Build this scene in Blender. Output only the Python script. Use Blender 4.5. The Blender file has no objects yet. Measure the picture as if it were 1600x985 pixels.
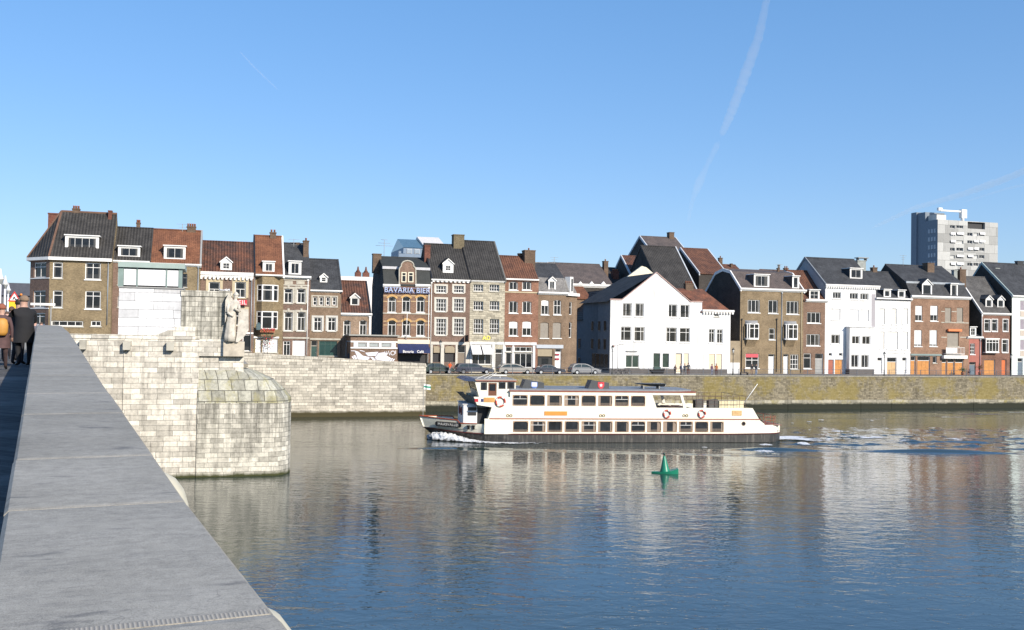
import bpy, math, random
from math import sin, cos, atan, radians, pi, sqrt
from mathutils import Vector, Matrix
random.seed(7)
SC = bpy.context.scene
COL = SC.collection
# ---------------------------------------------------------------- camera, sky, sun, exposure
F = 1555.56                      # focal length in photo pixels (35 mm on a 36 mm wide frame, photo 1600 wide)
PIT = atan(32.5 / F); RHO = 0.016; CZ = 10.8
_u0 = Vector((0, -sin(PIT), cos(PIT))); _fw = Vector((0, cos(PIT), sin(PIT)))
CR = cos(RHO) * Vector((1, 0, 0)) + sin(RHO) * _u0
CU = -sin(RHO) * Vector((1, 0, 0)) + cos(RHO) * _u0
cam = bpy.data.objects.new('camera', bpy.data.cameras.new('camera')); COL.objects.link(cam)
cam.matrix_world = Matrix(((CR.x, CU.x, -_fw.x, 0), (CR.y, CU.y, -_fw.y, 0), (CR.z, CU.z, -_fw.z, CZ), (0, 0, 0, 1)))
cam.data.lens = 35; cam.data.sensor_width = 36; cam.data.clip_start = 0.1; cam.data.clip_end = 30000
SC.camera = cam
SUN_AZ, SUN_EL = radians(138), radians(27)        # azimuth clockwise from +Y: behind the camera, to the right
W = bpy.data.worlds.new('World'); SC.world = W; W.use_nodes = True
wn = W.node_tree.nodes; wl = W.node_tree.links; wn.clear()
sky = wn.new('ShaderNodeTexSky'); sky.sky_type = 'NISHITA'; sky.sun_disc = False
sky.sun_elevation = SUN_EL; sky.sun_rotation = SUN_AZ; sky.altitude = 0
sky.air_density = 1.0; sky.dust_density = 0.5; sky.ozone_density = 2.2
bg = wn.new('ShaderNodeBackground'); bg.inputs['Strength'].default_value = 0.27
wo = wn.new('ShaderNodeOutputWorld'); hs = wn.new('ShaderNodeHueSaturation'); hs.inputs['Saturation'].default_value = 1.3; wl.new(sky.outputs[0], hs.inputs['Color']); gm = wn.new('ShaderNodeGamma'); gm.inputs['Gamma'].default_value = .57; wl.new(hs.outputs[0], gm.inputs['Color']); tn = wn.new('ShaderNodeMix'); tn.data_type = 'RGBA'; tn.blend_type = 'MULTIPLY'; tn.inputs[0].default_value = 1; tn.inputs[7].default_value = (.67, .83, 1.10, 1); wl.new(gm.outputs[0], tn.inputs[6]); wl.new(tn.outputs[2], bg.inputs[0]); wl.new(bg.outputs[0], wo.inputs[0])
sun = bpy.data.objects.new('sun', bpy.data.lights.new('sun', 'SUN')); COL.objects.link(sun)
sun.data.energy = 5.0; sun.data.angle = radians(0.53); sun.data.color = (1.0, 0.91, 0.78)
sd = Vector((sin(SUN_AZ) * cos(SUN_EL), cos(SUN_AZ) * cos(SUN_EL), sin(SUN_EL)))
sun.rotation_euler = sd.to_track_quat('Z', 'Y').to_euler()
SC.view_settings.view_transform = 'Standard'; SC.view_settings.look = 'None'
SC.view_settings.exposure = 0.22; SC.view_settings.gamma = 1
SC.render.film_transparent = False
SC.cycles.max_bounces = 6; SC.cycles.diffuse_bounces = 3; SC.cycles.glossy_bounces = 3
SC.cycles.transmission_bounces = 4; SC.cycles.transparent_max_bounces = 12; SC.cycles.volume_bounces = 1
SC.cycles.caustics_reflective = False; SC.cycles.caustics_refractive = False

def ray(px, py): return CR * ((px - 800) / F) - CU * ((py - 492.5) / F) + _fw
def at_z(px, py, z):
    d = ray(px, py); t = (z - CZ) / d.z; return Vector((d.x * t, d.y * t, z))
def at_y(px, py, y):
    d = ray(px, py); t = y / d.y; return Vector((d.x * t, y, CZ + d.z * t))

# ---------------------------------------------------------------- materials
def nodemat(name):
    m = bpy.data.materials.new(name); m.use_nodes = True
    return m, m.node_tree.nodes, m.node_tree.links, m.node_tree.nodes['Principled BSDF']
def nd(N, t, **k):
    n = N.new(t)
    for a, v in k.items(): setattr(n, a, v)
    return n
def coords(N, L, kind='Object', scale=(1, 1, 1), rot=(0, 0, 0)):
    tc = nd(N, 'ShaderNodeTexCoord'); mp = nd(N, 'ShaderNodeMapping')
    mp.inputs['Scale'].default_value = scale; mp.inputs['Rotation'].default_value = rot
    L.new(tc.outputs[kind], mp.inputs[0]); return mp.outputs[0]
def noise(N, L, vec, scale, detail=4, rough=.6):
    n = nd(N, 'ShaderNodeTexNoise'); n.inputs['Scale'].default_value = scale; n.inputs['Detail'].default_value = detail
    n.inputs['Roughness'].default_value = rough; L.new(vec, n.inputs['Vector']); return n.outputs['Fac']
def ramp(N, L, fac, stops):
    r = nd(N, 'ShaderNodeValToRGB'); e = r.color_ramp.elements
    while len(e) < len(stops): e.new(.5)
    for i, (p, c) in enumerate(stops):
        e[i].position = p; e[i].color = (*c, 1) if len(c) == 3 else c
    L.new(fac, r.inputs[0]); return r.outputs[0]
def mixc(N, L, fac, a, b, mode='MIX'):
    m = nd(N, 'ShaderNodeMix', data_type='RGBA', blend_type=mode)
    for s, v in ((0, fac), (6, a), (7, b)):
        if isinstance(v, (int, float)): m.inputs[s].default_value = v
        elif isinstance(v, tuple): m.inputs[s].default_value = (*v, 1)
        else: L.new(v, m.inputs[s])
    return m.outputs[2]
def math2(N, L, op, a, b=0.):
    m = nd(N, 'ShaderNodeMath', operation=op)
    for s, v in ((0, a), (1, b)):
        if isinstance(v, (int, float)): m.inputs[s].default_value = v
        else: L.new(v, m.inputs[s])
    return m.outputs[0]
def bump(N, L, h, B, strength=.3, dist=.02, prev=None):
    b = nd(N, 'ShaderNodeBump'); b.inputs['Strength'].default_value = strength; b.inputs['Distance'].default_value = dist
    L.new(h, b.inputs['Height'])
    if prev is not None: L.new(prev, b.inputs['Normal'])
    if B is not None: L.new(b.outputs[0], B.inputs['Normal'])
    return b.outputs[0]
def sc(c, k): return tuple(max(0, min(1, v * k)) for v in c)
_MC = {}
def plain(name, c, rough=.6, var=.12, nscale=1.5, metal=0., spec=.5, bumps=.15):
    key = ('p', name)
    if key in _MC: return _MC[key]
    m, N, L, B = nodemat(name); v = coords(N, L)
    f = noise(N, L, v, nscale, 5); col = ramp(N, L, f, [(.3, sc(c, 1 - var)), (.7, sc(c, 1 + var))])
    L.new(col, B.inputs['Base Color']); B.inputs['Roughness'].default_value = rough; B.inputs['Metallic'].default_value = metal
    B.inputs['Specular IOR Level'].default_value = spec
    if bumps: bump(N, L, noise(N, L, v, 25, 3), B, bumps, .01)
    _MC[key] = m; return m
def xz(N, L, v):   # (x - y, z, 0): walls in either direction get horizontal courses
    s = nd(N, 'ShaderNodeSeparateXYZ'); L.new(v, s.inputs[0])
    c = nd(N, 'ShaderNodeCombineXYZ'); L.new(math2(N, L, 'ADD', s.outputs[0], math2(N, L, 'MULTIPLY', s.outputs[1], .93)), c.inputs[0]); L.new(s.outputs[2], c.inputs[1])
    return c.outputs[0]
def brick(name, c, mort=None, bw=.22, bh=.068, ms=.012, var=.25, stain=.35, c2=None):
    key = ('b', name)
    if key in _MC: return _MC[key]
    m, N, L, B = nodemat(name); v = coords(N, L); q = xz(N, L, v)
    b = nd(N, 'ShaderNodeTexBrick'); L.new(q, b.inputs['Vector']); b.inputs['Scale'].default_value = 1
    b.inputs['Brick Width'].default_value = bw; b.inputs['Row Height'].default_value = bh; b.inputs['Mortar Size'].default_value = ms
    b.inputs['Mortar Smooth'].default_value = .3; b.inputs['Bias'].default_value = 0
    b.inputs['Color1'].default_value = (*sc(c, 1 + var), 1); b.inputs['Color2'].default_value = (*sc(c2 or c, 1 - var), 1)
    b.inputs['Mortar'].default_value = (*(mort or sc(c, 1.5)), 1)
    n1 = noise(N, L, v, .55, 5, .65); n2 = noise(N, L, v, 5., 4, .7)
    col = mixc(N, L, 1., b.outputs['Color'], ramp(N, L, n1, [(.3, (1 - stain,) * 3), (.7, (1 + stain * .3,) * 3)]), 'MULTIPLY')
    col = mixc(N, L, 1., col, ramp(N, L, n2, [(.3, (.75,) * 3), (.72, (1.15,) * 3)]), 'MULTIPLY')
    L.new(col, B.inputs['Base Color']); B.inputs['Roughness'].default_value = .9; B.inputs['Specular IOR Level'].default_value = .2
    bp = bump(N, L, math2(N, L, 'SUBTRACT', 1., b.outputs['Fac']), None, .5, .012); bump(N, L, n2, B, .4, .02, bp)
    _MC[key] = m; return m
def ashlar(name, c, bw, bh, dark=.45, lichen=None, wet=(0.035, .04, .02), wetz=.55, warm=0., streak=.75, ms=.014, sz=None, joint=0.):
    """big squared stone in courses with rain streaks, grime patches and a green band at the water line"""
    m, N, L, B = nodemat(name); v = coords(N, L); q = xz(N, L, v)
    nv = nd(N, 'ShaderNodeTexNoise'); nv.inputs['Scale'].default_value = .9; L.new(v, nv.inputs['Vector'])
    b = nd(N, 'ShaderNodeTexBrick'); b.offset = .43; b.squash = .8; b.squash_frequency = 3
    wob = nd(N, 'ShaderNodeVectorMath', operation='ADD'); L.new(q, wob.inputs[0])
    sv = nd(N, 'ShaderNodeVectorMath', operation='SCALE'); sv.inputs['Scale'].default_value = .03; L.new(nv.outputs['Color'], sv.inputs[0]); L.new(sv.outputs[0], wob.inputs[1])
    L.new(wob.outputs[0], b.inputs['Vector']); b.inputs['Scale'].default_value = 1
    b.inputs['Brick Width'].default_value = bw; b.inputs['Row Height'].default_value = bh; b.inputs['Mortar Size'].default_value = ms
    b.inputs['Mortar Smooth'].default_value = .6; b.inputs['Bias'].default_value = -.2
    b.inputs['Color1'].default_value = (*sc(c, 1.22), 1); b.inputs['Color2'].default_value = (*sc(c, .60), 1); b.inputs['Mortar'].default_value = (*sc(c, .30), 1)
    col = b.outputs['Color']
    vs = coords(N, L, 'Object', (1.6, 1.6, .16)); st = noise(N, L, vs, 1.1, 6, .7)
    n1 = noise(N, L, v, .35, 6, .7); n2 = noise(N, L, v, 3.5, 5, .75)
    k = mixc(N, L, ramp(N, L, n1, [(.38, (0,) * 3), (.62, (1,) * 3)]), ramp(N, L, st, [(.36, (1 - streak,) * 3), (.56, (1.,) * 3)]), (1., 1., 1.))
    col = mixc(N, L, 1., col, k, 'MULTIPLY')
    if sz:
        s0 = nd(N, 'ShaderNodeSeparateXYZ'); L.new(v, s0.inputs[0]); mr = nd(N, 'ShaderNodeMapRange'); mr.inputs[1].default_value = sz[0]; mr.inputs[2].default_value = sz[1]; L.new(s0.outputs[2], mr.inputs[0])
        st2 = noise(N, L, coords(N, L, 'Object', (2.6, 2.6, .10)), 1.0, 6, .72)
        dk = math2(N, L, 'MULTIPLY', mr.outputs[0], ramp(N, L, st2, [(.44, (0,) * 3), (.58, (1,) * 3)])); col = mixc(N, L, math2(N, L, 'MULTIPLY', dk, sz[2]), col, (.15, .145, .12))
    col = mixc(N, L, 1., col, ramp(N, L, n2, [(.28, (1 - dark,) * 3), (.62, (1.1,) * 3)]), 'MULTIPLY')
    if lichen:
        ln = noise(N, L, v, lichen[1], 7, .75)
        col = mixc(N, L, ramp(N, L, ln, [(lichen[2], (0,) * 3), (lichen[2] + .1, (lichen[3],) * 3)]), col, lichen[0])
    if joint: col = mixc(N, L, math2(N, L, 'MULTIPLY', b.outputs['Fac'], joint), col, sc(c, .25))
    s = nd(N, 'ShaderNodeSeparateXYZ'); L.new(v, s.inputs[0])
    zz = math2(N, L, 'ADD', s.outputs[2], math2(N, L, 'MULTIPLY', noise(N, L, v, .8, 5, .7), .5))
    wm = nd(N, 'ShaderNodeMapRange'); wm.inputs[1].default_value = wetz + .35; wm.inputs[2].default_value = wetz + .05; L.new(zz, wm.inputs[0])
    col = mixc(N, L, wm.outputs[0], col, wet)
    L.new(col, B.inputs['Base Color']); B.inputs['Roughness'].default_value = .88; B.inputs['Specular IOR Level'].default_value = .25
    bp = bump(N, L, math2(N, L, 'SUBTRACT', 1., b.outputs['Fac']), None, .7, .04); bump(N, L, n2, B, .5, .04, bp)
    return m
def tiles(name, c, c2=None, rib=.36, course=.36, var=.35, ribs=.8):
    key = ('t', name)
    if key in _MC: return _MC[key]
    m, N, L, B = nodemat(name); v = coords(N, L)
    w = nd(N, 'ShaderNodeTexWave', wave_type='BANDS', bands_direction='X', wave_profile='SIN'); L.new(v, w.inputs['Vector'])
    w.inputs['Scale'].default_value = 0.314 / rib; w.inputs['Distortion'].default_value = .25; w.inputs['Detail Scale'].default_value = 2
    h = nd(N, 'ShaderNodeTexWave', wave_type='BANDS', bands_direction='Z', wave_profile='SAW'); L.new(v, h.inputs['Vector'])
    h.inputs['Scale'].default_value = 0.314 / (course * .75); h.inputs['Distortion'].default_value = .3
    n1 = noise(N, L, v, .7, 5, .7); n2 = noise(N, L, v, 4.5, 4, .8)
    col = mixc(N, L, ramp(N, L, n1, [(.35, (0,) * 3), (.65, (1,) * 3)]), sc(c, 1 + var * .5), c2 or sc(c, 1 - var))
    col = mixc(N, L, 1., col, ramp(N, L, n2, [(.3, (.55,) * 3), (.7, (1.3,) * 3)]), 'MULTIPLY')
    col = mixc(N, L, ribs * .55, col, mixc(N, L, 1., col, ramp(N, L, w.outputs['Fac'], [(.15, (.3,) * 3), (.6, (1.25,) * 3)]), 'MULTIPLY'))
    L.new(col, B.inputs['Base Color']); B.inputs['Roughness'].default_value = .75; B.inputs['Specular IOR Level'].default_value = .3
    bp = bump(N, L, w.outputs['Fac'], None, ribs, .07); bp = bump(N, L, h.outputs['Fac'], None, .5, .03, bp); bump(N, L, n2, B, .4, .03, bp)
    _MC[key] = m; return m
def glass(name, dark=(.008, .009, .012), curtain=(.32, .30, .27), amount=.35):
    key = ('g', name)
    if key in _MC: return _MC[key]
    m, N, L, B = nodemat(name)
    tc = nd(N, 'ShaderNodeTexCoord'); oi = nd(N, 'ShaderNodeObjectInfo'); s = nd(N, 'ShaderNodeSeparateXYZ'); L.new(tc.outputs['Generated'], s.inputs[0])
    dx = math2(N, L, 'ABSOLUTE', math2(N, L, 'SUBTRACT', s.outputs[0], .5))
    thr = math2(N, L, 'ADD', math2(N, L, 'MULTIPLY', oi.outputs['Random'], .35), .22)
    edge = math2(N, L, 'GREATER_THAN', dx, thr)
    vv = coords(N, L, 'Object', (9, 9, .6)); fold = noise(N, L, vv, 1.2, 2)
    cc = mixc(N, L, fold, sc(curtain, .35), curtain)
    low = math2(N, L, 'LESS_THAN', s.outputs[2], math2(N, L, 'MULTIPLY', math2(N, L, 'FRACT', math2(N, L, 'MULTIPLY', oi.outputs['Random'], 7.3)), .35))
    msk = math2(N, L, 'MULTIPLY', math2(N, L, 'MAXIMUM', edge, math2(N, L, 'MULTIPLY', low, .35)), amount)
    inner = ramp(N, L, noise(N, L, coords(N, L, 'Object', (1, 1, 1)), 2.2, 3), [(.35, dark), (.75, sc(dark, 2.2))])
    L.new(mixc(N, L, msk, inner, cc), B.inputs['Base Color']); B.inputs['Roughness'].default_value = .06
    B.inputs['Specular IOR Level'].default_value = .4
    bump(N, L, noise(N, L, coords(N, L), 1.1, 2), B, .08, .05)
    _MC[key] = m; return m

def plaster(name, c, k=1.):
    m, N, L, B = nodemat(name); v = coords(N, L); n1 = noise(N, L, v, .35, 5, .65); st = noise(N, L, coords(N, L, 'Object', (1.5, 1.5, .12)), 1.2, 6, .7); n2 = noise(N, L, v, 7, 4, .7)
    col = ramp(N, L, n1, [(.3, sc(c, 1 - .14 * k)), (.65, c)]); col = mixc(N, L, 1., col, ramp(N, L, st, [(.34, (1 - .28 * k, 1 - .29 * k, 1 - .32 * k)), (.52, (1,) * 3)]), 'MULTIPLY'); col = mixc(N, L, 1., col, ramp(N, L, n2, [(.3, (.93,) * 3), (.6, (1,) * 3)]), 'MULTIPLY')
    L.new(col, B.inputs['Base Color']); B.inputs['Roughness'].default_value = .9; B.inputs['Specular IOR Level'].default_value = .2; bump(N, L, n2, B, .4, .02); return m
WHITE = plain('white_paint', (.80, .79, .76), .5, .05, .8)
CREAM = plain('cream_paint', (.72, .66, .50), .5, .05)
STONE = plain('pale_stone_trim', (.46, .43, .36), .85, .18, 2)
GREYT = plain('grey_trim', (.30, .30, .29), .7, .15)
ZINC = plain('zinc', (.30, .33, .36), .45, .1, metal=.3)
DARK = plain('dark_opening', (.02, .02, .022), .6, .3)
BLACK = plain('black_paint', (.02, .02, .022), .4, .2)
GLASS = glass('window_glass'); GLASSD = glass('dark_glass', amount=.15)
OAK = plain('orange_wood', (.50, .22, .055), .55, .2, 3)
POT = plain('clay', (.33, .13, .07), .8, .2)
CHIMB = brick('chimney_brick', (.15, .105, .075))
CHIMR = brick('red_chimney_brick', (.17, .075, .055))

# ---------------------------------------------------------------- mesh building
class MB:
    def __init__(s): s.v = []; s.f = []; s.m = []; s.sm = []
    def face(s, pts, mi=0, smooth=False):
        b = len(s.v); s.v += [tuple(p) for p in pts]; s.f.append(tuple(range(b, b + len(pts)))); s.m.append(mi); s.sm.append(smooth); return s
    def box(s, x0, x1, y0, y1, z0, z1, mi=0):
        b = len(s.v)
        s.v += [(x0, y0, z0), (x1, y0, z0), (x1, y1, z0), (x0, y1, z0), (x0, y0, z1), (x1, y0, z1), (x1, y1, z1), (x0, y1, z1)]
        for q in ((0, 3, 2, 1), (4, 5, 6, 7), (0, 1, 5, 4), (1, 2, 6, 5), (2, 3, 7, 6), (3, 0, 4, 7)):
            s.f.append(tuple(b + i for i in q)); s.m.append(mi); s.sm.append(False)
        return s
    def prism(s, poly, y0, y1, mi=0):      # polygon in (x, z), extruded along y
        n = len(poly); s.face([(p[0], y0, p[1]) for p in poly], mi); s.face([(p[0], y1, p[1]) for p in reversed(poly)], mi)
        for i in range(n):
            a, c = poly[i], poly[(i + 1) % n]; s.face([(a[0], y0, a[1]), (a[0], y1, a[1]), (c[0], y1, c[1]), (c[0], y0, c[1])], mi)
        return s
    def prismx(s, poly, x0, x1, mi=0):     # polygon in (y, z), extruded along x
        n = len(poly); s.face([(x0, p[0], p[1]) for p in poly], mi); s.face([(x1, p[0], p[1]) for p in reversed(poly)], mi)
        for i in range(n):
            a, c = poly[i], poly[(i + 1) % n]; s.face([(x0, a[0], a[1]), (x0, c[0], c[1]), (x1, c[0], c[1]), (x1, a[0], a[1])], mi)
        return s
    def prismz(s, poly, z0, z1, mi=0, cap=True):
        n = len(poly)
        if cap: s.face([(p[0], p[1], z1) for p in poly], mi); s.face([(p[0], p[1], z0) for p in reversed(poly)], mi)
        for i in range(n):
            a, c = poly[i], poly[(i + 1) % n]; s.face([(a[0], a[1], z0), (c[0], c[1], z0), (c[0], c[1], z1), (a[0], a[1], z1)], mi)
        return s
    def tube(s, p0, p1, r0, r1=None, n=8, mi=0, caps=True):
        r1 = r0 if r1 is None else r1; p0 = Vector(p0); p1 = Vector(p1); d = (p1 - p0)
        if d.length < 1e-6: return s
        d.normalize(); a = d.orthogonal().normalized(); c = d.cross(a); b = len(s.v)
        for p, r in ((p0, r0), (p1, r1)):
            for i in range(n):
                t = 2 * pi * i / n; s.v.append(tuple(p + a * (r * cos(t)) + c * (r * sin(t))))
        for i in range(n):
            j = (i + 1) % n; s.f.append((b + i, b + j, b + n + j, b + n + i)); s.m.append(mi); s.sm.append(n > 6)
        if caps:
            s.f.append(tuple(b + i for i in reversed(range(n)))); s.m.append(mi); s.sm.append(False)
            s.f.append(tuple(b + n + i for i in range(n))); s.m.append(mi); s.sm.append(False)
        return s
    def path(s, pts, r, n=6, mi=0):
        for a, b in zip(pts, pts[1:]): s.tube(a, b, r, r, n, mi)
        return s
    def rings(s, rings, mi=0, smooth=True, closed=True, caps=True):
        b = len(s.v); n = len(rings[0])
        for r in rings: s.v += [tuple(p) for p in r]
        for k in range(len(rings) - 1):
            for i in range(n if closed else n - 1):
                j = (i + 1) % n; s.f.append((b + k * n + i, b + k * n + j, b + (k + 1) * n + j, b + (k + 1) * n + i)); s.m.append(mi); s.sm.append(smooth)
        if caps and closed:
            s.f.append(tuple(b + i for i in reversed(range(n)))); s.m.append(mi); s.sm.append(False)
            o = b + (len(rings) - 1) * n; s.f.append(tuple(o + i for i in range(n))); s.m.append(mi); s.sm.append(False)
        return s
    def lathe(s, c, prof, n=16, mi=0):
        return s.rings([[(c[0] + r * cos(2 * pi * i / n), c[1] + r * sin(2 * pi * i / n), c[2] + z) for i in range(n)] for r, z in prof], mi)
    def torus(s, c, ax, R, r, n=20, k=8, mi=0, sx=1, sy=1):
        ax = Vector(ax).normalized(); a = ax.orthogonal().normalized(); b2 = ax.cross(a); c = Vector(c); b = len(s.v)
        for i in range(n):
            t = 2 * pi * i / n; e = a * cos(t) + b2 * sin(t)
            for j in range(k):
                u = 2 * pi * j / k; s.v.append(tuple(c + e * (R + r * cos(u)) + ax * (r * sin(u))))
        for i in range(n):
            for j in range(k):
                i2, j2 = (i + 1) % n, (j + 1) % k
                s.f.append((b + i * k + j, b + i2 * k + j, b + i2 * k + j2, b + i * k + j2)); s.m.append(mi); s.sm.append(True)
        return s
    def xform(s, M, start=0):
        s.v = s.v[:start] + [tuple(M @ Vector(p)) for p in s.v[start:]]; return s
    def build(s, name, mats, parent=None, loc=None, rot=None):
        me = bpy.data.meshes.new(name); me.from_pydata(s.v, [], s.f); me.update()
        if not isinstance(mats, (list, tuple)): mats = [mats]
        for m in mats: me.materials.append(m)
        me.polygons.foreach_set('material_index', s.m); me.polygons.foreach_set('use_smooth', s.sm)
        o = bpy.data.objects.new(name, me); COL.objects.link(o)
        if parent: o.parent = parent
        if loc is not None: o.location = loc
        if rot is not None: o.rotation_euler = rot
        return o
def fixn(o):
    import bmesh
    b = bmesh.new(); b.from_mesh(o.data); bmesh.ops.remove_doubles(b, verts=b.verts, dist=1e-4)
    bmesh.ops.recalc_face_normals(b, faces=b.faces); b.to_mesh(o.data); b.free(); return o
def tag(o, label=None, cat=None, group=None, kind=None):
    if label: o['label'] = label
    if cat: o['category'] = cat
    if group: o['group'] = group
    if kind: o['kind'] = kind
    return o
def empty(name, loc, rz=0., **k):
    o = bpy.data.objects.new(name, None); COL.objects.link(o); o.location = loc; o.rotation_euler = (0, 0, rz); o.empty_display_size = .3
    o.matrix_basis = Matrix.Translation(Vector(loc)) @ Matrix.Rotation(rz, 4, 'Z'); return tag(o, **k)
def copy_tree(o, parent=None):
    c = o.copy(); COL.objects.link(c); c.parent = parent
    for ch in [x for x in bpy.data.objects if x.parent == o]: copy_tree(ch, c)
    return c
TH = atan(.3)                     # the quay, the walls and the house rows all run this way

class Frame:
    """local frame: x along the quay, y away from the river, z up; P() drops a photo pixel onto the plane y = const"""
    def __init__(s, a, px, z=0., py=540, th=TH):
        d = ray(px, py); t = a / (d.y - math.tan(th) * d.x); s.o = Vector((d.x * t, d.y * t, z)); s.th = th
        s.ux = Vector((cos(th), sin(th), 0)); s.uy = Vector((-sin(th), cos(th), 0))
    def P(s, px, py, y=0.):
        d = ray(px, py); C = Vector((0, 0, CZ)) - s.o; t = (y - C.dot(s.uy)) / d.dot(s.uy); q = C + d * t
        return q.dot(s.ux), q.z
    def R(s, r, y=0.):
        x0, y0, x1, y1 = r; xm, ym = (x0 + x1) / 2, (y0 + y1) / 2
        return s.P(x0, ym, y)[0], s.P(x1, ym, y)[0], s.P(xm, y1, y)[1], s.P(xm, y0, y)[1]
    def W(s, x, y, z): return s.o + s.ux * x + s.uy * y + Vector((0, 0, z))
# ---------------------------------------------------------------- houses
def front_wall(mb, x0, x1, z0, z1, ops, y=0., depth=.3, mi=0):
    """wall face with real holes and reveals; ops = (x0, x1, z0, z1, rise of the arched head)"""
    xs = sorted({x0, x1} | {v for o in ops for v in o[:2] if x0 < v < x1}); zs = sorted({z0, z1} | {v for o in ops for v in o[2:4] if z0 < v < z1})
    for i in range(len(xs) - 1):
        for k in range(len(zs) - 1):
            cx, cz = (xs[i] + xs[i + 1]) / 2, (zs[k] + zs[k + 1]) / 2
            if any(o[0] < cx < o[1] and o[2] < cz < o[3] for o in ops): continue
            mb.face([(xs[i], y, zs[k]), (xs[i + 1], y, zs[k]), (xs[i + 1], y, zs[k + 1]), (xs[i], y, zs[k + 1])], mi)
    for o in ops:
        a, b, c, d = o[:4]; r = o[4] if len(o) > 4 else 0
        mb.face([(a, y, c), (a, y + depth, c), (a, y + depth, d), (a, y, d)], mi); mb.face([(b, y, c), (b, y, d), (b, y + depth, d), (b, y + depth, c)], mi)
        mb.face([(a, y, c), (b, y, c), (b, y + depth, c), (a, y + depth, c)], mi)
        if r <= 0: mb.face([(a, y, d), (a, y + depth, d), (b, y + depth, d), (b, y, d)], mi)
        else:
            h = (b - a) / 2; R = (h * h + r * r) / (2 * r); n = 8
            arc = [(a + h + R * sin(t), d - R + R * cos(t)) for t in [(-1 + 2 * i / n) * math.asin(min(1, h / R)) for i in range(n + 1)]]
            for p, q in zip(arc, arc[1:]):
                mb.face([(p[0], y, p[1]), (q[0], y, q[1]), (q[0], y, d), (p[0], y, d)], mi)
                mb.face([(p[0], y, p[1]), (p[0], y + depth, p[1]), (q[0], y + depth, q[1]), (q[0], y, q[1])], mi)

def window_parts(par, x0, x1, z0, z1, cols=2, rows=(), y=.13, t=None, fm=None, pane=None, name='window', rowpat=None, blind=0, blindm=None, curtain=False):
    """frame with bars, the pane as its child, a blind where one is drawn"""
    fm = fm or WHITE; w, h = x1 - x0, z1 - z0; t = t or min(.11, w * .1); f = MB()
    f.box(x0, x0 + t, y, y + .08, z0, z1); f.box(x1 - t, x1, y, y + .08, z0, z1)
    f.box(x0 + t, x1 - t, y, y + .08, z0, z0 + t); f.box(x0 + t, x1 - t, y, y + .08, z1 - t, z1)
    bt = t * .62
    if isinstance(cols, int): cols = [i / cols for i in range(1, cols)]
    top = z1 - t
    for k, c in enumerate(cols):
        zt = top
        if rowpat == 'T' and rows: zt = z0 + h * rows[-1]
        xc = x0 + w * c; f.box(xc - bt / 2, xc + bt / 2, y + .006, y + .07, z0 + t, zt)
    for r in rows:
        zc = z0 + h * r; f.box(x0 + t, x1 - t, y + .003, y + .074, zc - bt / 2, zc + bt / 2)
    fo = f.build(name, fm, par)
    MB().box(x0 + t * .5, x1 - t * .5, y + .05, y + .062, z0 + t * .5, z1 - t * .5).build('pane', pane or GLASS, fo)
    if blind:
        MB().box(x0 + t * .8, x1 - t * .8, y - .035, y - .012, z1 - t - (h - t) * blind, z1 - t * .4).build('blind', blindm or WHITE, fo)
    return fo

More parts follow.
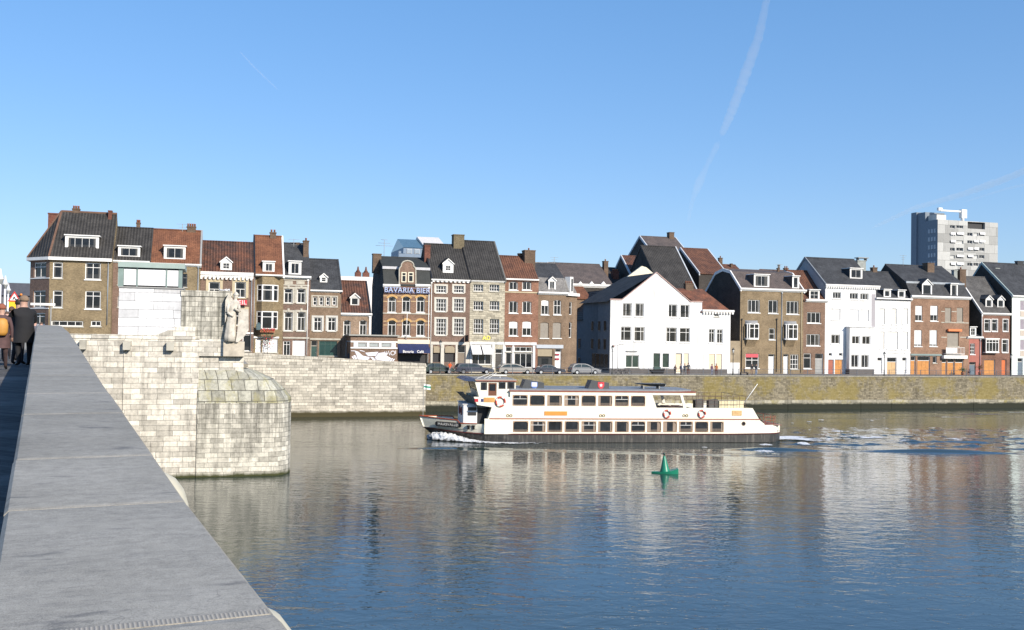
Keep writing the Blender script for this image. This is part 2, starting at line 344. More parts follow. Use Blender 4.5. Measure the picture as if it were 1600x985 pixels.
class House:
    def __init__(s, name, label, a, xp, ground, depth, wall, cat='house', group=None, py=520, x1=None):
        s.fr = Frame(a, xp[0], ground, py); s.depth = depth; s.g = ground; s.wallm = wall
        s.root = empty(name, s.fr.o, TH, label=label, cat=cat, group=group)
        s.w = s.fr.P(xp[1], py)[0] if x1 is None else x1; s.ops = []; s.later = []; s.prof = None; s.wmat2 = None
    def P(s, px, py, y=0.): return s.fr.P(px, py, y)
    def R(s, r, y=0.): return s.fr.R(r, y)
    def roof(s, eave, pts, mat, left=(0, 0), right=(0, 0), thick=.16, over=.22, verge=None, name='roof', back=True):
        """eave: photo pixel of the eaves; pts: (y, pixel) up to the ridge"""
        ez = s.P(*eave)[1]; s.eave = ez
        prof = [(0., ez)] + [(y, s.P(p[0], p[1], y)[1]) for y, p in pts]; s.prof = prof
        ry = prof[-1][0]; D = s.depth
        full = prof + [(D - y, z) for y, z in reversed(prof[:-1])] if back and D > ry else prof
        s.full = full
        m = MB(); x0, x1 = -left[0], s.w + right[0]
        y0, z0 = full[0]; y1, z1 = full[1]; k = (z1 - z0) / max(.01, y1 - y0)
        outer = [(y0 - over, z0 - over * min(k, .8))] + full[1:-1] + [(full[-1][0] + over, full[-1][1] - over * min(k, .8))]
        up = [(y, z + thick) for y, z in outer]
        m.prismx(up + list(reversed([(y, z + .01) for y, z in outer])), x0, x1)
        ro = fixn(m.build(name, mat, s.root)); s.roofo = ro
        rd = MB(); rz = prof[-1][1] + thick; rd.prismx([(ry - .16, rz - .06), (ry, rz + .09), (ry + .16, rz - .06)], x0, x1); rd.build('ridge_tiles', mat, ro)
        if verge:
            for sd, e in verge.items():
                v = MB(); xx = x0 if sd == 'l' else x1
                pl = [(y, z + thick + .10) for y, z in outer] + list(reversed([(y, z - .25) for y, z in outer]))
                v.prismx(pl, xx - .10, xx + .12); fixn(v.build('verge', e, ro))
        return ro
    def roof_y(s, z):
        for (a, b), (c, d) in zip(s.prof, s.prof[1:]):
            if b <= z <= d: return a + (c - a) * (z - b) / max(1e-6, d - b)
        return 0 if z < s.prof[0][1] else s.prof[-1][0]
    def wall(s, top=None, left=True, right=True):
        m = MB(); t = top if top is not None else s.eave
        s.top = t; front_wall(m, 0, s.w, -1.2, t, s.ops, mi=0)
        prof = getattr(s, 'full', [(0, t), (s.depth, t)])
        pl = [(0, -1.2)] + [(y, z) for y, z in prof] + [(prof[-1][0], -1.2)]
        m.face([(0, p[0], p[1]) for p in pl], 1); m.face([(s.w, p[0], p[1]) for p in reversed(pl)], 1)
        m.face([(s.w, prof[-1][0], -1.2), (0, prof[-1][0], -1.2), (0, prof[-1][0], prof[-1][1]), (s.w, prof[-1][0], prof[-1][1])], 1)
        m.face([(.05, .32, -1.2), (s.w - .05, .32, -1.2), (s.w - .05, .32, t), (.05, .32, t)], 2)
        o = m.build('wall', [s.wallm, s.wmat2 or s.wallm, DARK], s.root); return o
    def win(s, r, cols=2, rows=(.68,), arch=0, sill=True, sur=None, surm=None, shut=None, head=None, pane=None, fm=None, t=None, y=.13, rowpat=None, blind=0, blindm=None, keystone=False, local=False):
        x0, x1, z0, z1 = r if local else s.R(r)
        s.ops.append((x0, x1, z0, z1, arch))
        if shut:
            o = MB().box(x0 + .02, x1 - .02, y, y + .05, z0, z1); 
            o = o.build('shutter', shut, s.root)
            n = MB(); k = int((z1 - z0) / .22)
            for i in range(k): n.box(x0 + .03, x1 - .03, y - .014, y - .002, z0 + (i + .12) * (z1 - z0) / k, z0 + (i + .82) * (z1 - z0) / k)
            n.build('slats', shut, o)
        else: o = window_parts(s.root, x0, x1, z0, z1, cols, rows, y, t, fm, pane, rowpat=rowpat, blind=blind, blindm=blindm)
        if sill: MB().box(x0 - .1, x1 + .1, -.11, y, z0 - .13, z0).build('sill', surm or (WHITE if sill == 'w' else STONE), o)
        if sur:
            q = sur; m = MB(); sm = surm or STONE
            m.box(x0 - q, x0 - .002, -.05, .02, z0 - (0 if sill else q), z1 + q); m.box(x1 + .002, x1 + q, -.05, .02, z0 - (0 if sill else q), z1 + q); m.box(x0 - .002, x1 + .002, -.052, .02, z1 + .002, z1 + q)
            if not sill: m.box(x0 - .002, x1 + .002, -.052, .02, z0 - q, z0 - .002)
            if keystone: m.box((x0 + x1) / 2 - .14, (x0 + x1) / 2 + .14, -.11, -.054, z1 + .05, z1 + q + .22)
            m.build('window_surround', sm, o)
        if head:
            hm, hh = head; h = (x1 - x0) / 2; rise = max(arch, .02); R = (h * h + rise * rise) / (2 * rise); n = 8; m = MB(); A = math.asin(min(1, h / R))
            for i in range(n):
                q = []
                for tt, rr in ((i, R), (i + 1, R), (i + 1, R + hh), (i, R + hh)):
                    an = (-1 + 2 * tt / n) * A; q.append((x0 + h + rr * sin(an), z1 - R + rr * cos(an)))
                m.prism(q, -.035, .02)
            m.build('arch_head', hm, o)
        return o
    def door(s, r, mat, frame=None, rec=.2, transom=0., handle=True, local=False, panels=2, name='door', tm=None):
        x0, x1, z0, z1 = r if local else s.R(r); s.ops.append((x0, x1, z0, z1, 0)); m = MB(); t = .08
        m.box(x0, x0 + t, rec - .06, rec + .03, z0, z1); m.box(x1 - t, x1, rec - .06, rec + .03, z0, z1); m.box(x0 + t, x1 - t, rec - .06, rec + .03, z1 - t, z1)
        zt = z1 - t
        if transom:
            zt = z1 - (z1 - z0) * transom; m.box(x0 + t, x1 - t, rec - .06, rec + .03, zt - .04, zt + .04)
        l = MB().box(x0 + t, x1 - t, rec, rec + .05, z0, zt - .04); n = panels
        for i in range(n):
            a = x0 + t + (x1 - x0 - 2 * t) * i / n; b = x0 + t + (x1 - x0 - 2 * t) * (i + 1) / n
            for c, d in ((.08, .42), (.5, .93)): l.box(a + .07, b - .07, rec - .022, rec - .002, z0 + (zt - z0) * c, z0 + (zt - z0) * d)
        lo = l.build(name, mat, s.root); m.build('door_frame', frame or WHITE, lo)
        if transom: MB().box(x0 + t, x1 - t, rec, rec + .02, zt + .04, z1 - t).build('transom_pane', tm or GLASSD, lo)
        if handle: MB().tube((x1 - t - .12, rec - .09, z0 + (zt - z0) * .45), (x1 - t - .12, rec - .03, z0 + (zt - z0) * .45), .03, .02).tube((x1 - t - .24, rec - .08, z0 + (zt - z0) * .45), (x1 - t - .1, rec - .08, z0 + (zt - z0) * .45), .014).build('handle', ZINC, lo)
        return lo
    def cornice(s, r, mat=None, out=.32, dent=0, x=None, name='cornice', gutter=True):
        x0, x1, z0, z1 = s.R(r) if x is None else (x[0], x[1], s.P(*r[0])[1], s.P(*r[1])[1]); m = MB(); h = z1 - z0
        m.box(x0, x1, -out, -.003, z0 + h * .45, z1); m.box(x0, x1, -out * .6, -.003, z0 + h * .2, z0 + h * .448); m.box(x0, x1, -out * .3, -.003, z0, z0 + h * .198)
        if dent:
            n = max(3, int((x1 - x0) / dent)); w = (x1 - x0) / n
            for i in range(n): m.box(x0 + (i + .25) * w, x0 + (i + .75) * w, -out * .9, -.004, z0 - h * .32, z0 + h * .19)
        return m.build(name, mat or WHITE, s.root)
    def band(s, r, mat, out=.04, name='band', y=0.):
        x0, x1, z0, z1 = s.R(r); return MB().box(x0, x1, y - out, y + .01, z0, z1).build(name, mat, s.root)
    def drain(s, px, py0, py1, mat=None, r=.06):
        x, z1 = s.P(px, py0, -.1); z0 = s.P(px, py1, -.1)[1]
        return MB().tube((x, -.09, z0), (x, -.09, z1), r).box(x - .12, x + .12, -.2, -.02, z1 - .2, z1).build('drainpipe', mat or ZINC, s.root)
    def dormer(s, r, kind='flat', wins=2, rows=(), mat=None, cheek=None, fm=None, grid=False, rmat=None, marg=(.14, .14, .22), yy=None):
        mat = mat or WHITE; yd = .6
        for _ in range(8):
            x0, x1, z0, z1 = s.R(r, yd); yd = s.roof_y(z0 - .05) + .02 if yy is None else yy
        x0, x1, z0, z1 = s.R(r, yd); yb = min(s.prof[-1][0], s.roof_y(z1) + .3); m = MB(); zz = z1
        if kind != 'flat': zz = z1 - (x1 - x0) * (.42 if kind == 'gable' else .5)
        ex, ez0 = marg[0], marg[2]
        wx0, wx1, wz0, wz1 = x0 + marg[0], x1 - marg[1], z0 + marg[2] * .8, zz - marg[2] * .7
        front_wall(m, x0, x1, z0 - .1, zz, [(wx0, wx1, wz0, wz1)], yd, .2, 0)
        m.face([(x0, yd, z0 - .5), (x0, yd, zz), (x0, yb + .6, zz), (x0, yb + .6, z0 - .5)], 1); m.face([(x1, yd, z0 - .5), (x1, yb + .6, z0 - .5), (x1, yb + .6, zz), (x1, yd, zz)], 1)
        if kind != 'flat': xm = (x0 + x1) / 2; m.face([(x0, yd, zz), (x1, yd, zz), (xm, yd, z1)], 0)
        o = m.build('dormer', [mat, cheek or s.roofo.data.materials[0]], s.root)
        rm = MB(); e = .12
        if kind == 'flat': rm.box(x0 - e, x1 + e, yd - .2, yb + .8, z1, z1 + .13)
        else:
            xm = (x0 + x1) / 2; h = z1 - zz; rm.prism([(x0 - e, zz - e * h / (xm - x0)), (xm, z1), (x1 + e, zz - e * h / (xm - x0)), (x1 + e, zz + .1 - e * h / (xm - x0)), (xm, z1 + .13), (x0 - e, zz + .1 - e * h / (xm - x0))], yd - .14, yb + 1.0)
        rm.build('dormer_roof', rmat or (mat if kind == 'flat' else s.roofo.data.materials[0]), o)
        if kind != 'flat':   # white barge boards on the gable front
            xm = (x0 + x1) / 2; h = z1 - zz; sl = h / (xm - x0)
            bb = MB().prism([(x0 - e, zz - e * sl), (xm, z1), (xm, z1 - .16), (x0 - e, zz - .16 - e * sl)], yd - .17, yd - .143).prism([(x1 + e, zz - e * sl), (xm, z1), (xm, z1 - .16), (x1 + e, zz - .16 - e * sl)], yd - .17, yd - .143)
            bb.build('barge_board', WHITE, o)
        window_parts(o, wx0, wx1, wz0, wz1, wins, rows, yd + .06, t=.07, fm=fm, name='window_frame')
        MB().box(x0 - .08, x1 + .08, yd - .12, yd + .02, z0 - .12, z0 + .02).build('sill', mat, o)
        return o
    def chimney(s, r, y=None, mat=None, pots=2, thick=.7, sink=2.):
        y = s.prof[-1][0] if y is None else y; x0, x1, z0, z1 = s.R(r, y - thick / 2); m = MB()
        m.box(x0, x1, y - thick / 2, y + thick / 2, z0 - sink, z1 - .16); m.box(x0 - .06, x1 + .06, y - thick / 2 - .06, y + thick / 2 + .06, z1 - .16, z1)
        o = m.build('chimney', mat or CHIMB, s.roofo)
        if pots:
            p = MB()
            for i in range(pots):
                xx = x0 + (x1 - x0) * (i + .5) / pots; p.lathe((xx, y, z1), [(.13, -.05), (.11, .3), (.14, .32), (.14, .38)], 8)
            p.build('chimney_pots', POT, o)
        return o
# ---------------------------------------------------------------- water, land, quay
def hump(x, y, cx, cy, ang, L, w, A):
    dx, dy = x - cx, y - cy; u = dx * cos(ang) + dy * sin(ang); v = -dx * sin(ang) + dy * cos(ang)
    return A * math.exp(-(u / L) ** 2 * 2 - (v / w) ** 2 * 2)
_a = at_z(1205, 704, 0); _b = at_z(1460, 707, 0); _c = at_z(1330, 697, 0); _d = at_z(1500, 696, 0)
HUMPS = [(_a.x, _a.y, .06, 6.5, 1.0, .30), (_b.x, _b.y, .02, 9.5, 1.15, .34), (_c.x, _c.y + 1, .08, 9, 1.2, .14), (_d.x, _d.y + 3, .1, 12, 1.3, .16), (at_z(1640, 703, 0).x, at_z(1640, 703, 0).y, .05, 6, 1., .24)]
for px, py, L, A in ((1410, 646, 7, .17), (1530, 648, 7, .22), (1290, 647, 8, .13), (1480, 652, 8, .12), (1590, 645, 6, .2), (1350, 655, 9, .08), (1250, 690, 5, .15), (1290, 684, 5, .12), (1400, 680, 8, .12), (1500, 672, 9, .1), (1560, 686, 8, .12)):
    p = at_z(px, py, 0); HUMPS.append((p.x, p.y, .12, L, 1.1, A))
for k in range(12):        # bow wave running back along the near side of the hull
    p = at_z(690 + k * 52, 701 + k * 1.2, 0); HUMPS.append((p.x, p.y, .1, 4, .8, .16 - .01 * k))
rw_ = random.Random(3)
for k in range(420):      # chop churned up in the wake behind the stern
    p = at_z(1222 + 420 * rw_.random() ** 1.1, 668 + 32 * rw_.random(), 0); HUMPS.append((p.x, p.y, rw_.uniform(-.5, .5), rw_.uniform(.5, 1.4), rw_.uniform(.3, .6), rw_.uniform(.03, .10)))
def wh(x, y):
    z = 0
    for h in HUMPS:
        if abs(x - h[0]) < h[3] * 2.4 + 4 and abs(y - h[1]) < h[3] * .5 + 5: z += hump(x, y, *h)
    return z
def axis(a, b, d, far):
    v = [a + i * d for i in range(int((b - a) / d) + 1)]; lo, hi = [], []; s = d
    x = a
    while x > -far: s *= 1.7; x -= s; lo.append(x)
    x = v[-1]; s = d
    while x < far: s *= 1.7; x += s; hi.append(x)
    return lo[::-1] + v + hi
xs = axis(-24, 90, .36, 4000); ys = axis(88, 166, .33, 4000)
wm = MB(); nx, ny = len(xs), len(ys)
wm.v = [(x, y, wh(x, y)) for y in ys for x in xs]
for j in range(ny - 1):
    for i in range(nx - 1):
        b = j * nx + i; wm.f.append((b, b + 1, b + nx + 1, b + nx)); wm.m.append(0); wm.sm.append(True)
m, N, L, B = nodemat('river_water')
geo = nd(N, 'ShaderNodeNewGeometry')
def wn_(scale, det, st=(1, 1, 1), rgh=.6):
    mp = nd(N, 'ShaderNodeMapping'); mp.inputs['Scale'].default_value = st; L.new(geo.outputs['Position'], mp.inputs[0]); return noise(N, L, mp.outputs[0], scale, det, rgh)
B.inputs['Roughness'].default_value = .02; B.inputs['IOR'].default_value = 1.8; B.inputs['Specular IOR Level'].default_value = .5
murk = wn_(.05, 3, (1, 2, 1)); L.new(ramp(N, L, murk, [(.3, (.026, .044, .046)), (.7, (.038, .054, .044))]), B.inputs['Base Color'])
b1 = bump(N, L, wn_(.32, 3, (.7, 1.15, 1)), None, 1, .016)
calm = ramp(N, L, wn_(.06, 3, (.6, 1.6, 1)), [(.35, (.45,) * 3), (.65, (1.,) * 3)])
w2_ = wn_(1.0, 3, (.7, 1.2, 1), .55); w2_.node.inputs['Distortion'].default_value = .7
h2 = math2(N, L, 'MULTIPLY', w2_, calm)
b2 = bump(N, L, h2, None, 1, .046, b1)
bump(N, L, wn_(3.6, 2, (.8, 1.2, 1), .6), B, 1, .007, b2)
tag(wm.build('river_water', m), kind='structure')

QF = Frame(143.5, 700, 0); RF = Frame(135.4, 668, 0); PF = Frame(80.5, 310, 0)
paving = brick('street_paving', (.20, .19, .18), bw=.3, bh=.15, stain=.2)
kerbm = plain('kerb_stone', (.38, .37, .34), .85, .15)
# quay street: a sheet at z = 5.2 running far back, and the ramp street climbing to the bridge
qx0 = QF.P(655, 590)[0]
land = MB(); W_ = QF.W
def sheet(fr, pts, mb): mb.face([fr.W(x, y, z) for x, y, z in pts])
sheet(QF, [(qx0, .3, 5.2), (3500, .3, 5.2), (3500, 3500, 5.2), (qx0, 3500, 5.2)], land)
tag(land.build('quay_street', paving), kind='structure')
rx1 = 0; rxm = RF.P(380, 551)[0]; rxl = RF.P(112, 521)[0]
def ramp_z(x):   # street height along the ramp
    if x > 0: return 5.2
    if x > rxm: return 6.0 + (7.3 - 6.0) * (x / rxm)
    return 7.3 + (9.2 - 7.3) * min(1, (x - rxm) / (rxl - rxm))
rs = MB(); prev = None
for x in (-.1, rxm * .5, rxm, (rxm + rxl) / 2, rxl, -400, -3500):
    z = ramp_z(x) if x > -300 else 9.2
    if prev: rs.face([RF.W(x, .3, z), RF.W(prev[0], .3, prev[1]), RF.W(prev[0], 3500, prev[1]), RF.W(x, 3500, z)])
    prev = (x, z)
tag(rs.build('ramp_street', paving), kind='structure')

stone_quay = ashlar('quay_stone', (.27, .235, .165), .62, .24, lichen=((.27, .21, .05), .20, .46, .6), dark=.45, wetz=.45, wet=(.05, .05, .03), streak=.45)
stone_ramp = ashlar('ramp_stone', (.55, .51, .43), 1.15, .37, dark=.32, wetz=.75, wet=(.07, .06, .03), streak=.4, ms=.02)
stone_pier = ashlar('pier_stone', (.66, .62, .54), 1.15, .385, dark=.35, wetz=.28, wet=(.05, .055, .02), streak=.5)
stone_cut = ashlar('cutwater_stone', (.60, .57, .49), .92, .36, dark=.36, wetz=.3, wet=(.05, .055, .02), streak=.7, sz=(1.0, 4.6, .72))
capst = ashlar('cutwater_cap_stone', (.45, .44, .37), .95, .8, lichen=((.36, .32, .12), .5, .50, .5), wetz=-5, streak=.5, joint=.8, ms=.03)
cope = plain('coping_stone', (.42, .40, .34), .85, .25, 1.2)
# quay wall with its foot ledge, edge stones and iron rings
q = empty('quay_wall', QF.W(0, 0, 0), TH, label='long lichen-yellowed stone quay wall running behind the boat to the right edge', cat='quay wall')
qw = MB(); ql = qx0 + .2
segs = [ql + i * 25 for i in range(14)]
for a, b in zip(segs, segs[1:]): qw.box(a, b, 0, 1.2, -3, 5.08)
qw.build('wall', stone_quay, q)
lg = MB(); x = ql
ledge_m = ashlar('quay_foot_stone', (.40, .37, .29), 1.2, .5, lichen=((.32, .26, .05), .35, .52, .6), wetz=.95, wet=(.03, .032, .022), streak=.3)
while x < 330:
    w = random.uniform(1.6, 3.4); lg.box(x, x + w + .001, -random.uniform(.50, .56), -.01, -2.5, 1.42 + random.uniform(-.05, .04)); x += w
lg.build('foot_ledge', ledge_m, q)
cp = MB(); x = ql
while x < 330:
    w = random.uniform(.9, 1.3); cp.box(x, x + w - .015, -.06, .55, 5.085, 5.26); x += w
cp.build('edge_stones', plain('quay_edge_stone', (.30, .28, .22), .85, .3, 3), q)
# railing on the quay edge
rail_m = plain('railing_iron', (.10, .115, .14), .5, .1)
rl = empty('quay_railing', QF.W(0, .3, 5.26), TH, label='thin grey iron railing with two rails along the edge of the lichen-yellowed quay', cat='railing')
x = QF.P(672, 583)[0]; xe = QF.P(1640, 590)[0]; k = 0; rr = MB()
rr.tube((x, 0, .95), (xe, 0, .95), .024, n=6).tube((x, 0, .5), (xe, 0, .5), .018, n=6); rr.build('rail', rail_m, rl)
while x < xe:
    MB().box(x - .035, x + .035, -.035, .035, 0, 1.0).box(x - .06, x + .06, -.06, .06, 0, .06).build('post', rail_m, rl); x += 3.05
# ramp retaining wall
rw = empty('ramp_wall', RF.W(0, 0, 0), TH, label='pale coursed limestone retaining wall of the ramp, sloping down towards the yellowed quay', cat='retaining wall')
z0 = RF.P(668, 568)[1]; za = RF.P(380, 551)[1]; xl = RF.P(360, 551)[0]; zl = z0 + (za - z0) * xl / rxm
mb = MB(); n = 24
for i in range(n):
    xa, xb = xl * (1 - i / n), xl * (1 - (i + 1) / n); zA, zB = z0 + (zl - z0) * xa / xl, z0 + (zl - z0) * xb / xl
    if i == n - 1: xb -= .35
    mb.prism([(xa, -3), (xb, -3), (xb, zB - .45), (xa, zA - .45)], 0, .8)
mb.prism([(-.35, -3), (-.12, -3), (-.12, z0 - .55), (-.35, z0 - .45)], .1, .7)
mb.build('wall', stone_ramp, rw)
mb = MB(); n = 22
for i in range(n):
    xa, xb = xl * (1 - i / n), xl * (1 - (i + 1) / n); zA, zB = z0 + (zl - z0) * xa / xl, z0 + (zl - z0) * xb / xl
    r = .18 if i == n - 1 else 0
    mb.prism([(xa, zA - .44), (xb - .02 - (.1 if r else 0), zB - .44), (xb - .02, zB - .3 - r), (xb - .02 - r, zB - .02), (xa, zA)], -.05, .7)
mb.build('coping', stone_ramp, rw)
MB().box(xl, -.2, -.35, -.005, -3, .95).build('footing', stone_ramp, rw)
rwr = MB().box(-.5, -.13, .7, 9, -3, 5.1); rwr.build('return_wall', stone_ramp, rw)

# ---------------------------------------------------------------- bridge on which the camera stands
BA = radians(25.3); bd = Vector((-sin(BA), cos(BA), 0)); bq = Vector((cos(BA), sin(BA), 0)); BROT = BA
bridge = empty('stone_bridge', (0, 0, 0), BROT, label='old stone bridge whose broad grey limestone parapet fills the lower left', cat='bridge')
ZP = [(-6, -.70), (0, -.595), (2, -.545), (3.3, -.535), (4.3, -.507), (6, -.46), (8.1, -.405), (9.9, -.345), (13.5, -.215), (18, -.065), (24.5, .055), (30, .085), (36, .04), (50, -.14), (76, -.36)]
def zp(s):
    for (a, b), (c, d) in zip(ZP, ZP[1:]):
        if a <= s <= c:
            t = (s - a) / (c - a); return CZ + b + (d - b) * t
    return CZ + (ZP[0][1] if s < 0 else ZP[-1][1])
# local: x to the river side, y along the bridge
m, N, L, B = nodemat('blue_limestone_coping')
v = coords(N, L); n1 = noise(N, L, v, 1.3, 6, .65); n2 = noise(N, L, v, 22, 5, .7); n3 = noise(N, L, v, 140, 3, .6)
col = ramp(N, L, n1, [(.30, (.28, .258, .215)), (.5, (.355, .328, .277)), (.72, (.41, .38, .325))])
col = mixc(N, L, 1., col, ramp(N, L, n2, [(.3, (.82,) * 3), (.65, (1.08,) * 3)]), 'MULTIPLY')
vs = coords(N, L, 'Object', (2.2, 5.5, 1)); sp = noise(N, L, vs, 1.6, 5, .62)
col = mixc(N, L, ramp(N, L, sp, [(.60, (0,) * 3), (.70, (.7,) * 3)]), col, (.13, .125, .12))
vw = coords(N, L, 'Object', (1.2, 7, 1), (0, 0, .5)); wv = noise(N, L, vw, 1.1, 6, .75)
col = mixc(N, L, ramp(N, L, wv, [(.490, (0,) * 3), (.498, (.6,) * 3), (.506, (0,) * 3)]), col, (.13, .125, .12))
col = mixc(N, L, ramp(N, L, noise(N, L, v, 60, 2), [(.74, (0,) * 3), (.78, (.6,) * 3)]), col, (.4, .39, .36))
L.new(col, B.inputs['Base Color']); B.inputs['Roughness'].default_value = .82; B.inputs['Specular IOR Level'].default_value = .3
gr = noise(N, L, v, 320, 2, .6); col = mixc(N, L, 1., col, ramp(N, L, gr, [(.32, (.72,) * 3), (.5, (1.,) * 3), (.7, (1.16,) * 3)]), 'MULTIPLY'); L.new(col, B.inputs['Base Color'])
vo = nd(N, 'ShaderNodeTexVoronoi', feature='DISTANCE_TO_EDGE'); vo.inputs['Scale'].default_value = 1.7; dv = nd(N, 'ShaderNodeVectorMath', operation='ADD'); nn_ = nd(N, 'ShaderNodeTexNoise'); nn_.inputs['Scale'].default_value = 5; L.new(v, nn_.inputs['Vector']); L.new(v, dv.inputs[0]); L.new(nn_.outputs['Color'], dv.inputs[1]); L.new(dv.outputs[0], vo.inputs['Vector'])
ck = math2(N, L, 'MULTIPLY', ramp(N, L, vo.outputs['Distance'], [(.0, (1,) * 3), (.008, (0,) * 3)]), ramp(N, L, noise(N, L, v, 1.9, 2), [(.60, (0,) * 3), (.66, (.45,) * 3)])); col = mixc(N, L, ck, col, (.11, .105, .10)); L.new(col, B.inputs['Base Color'])
bp = bump(N, L, n3, None, .4, .001); bp = bump(N, L, n2, None, .35, .003, bp); bump(N, L, ck, B, -.5, .004, bp)
coping_m = m
m, N, L, B = nodemat('chiselled_edge')
v = coords(N, L); w = nd(N, 'ShaderNodeTexWave', wave_type='BANDS', bands_direction='X', wave_profile='SIN'); L.new(v, w.inputs[0]); w.inputs['Scale'].default_value = 38; w.inputs['Distortion'].default_value = .6
L.new(ramp(N, L, w.outputs['Fac'], [(.2, (.25, .235, .21)), (.8, (.37, .345, .30))]), B.inputs['Base Color']); B.inputs['Roughness'].default_value = .85
bump(N, L, w.outputs['Fac'], B, .7, .003); chis_m = m
XL, XR = -.085, .43
joints = [-5.5, -4.1, -2.7, -1.35, -.1, .9, 1.96, 3.28, 4.30, 5.95, 7.25, 8.9]
while joints[-1] < 74: joints.append(joints[-1] + random.uniform(1.25, 1.6))
for a, b in zip(joints, joints[1:]):
    s = MB(); k = max(2, int((b - a) / .35)); g = .004
    pts = [a + g + (b - a - 2 * g) * i / k for i in range(k + 1)]
    if b < 20: pts = sorted(set(pts + [a + g + .022, b - g - .03]))
    nn = len(pts); e = .012
    sec = [(XL, -.20), (XL, -e), (XL + e, 0), (XR - e, 0), (XR, -e), (XR, -.20)]
    jl, jr = random.uniform(-.0015, .0015), random.uniform(-.003, .003)
    base = 0
    for i, y in enumerate(pts):
        dz = -.003 if i in (0, nn - 1) else 0
        s.v += [(x + (jr if x > 0 else jl), y, zp(y) + z + dz) for x, z in sec]
    for i in range(nn - 1):
        for j in range(5):
            b0 = i * 6 + j; s.f.append((b0, b0 + 6, b0 + 7, b0 + 1)); s.m.append(1 if (j == 2 and b < 20 and i == 0 and 1.5 < a < 2.5) else 0); s.sm.append(False)
    s.f.append(tuple(range(6))); s.m.append(0); s.sm.append(False); s.f.append(tuple(range((nn - 1) * 6 + 5, (nn - 1) * 6 - 1, -1))); s.m.append(0); s.sm.append(False)
    s.build('coping_slab', [coping_m, chis_m], bridge)
mort = MB(); brs = ashlar('bridge_stone', (.48, .44, .36), 1.1, .4, wetz=.3)
dk = MB(); fl = MB(); n = 40; sy = [-6 + 82 * i / n for i in range(n + 1)]
for a, b in zip(sy, sy[1:]):
    za, zb = zp(a), zp(b)
    def q4(mb, p): mb.face(p)
    q4(dk, [(-.05, a, za - 1.12), (-.05, b, zb - 1.12), (-9, b, zb - 1.12), (-9, a, za - 1.12)])
    mort.face([(-.05, a, za - 1.3), (-.05, b, zb - 1.3), (-.05, b, zb - .2), (-.05, a, za - .2)])
    mort.face([(.39, a, za - 1.3), (.39, b, zb - 1.3), (.39, b, zb - .02), (.39, a, za - .02)])
    mort.face([(-.05, a, za - .022), (.39, a, za - .022), (.39, b, zb - .022), (-.05, b, zb - .022)])
dk.build('deck', brick('deck_setts', (.13, .125, .12), bw=.2, bh=.12), bridge); mort.build('parapet_core', plain('dark_mortar', (.13, .12, .105), .9, .3), bridge)
far = MB()
for a, b in zip(sy, sy[1:]):
    far.face([(-9, a, zp(a) - 3), (-9, b, zp(b) - 3), (-9, b, zp(b) - .1), (-9, a, zp(a) - .1)]); far.face([(-9.4, a, zp(a) - 3), (-9.4, a, zp(a) - .1), (-9.4, b, zp(b) - .1), (-9.4, b, zp(b) - 3)])
    far.face([(-9, a, zp(a) - .1), (-9, b, zp(b) - .1), (-9.4, b, zp(b) - .1), (-9.4, a, zp(a) - .1)])
far.build('far_parapet', coping_m, bridge)
for xx in (.36, -9.35):            # the two flanks with four arches
    s = MB()
    arches = [(-2, 13), (17, 32), (36, 51), (55, 70)]
    ptsb = [(-6, -3)]
    for a, b in arches:
        c, h = (a + b) / 2, (b - a) / 2; ptsb += [(a, -3)] + [(c - h * cos(pi * i / 12), 1.5 + 5.4 * sin(pi * i / 12)) for i in range(13)] + [(b, -3)]
    ptsb += [(75.5, -3)]
    tops = lambda y: zp(y) - 1.25
    for p, q_ in zip(ptsb, ptsb[1:]):
        if abs(q_[0] - p[0]) > 1e-4 : s.face([(xx, p[0], p[1]), (xx, q_[0], q_[1]), (xx, q_[0], tops(q_[0])), (xx, p[0], tops(p[0]))])
        if xx > 0 and not (p[1] == -3 and q_[1] == -3): s.face([(xx, p[0], p[1]), (xx, q_[0], q_[1]), (-9.35, q_[0], q_[1]), (-9.35, p[0], p[1])])
    s.build('side_wall', brs, bridge)
for y in (-1.95, .4, 2.75, 5.1):        # round-headed corbels under the parapet
    MB().rings([[(.46 + r * cos(t), y + r * 1.1 * sin(t), zp(y) + z) for t in [2 * pi * i / 28 for i in range(28)]] for r, z in ((.215, -1.5), (.22, -.42), (.212, -.36), (.19, -.29), (.15, -.235), (.09, -.20), (.03, -.185))]).build('corbel', plain('corbel_stone', (.58, .54, .42), .85, .15, 4), bridge)

# ---------------------------------------------------------------- bridge end: pier with cutwater, wall, statue
pr = empty('bridge_pier', PF.o, TH, label='massive pale stone bridge pier with rounded cutwater and yellow-lichened cap, rising from the water', cat='bridge pier')
Pp = PF.P; Rr = PF.R
xL = Pp(60, 600)[0]; x310 = Pp(309, 650)[0]; xt0 = Pp(283, 490)[0]; xt1 = Pp(362, 490)[0]; ztop = Pp(200, 523)[1]
mb = MB().box(xL, x310, 0, 2, -3, ztop - .30)
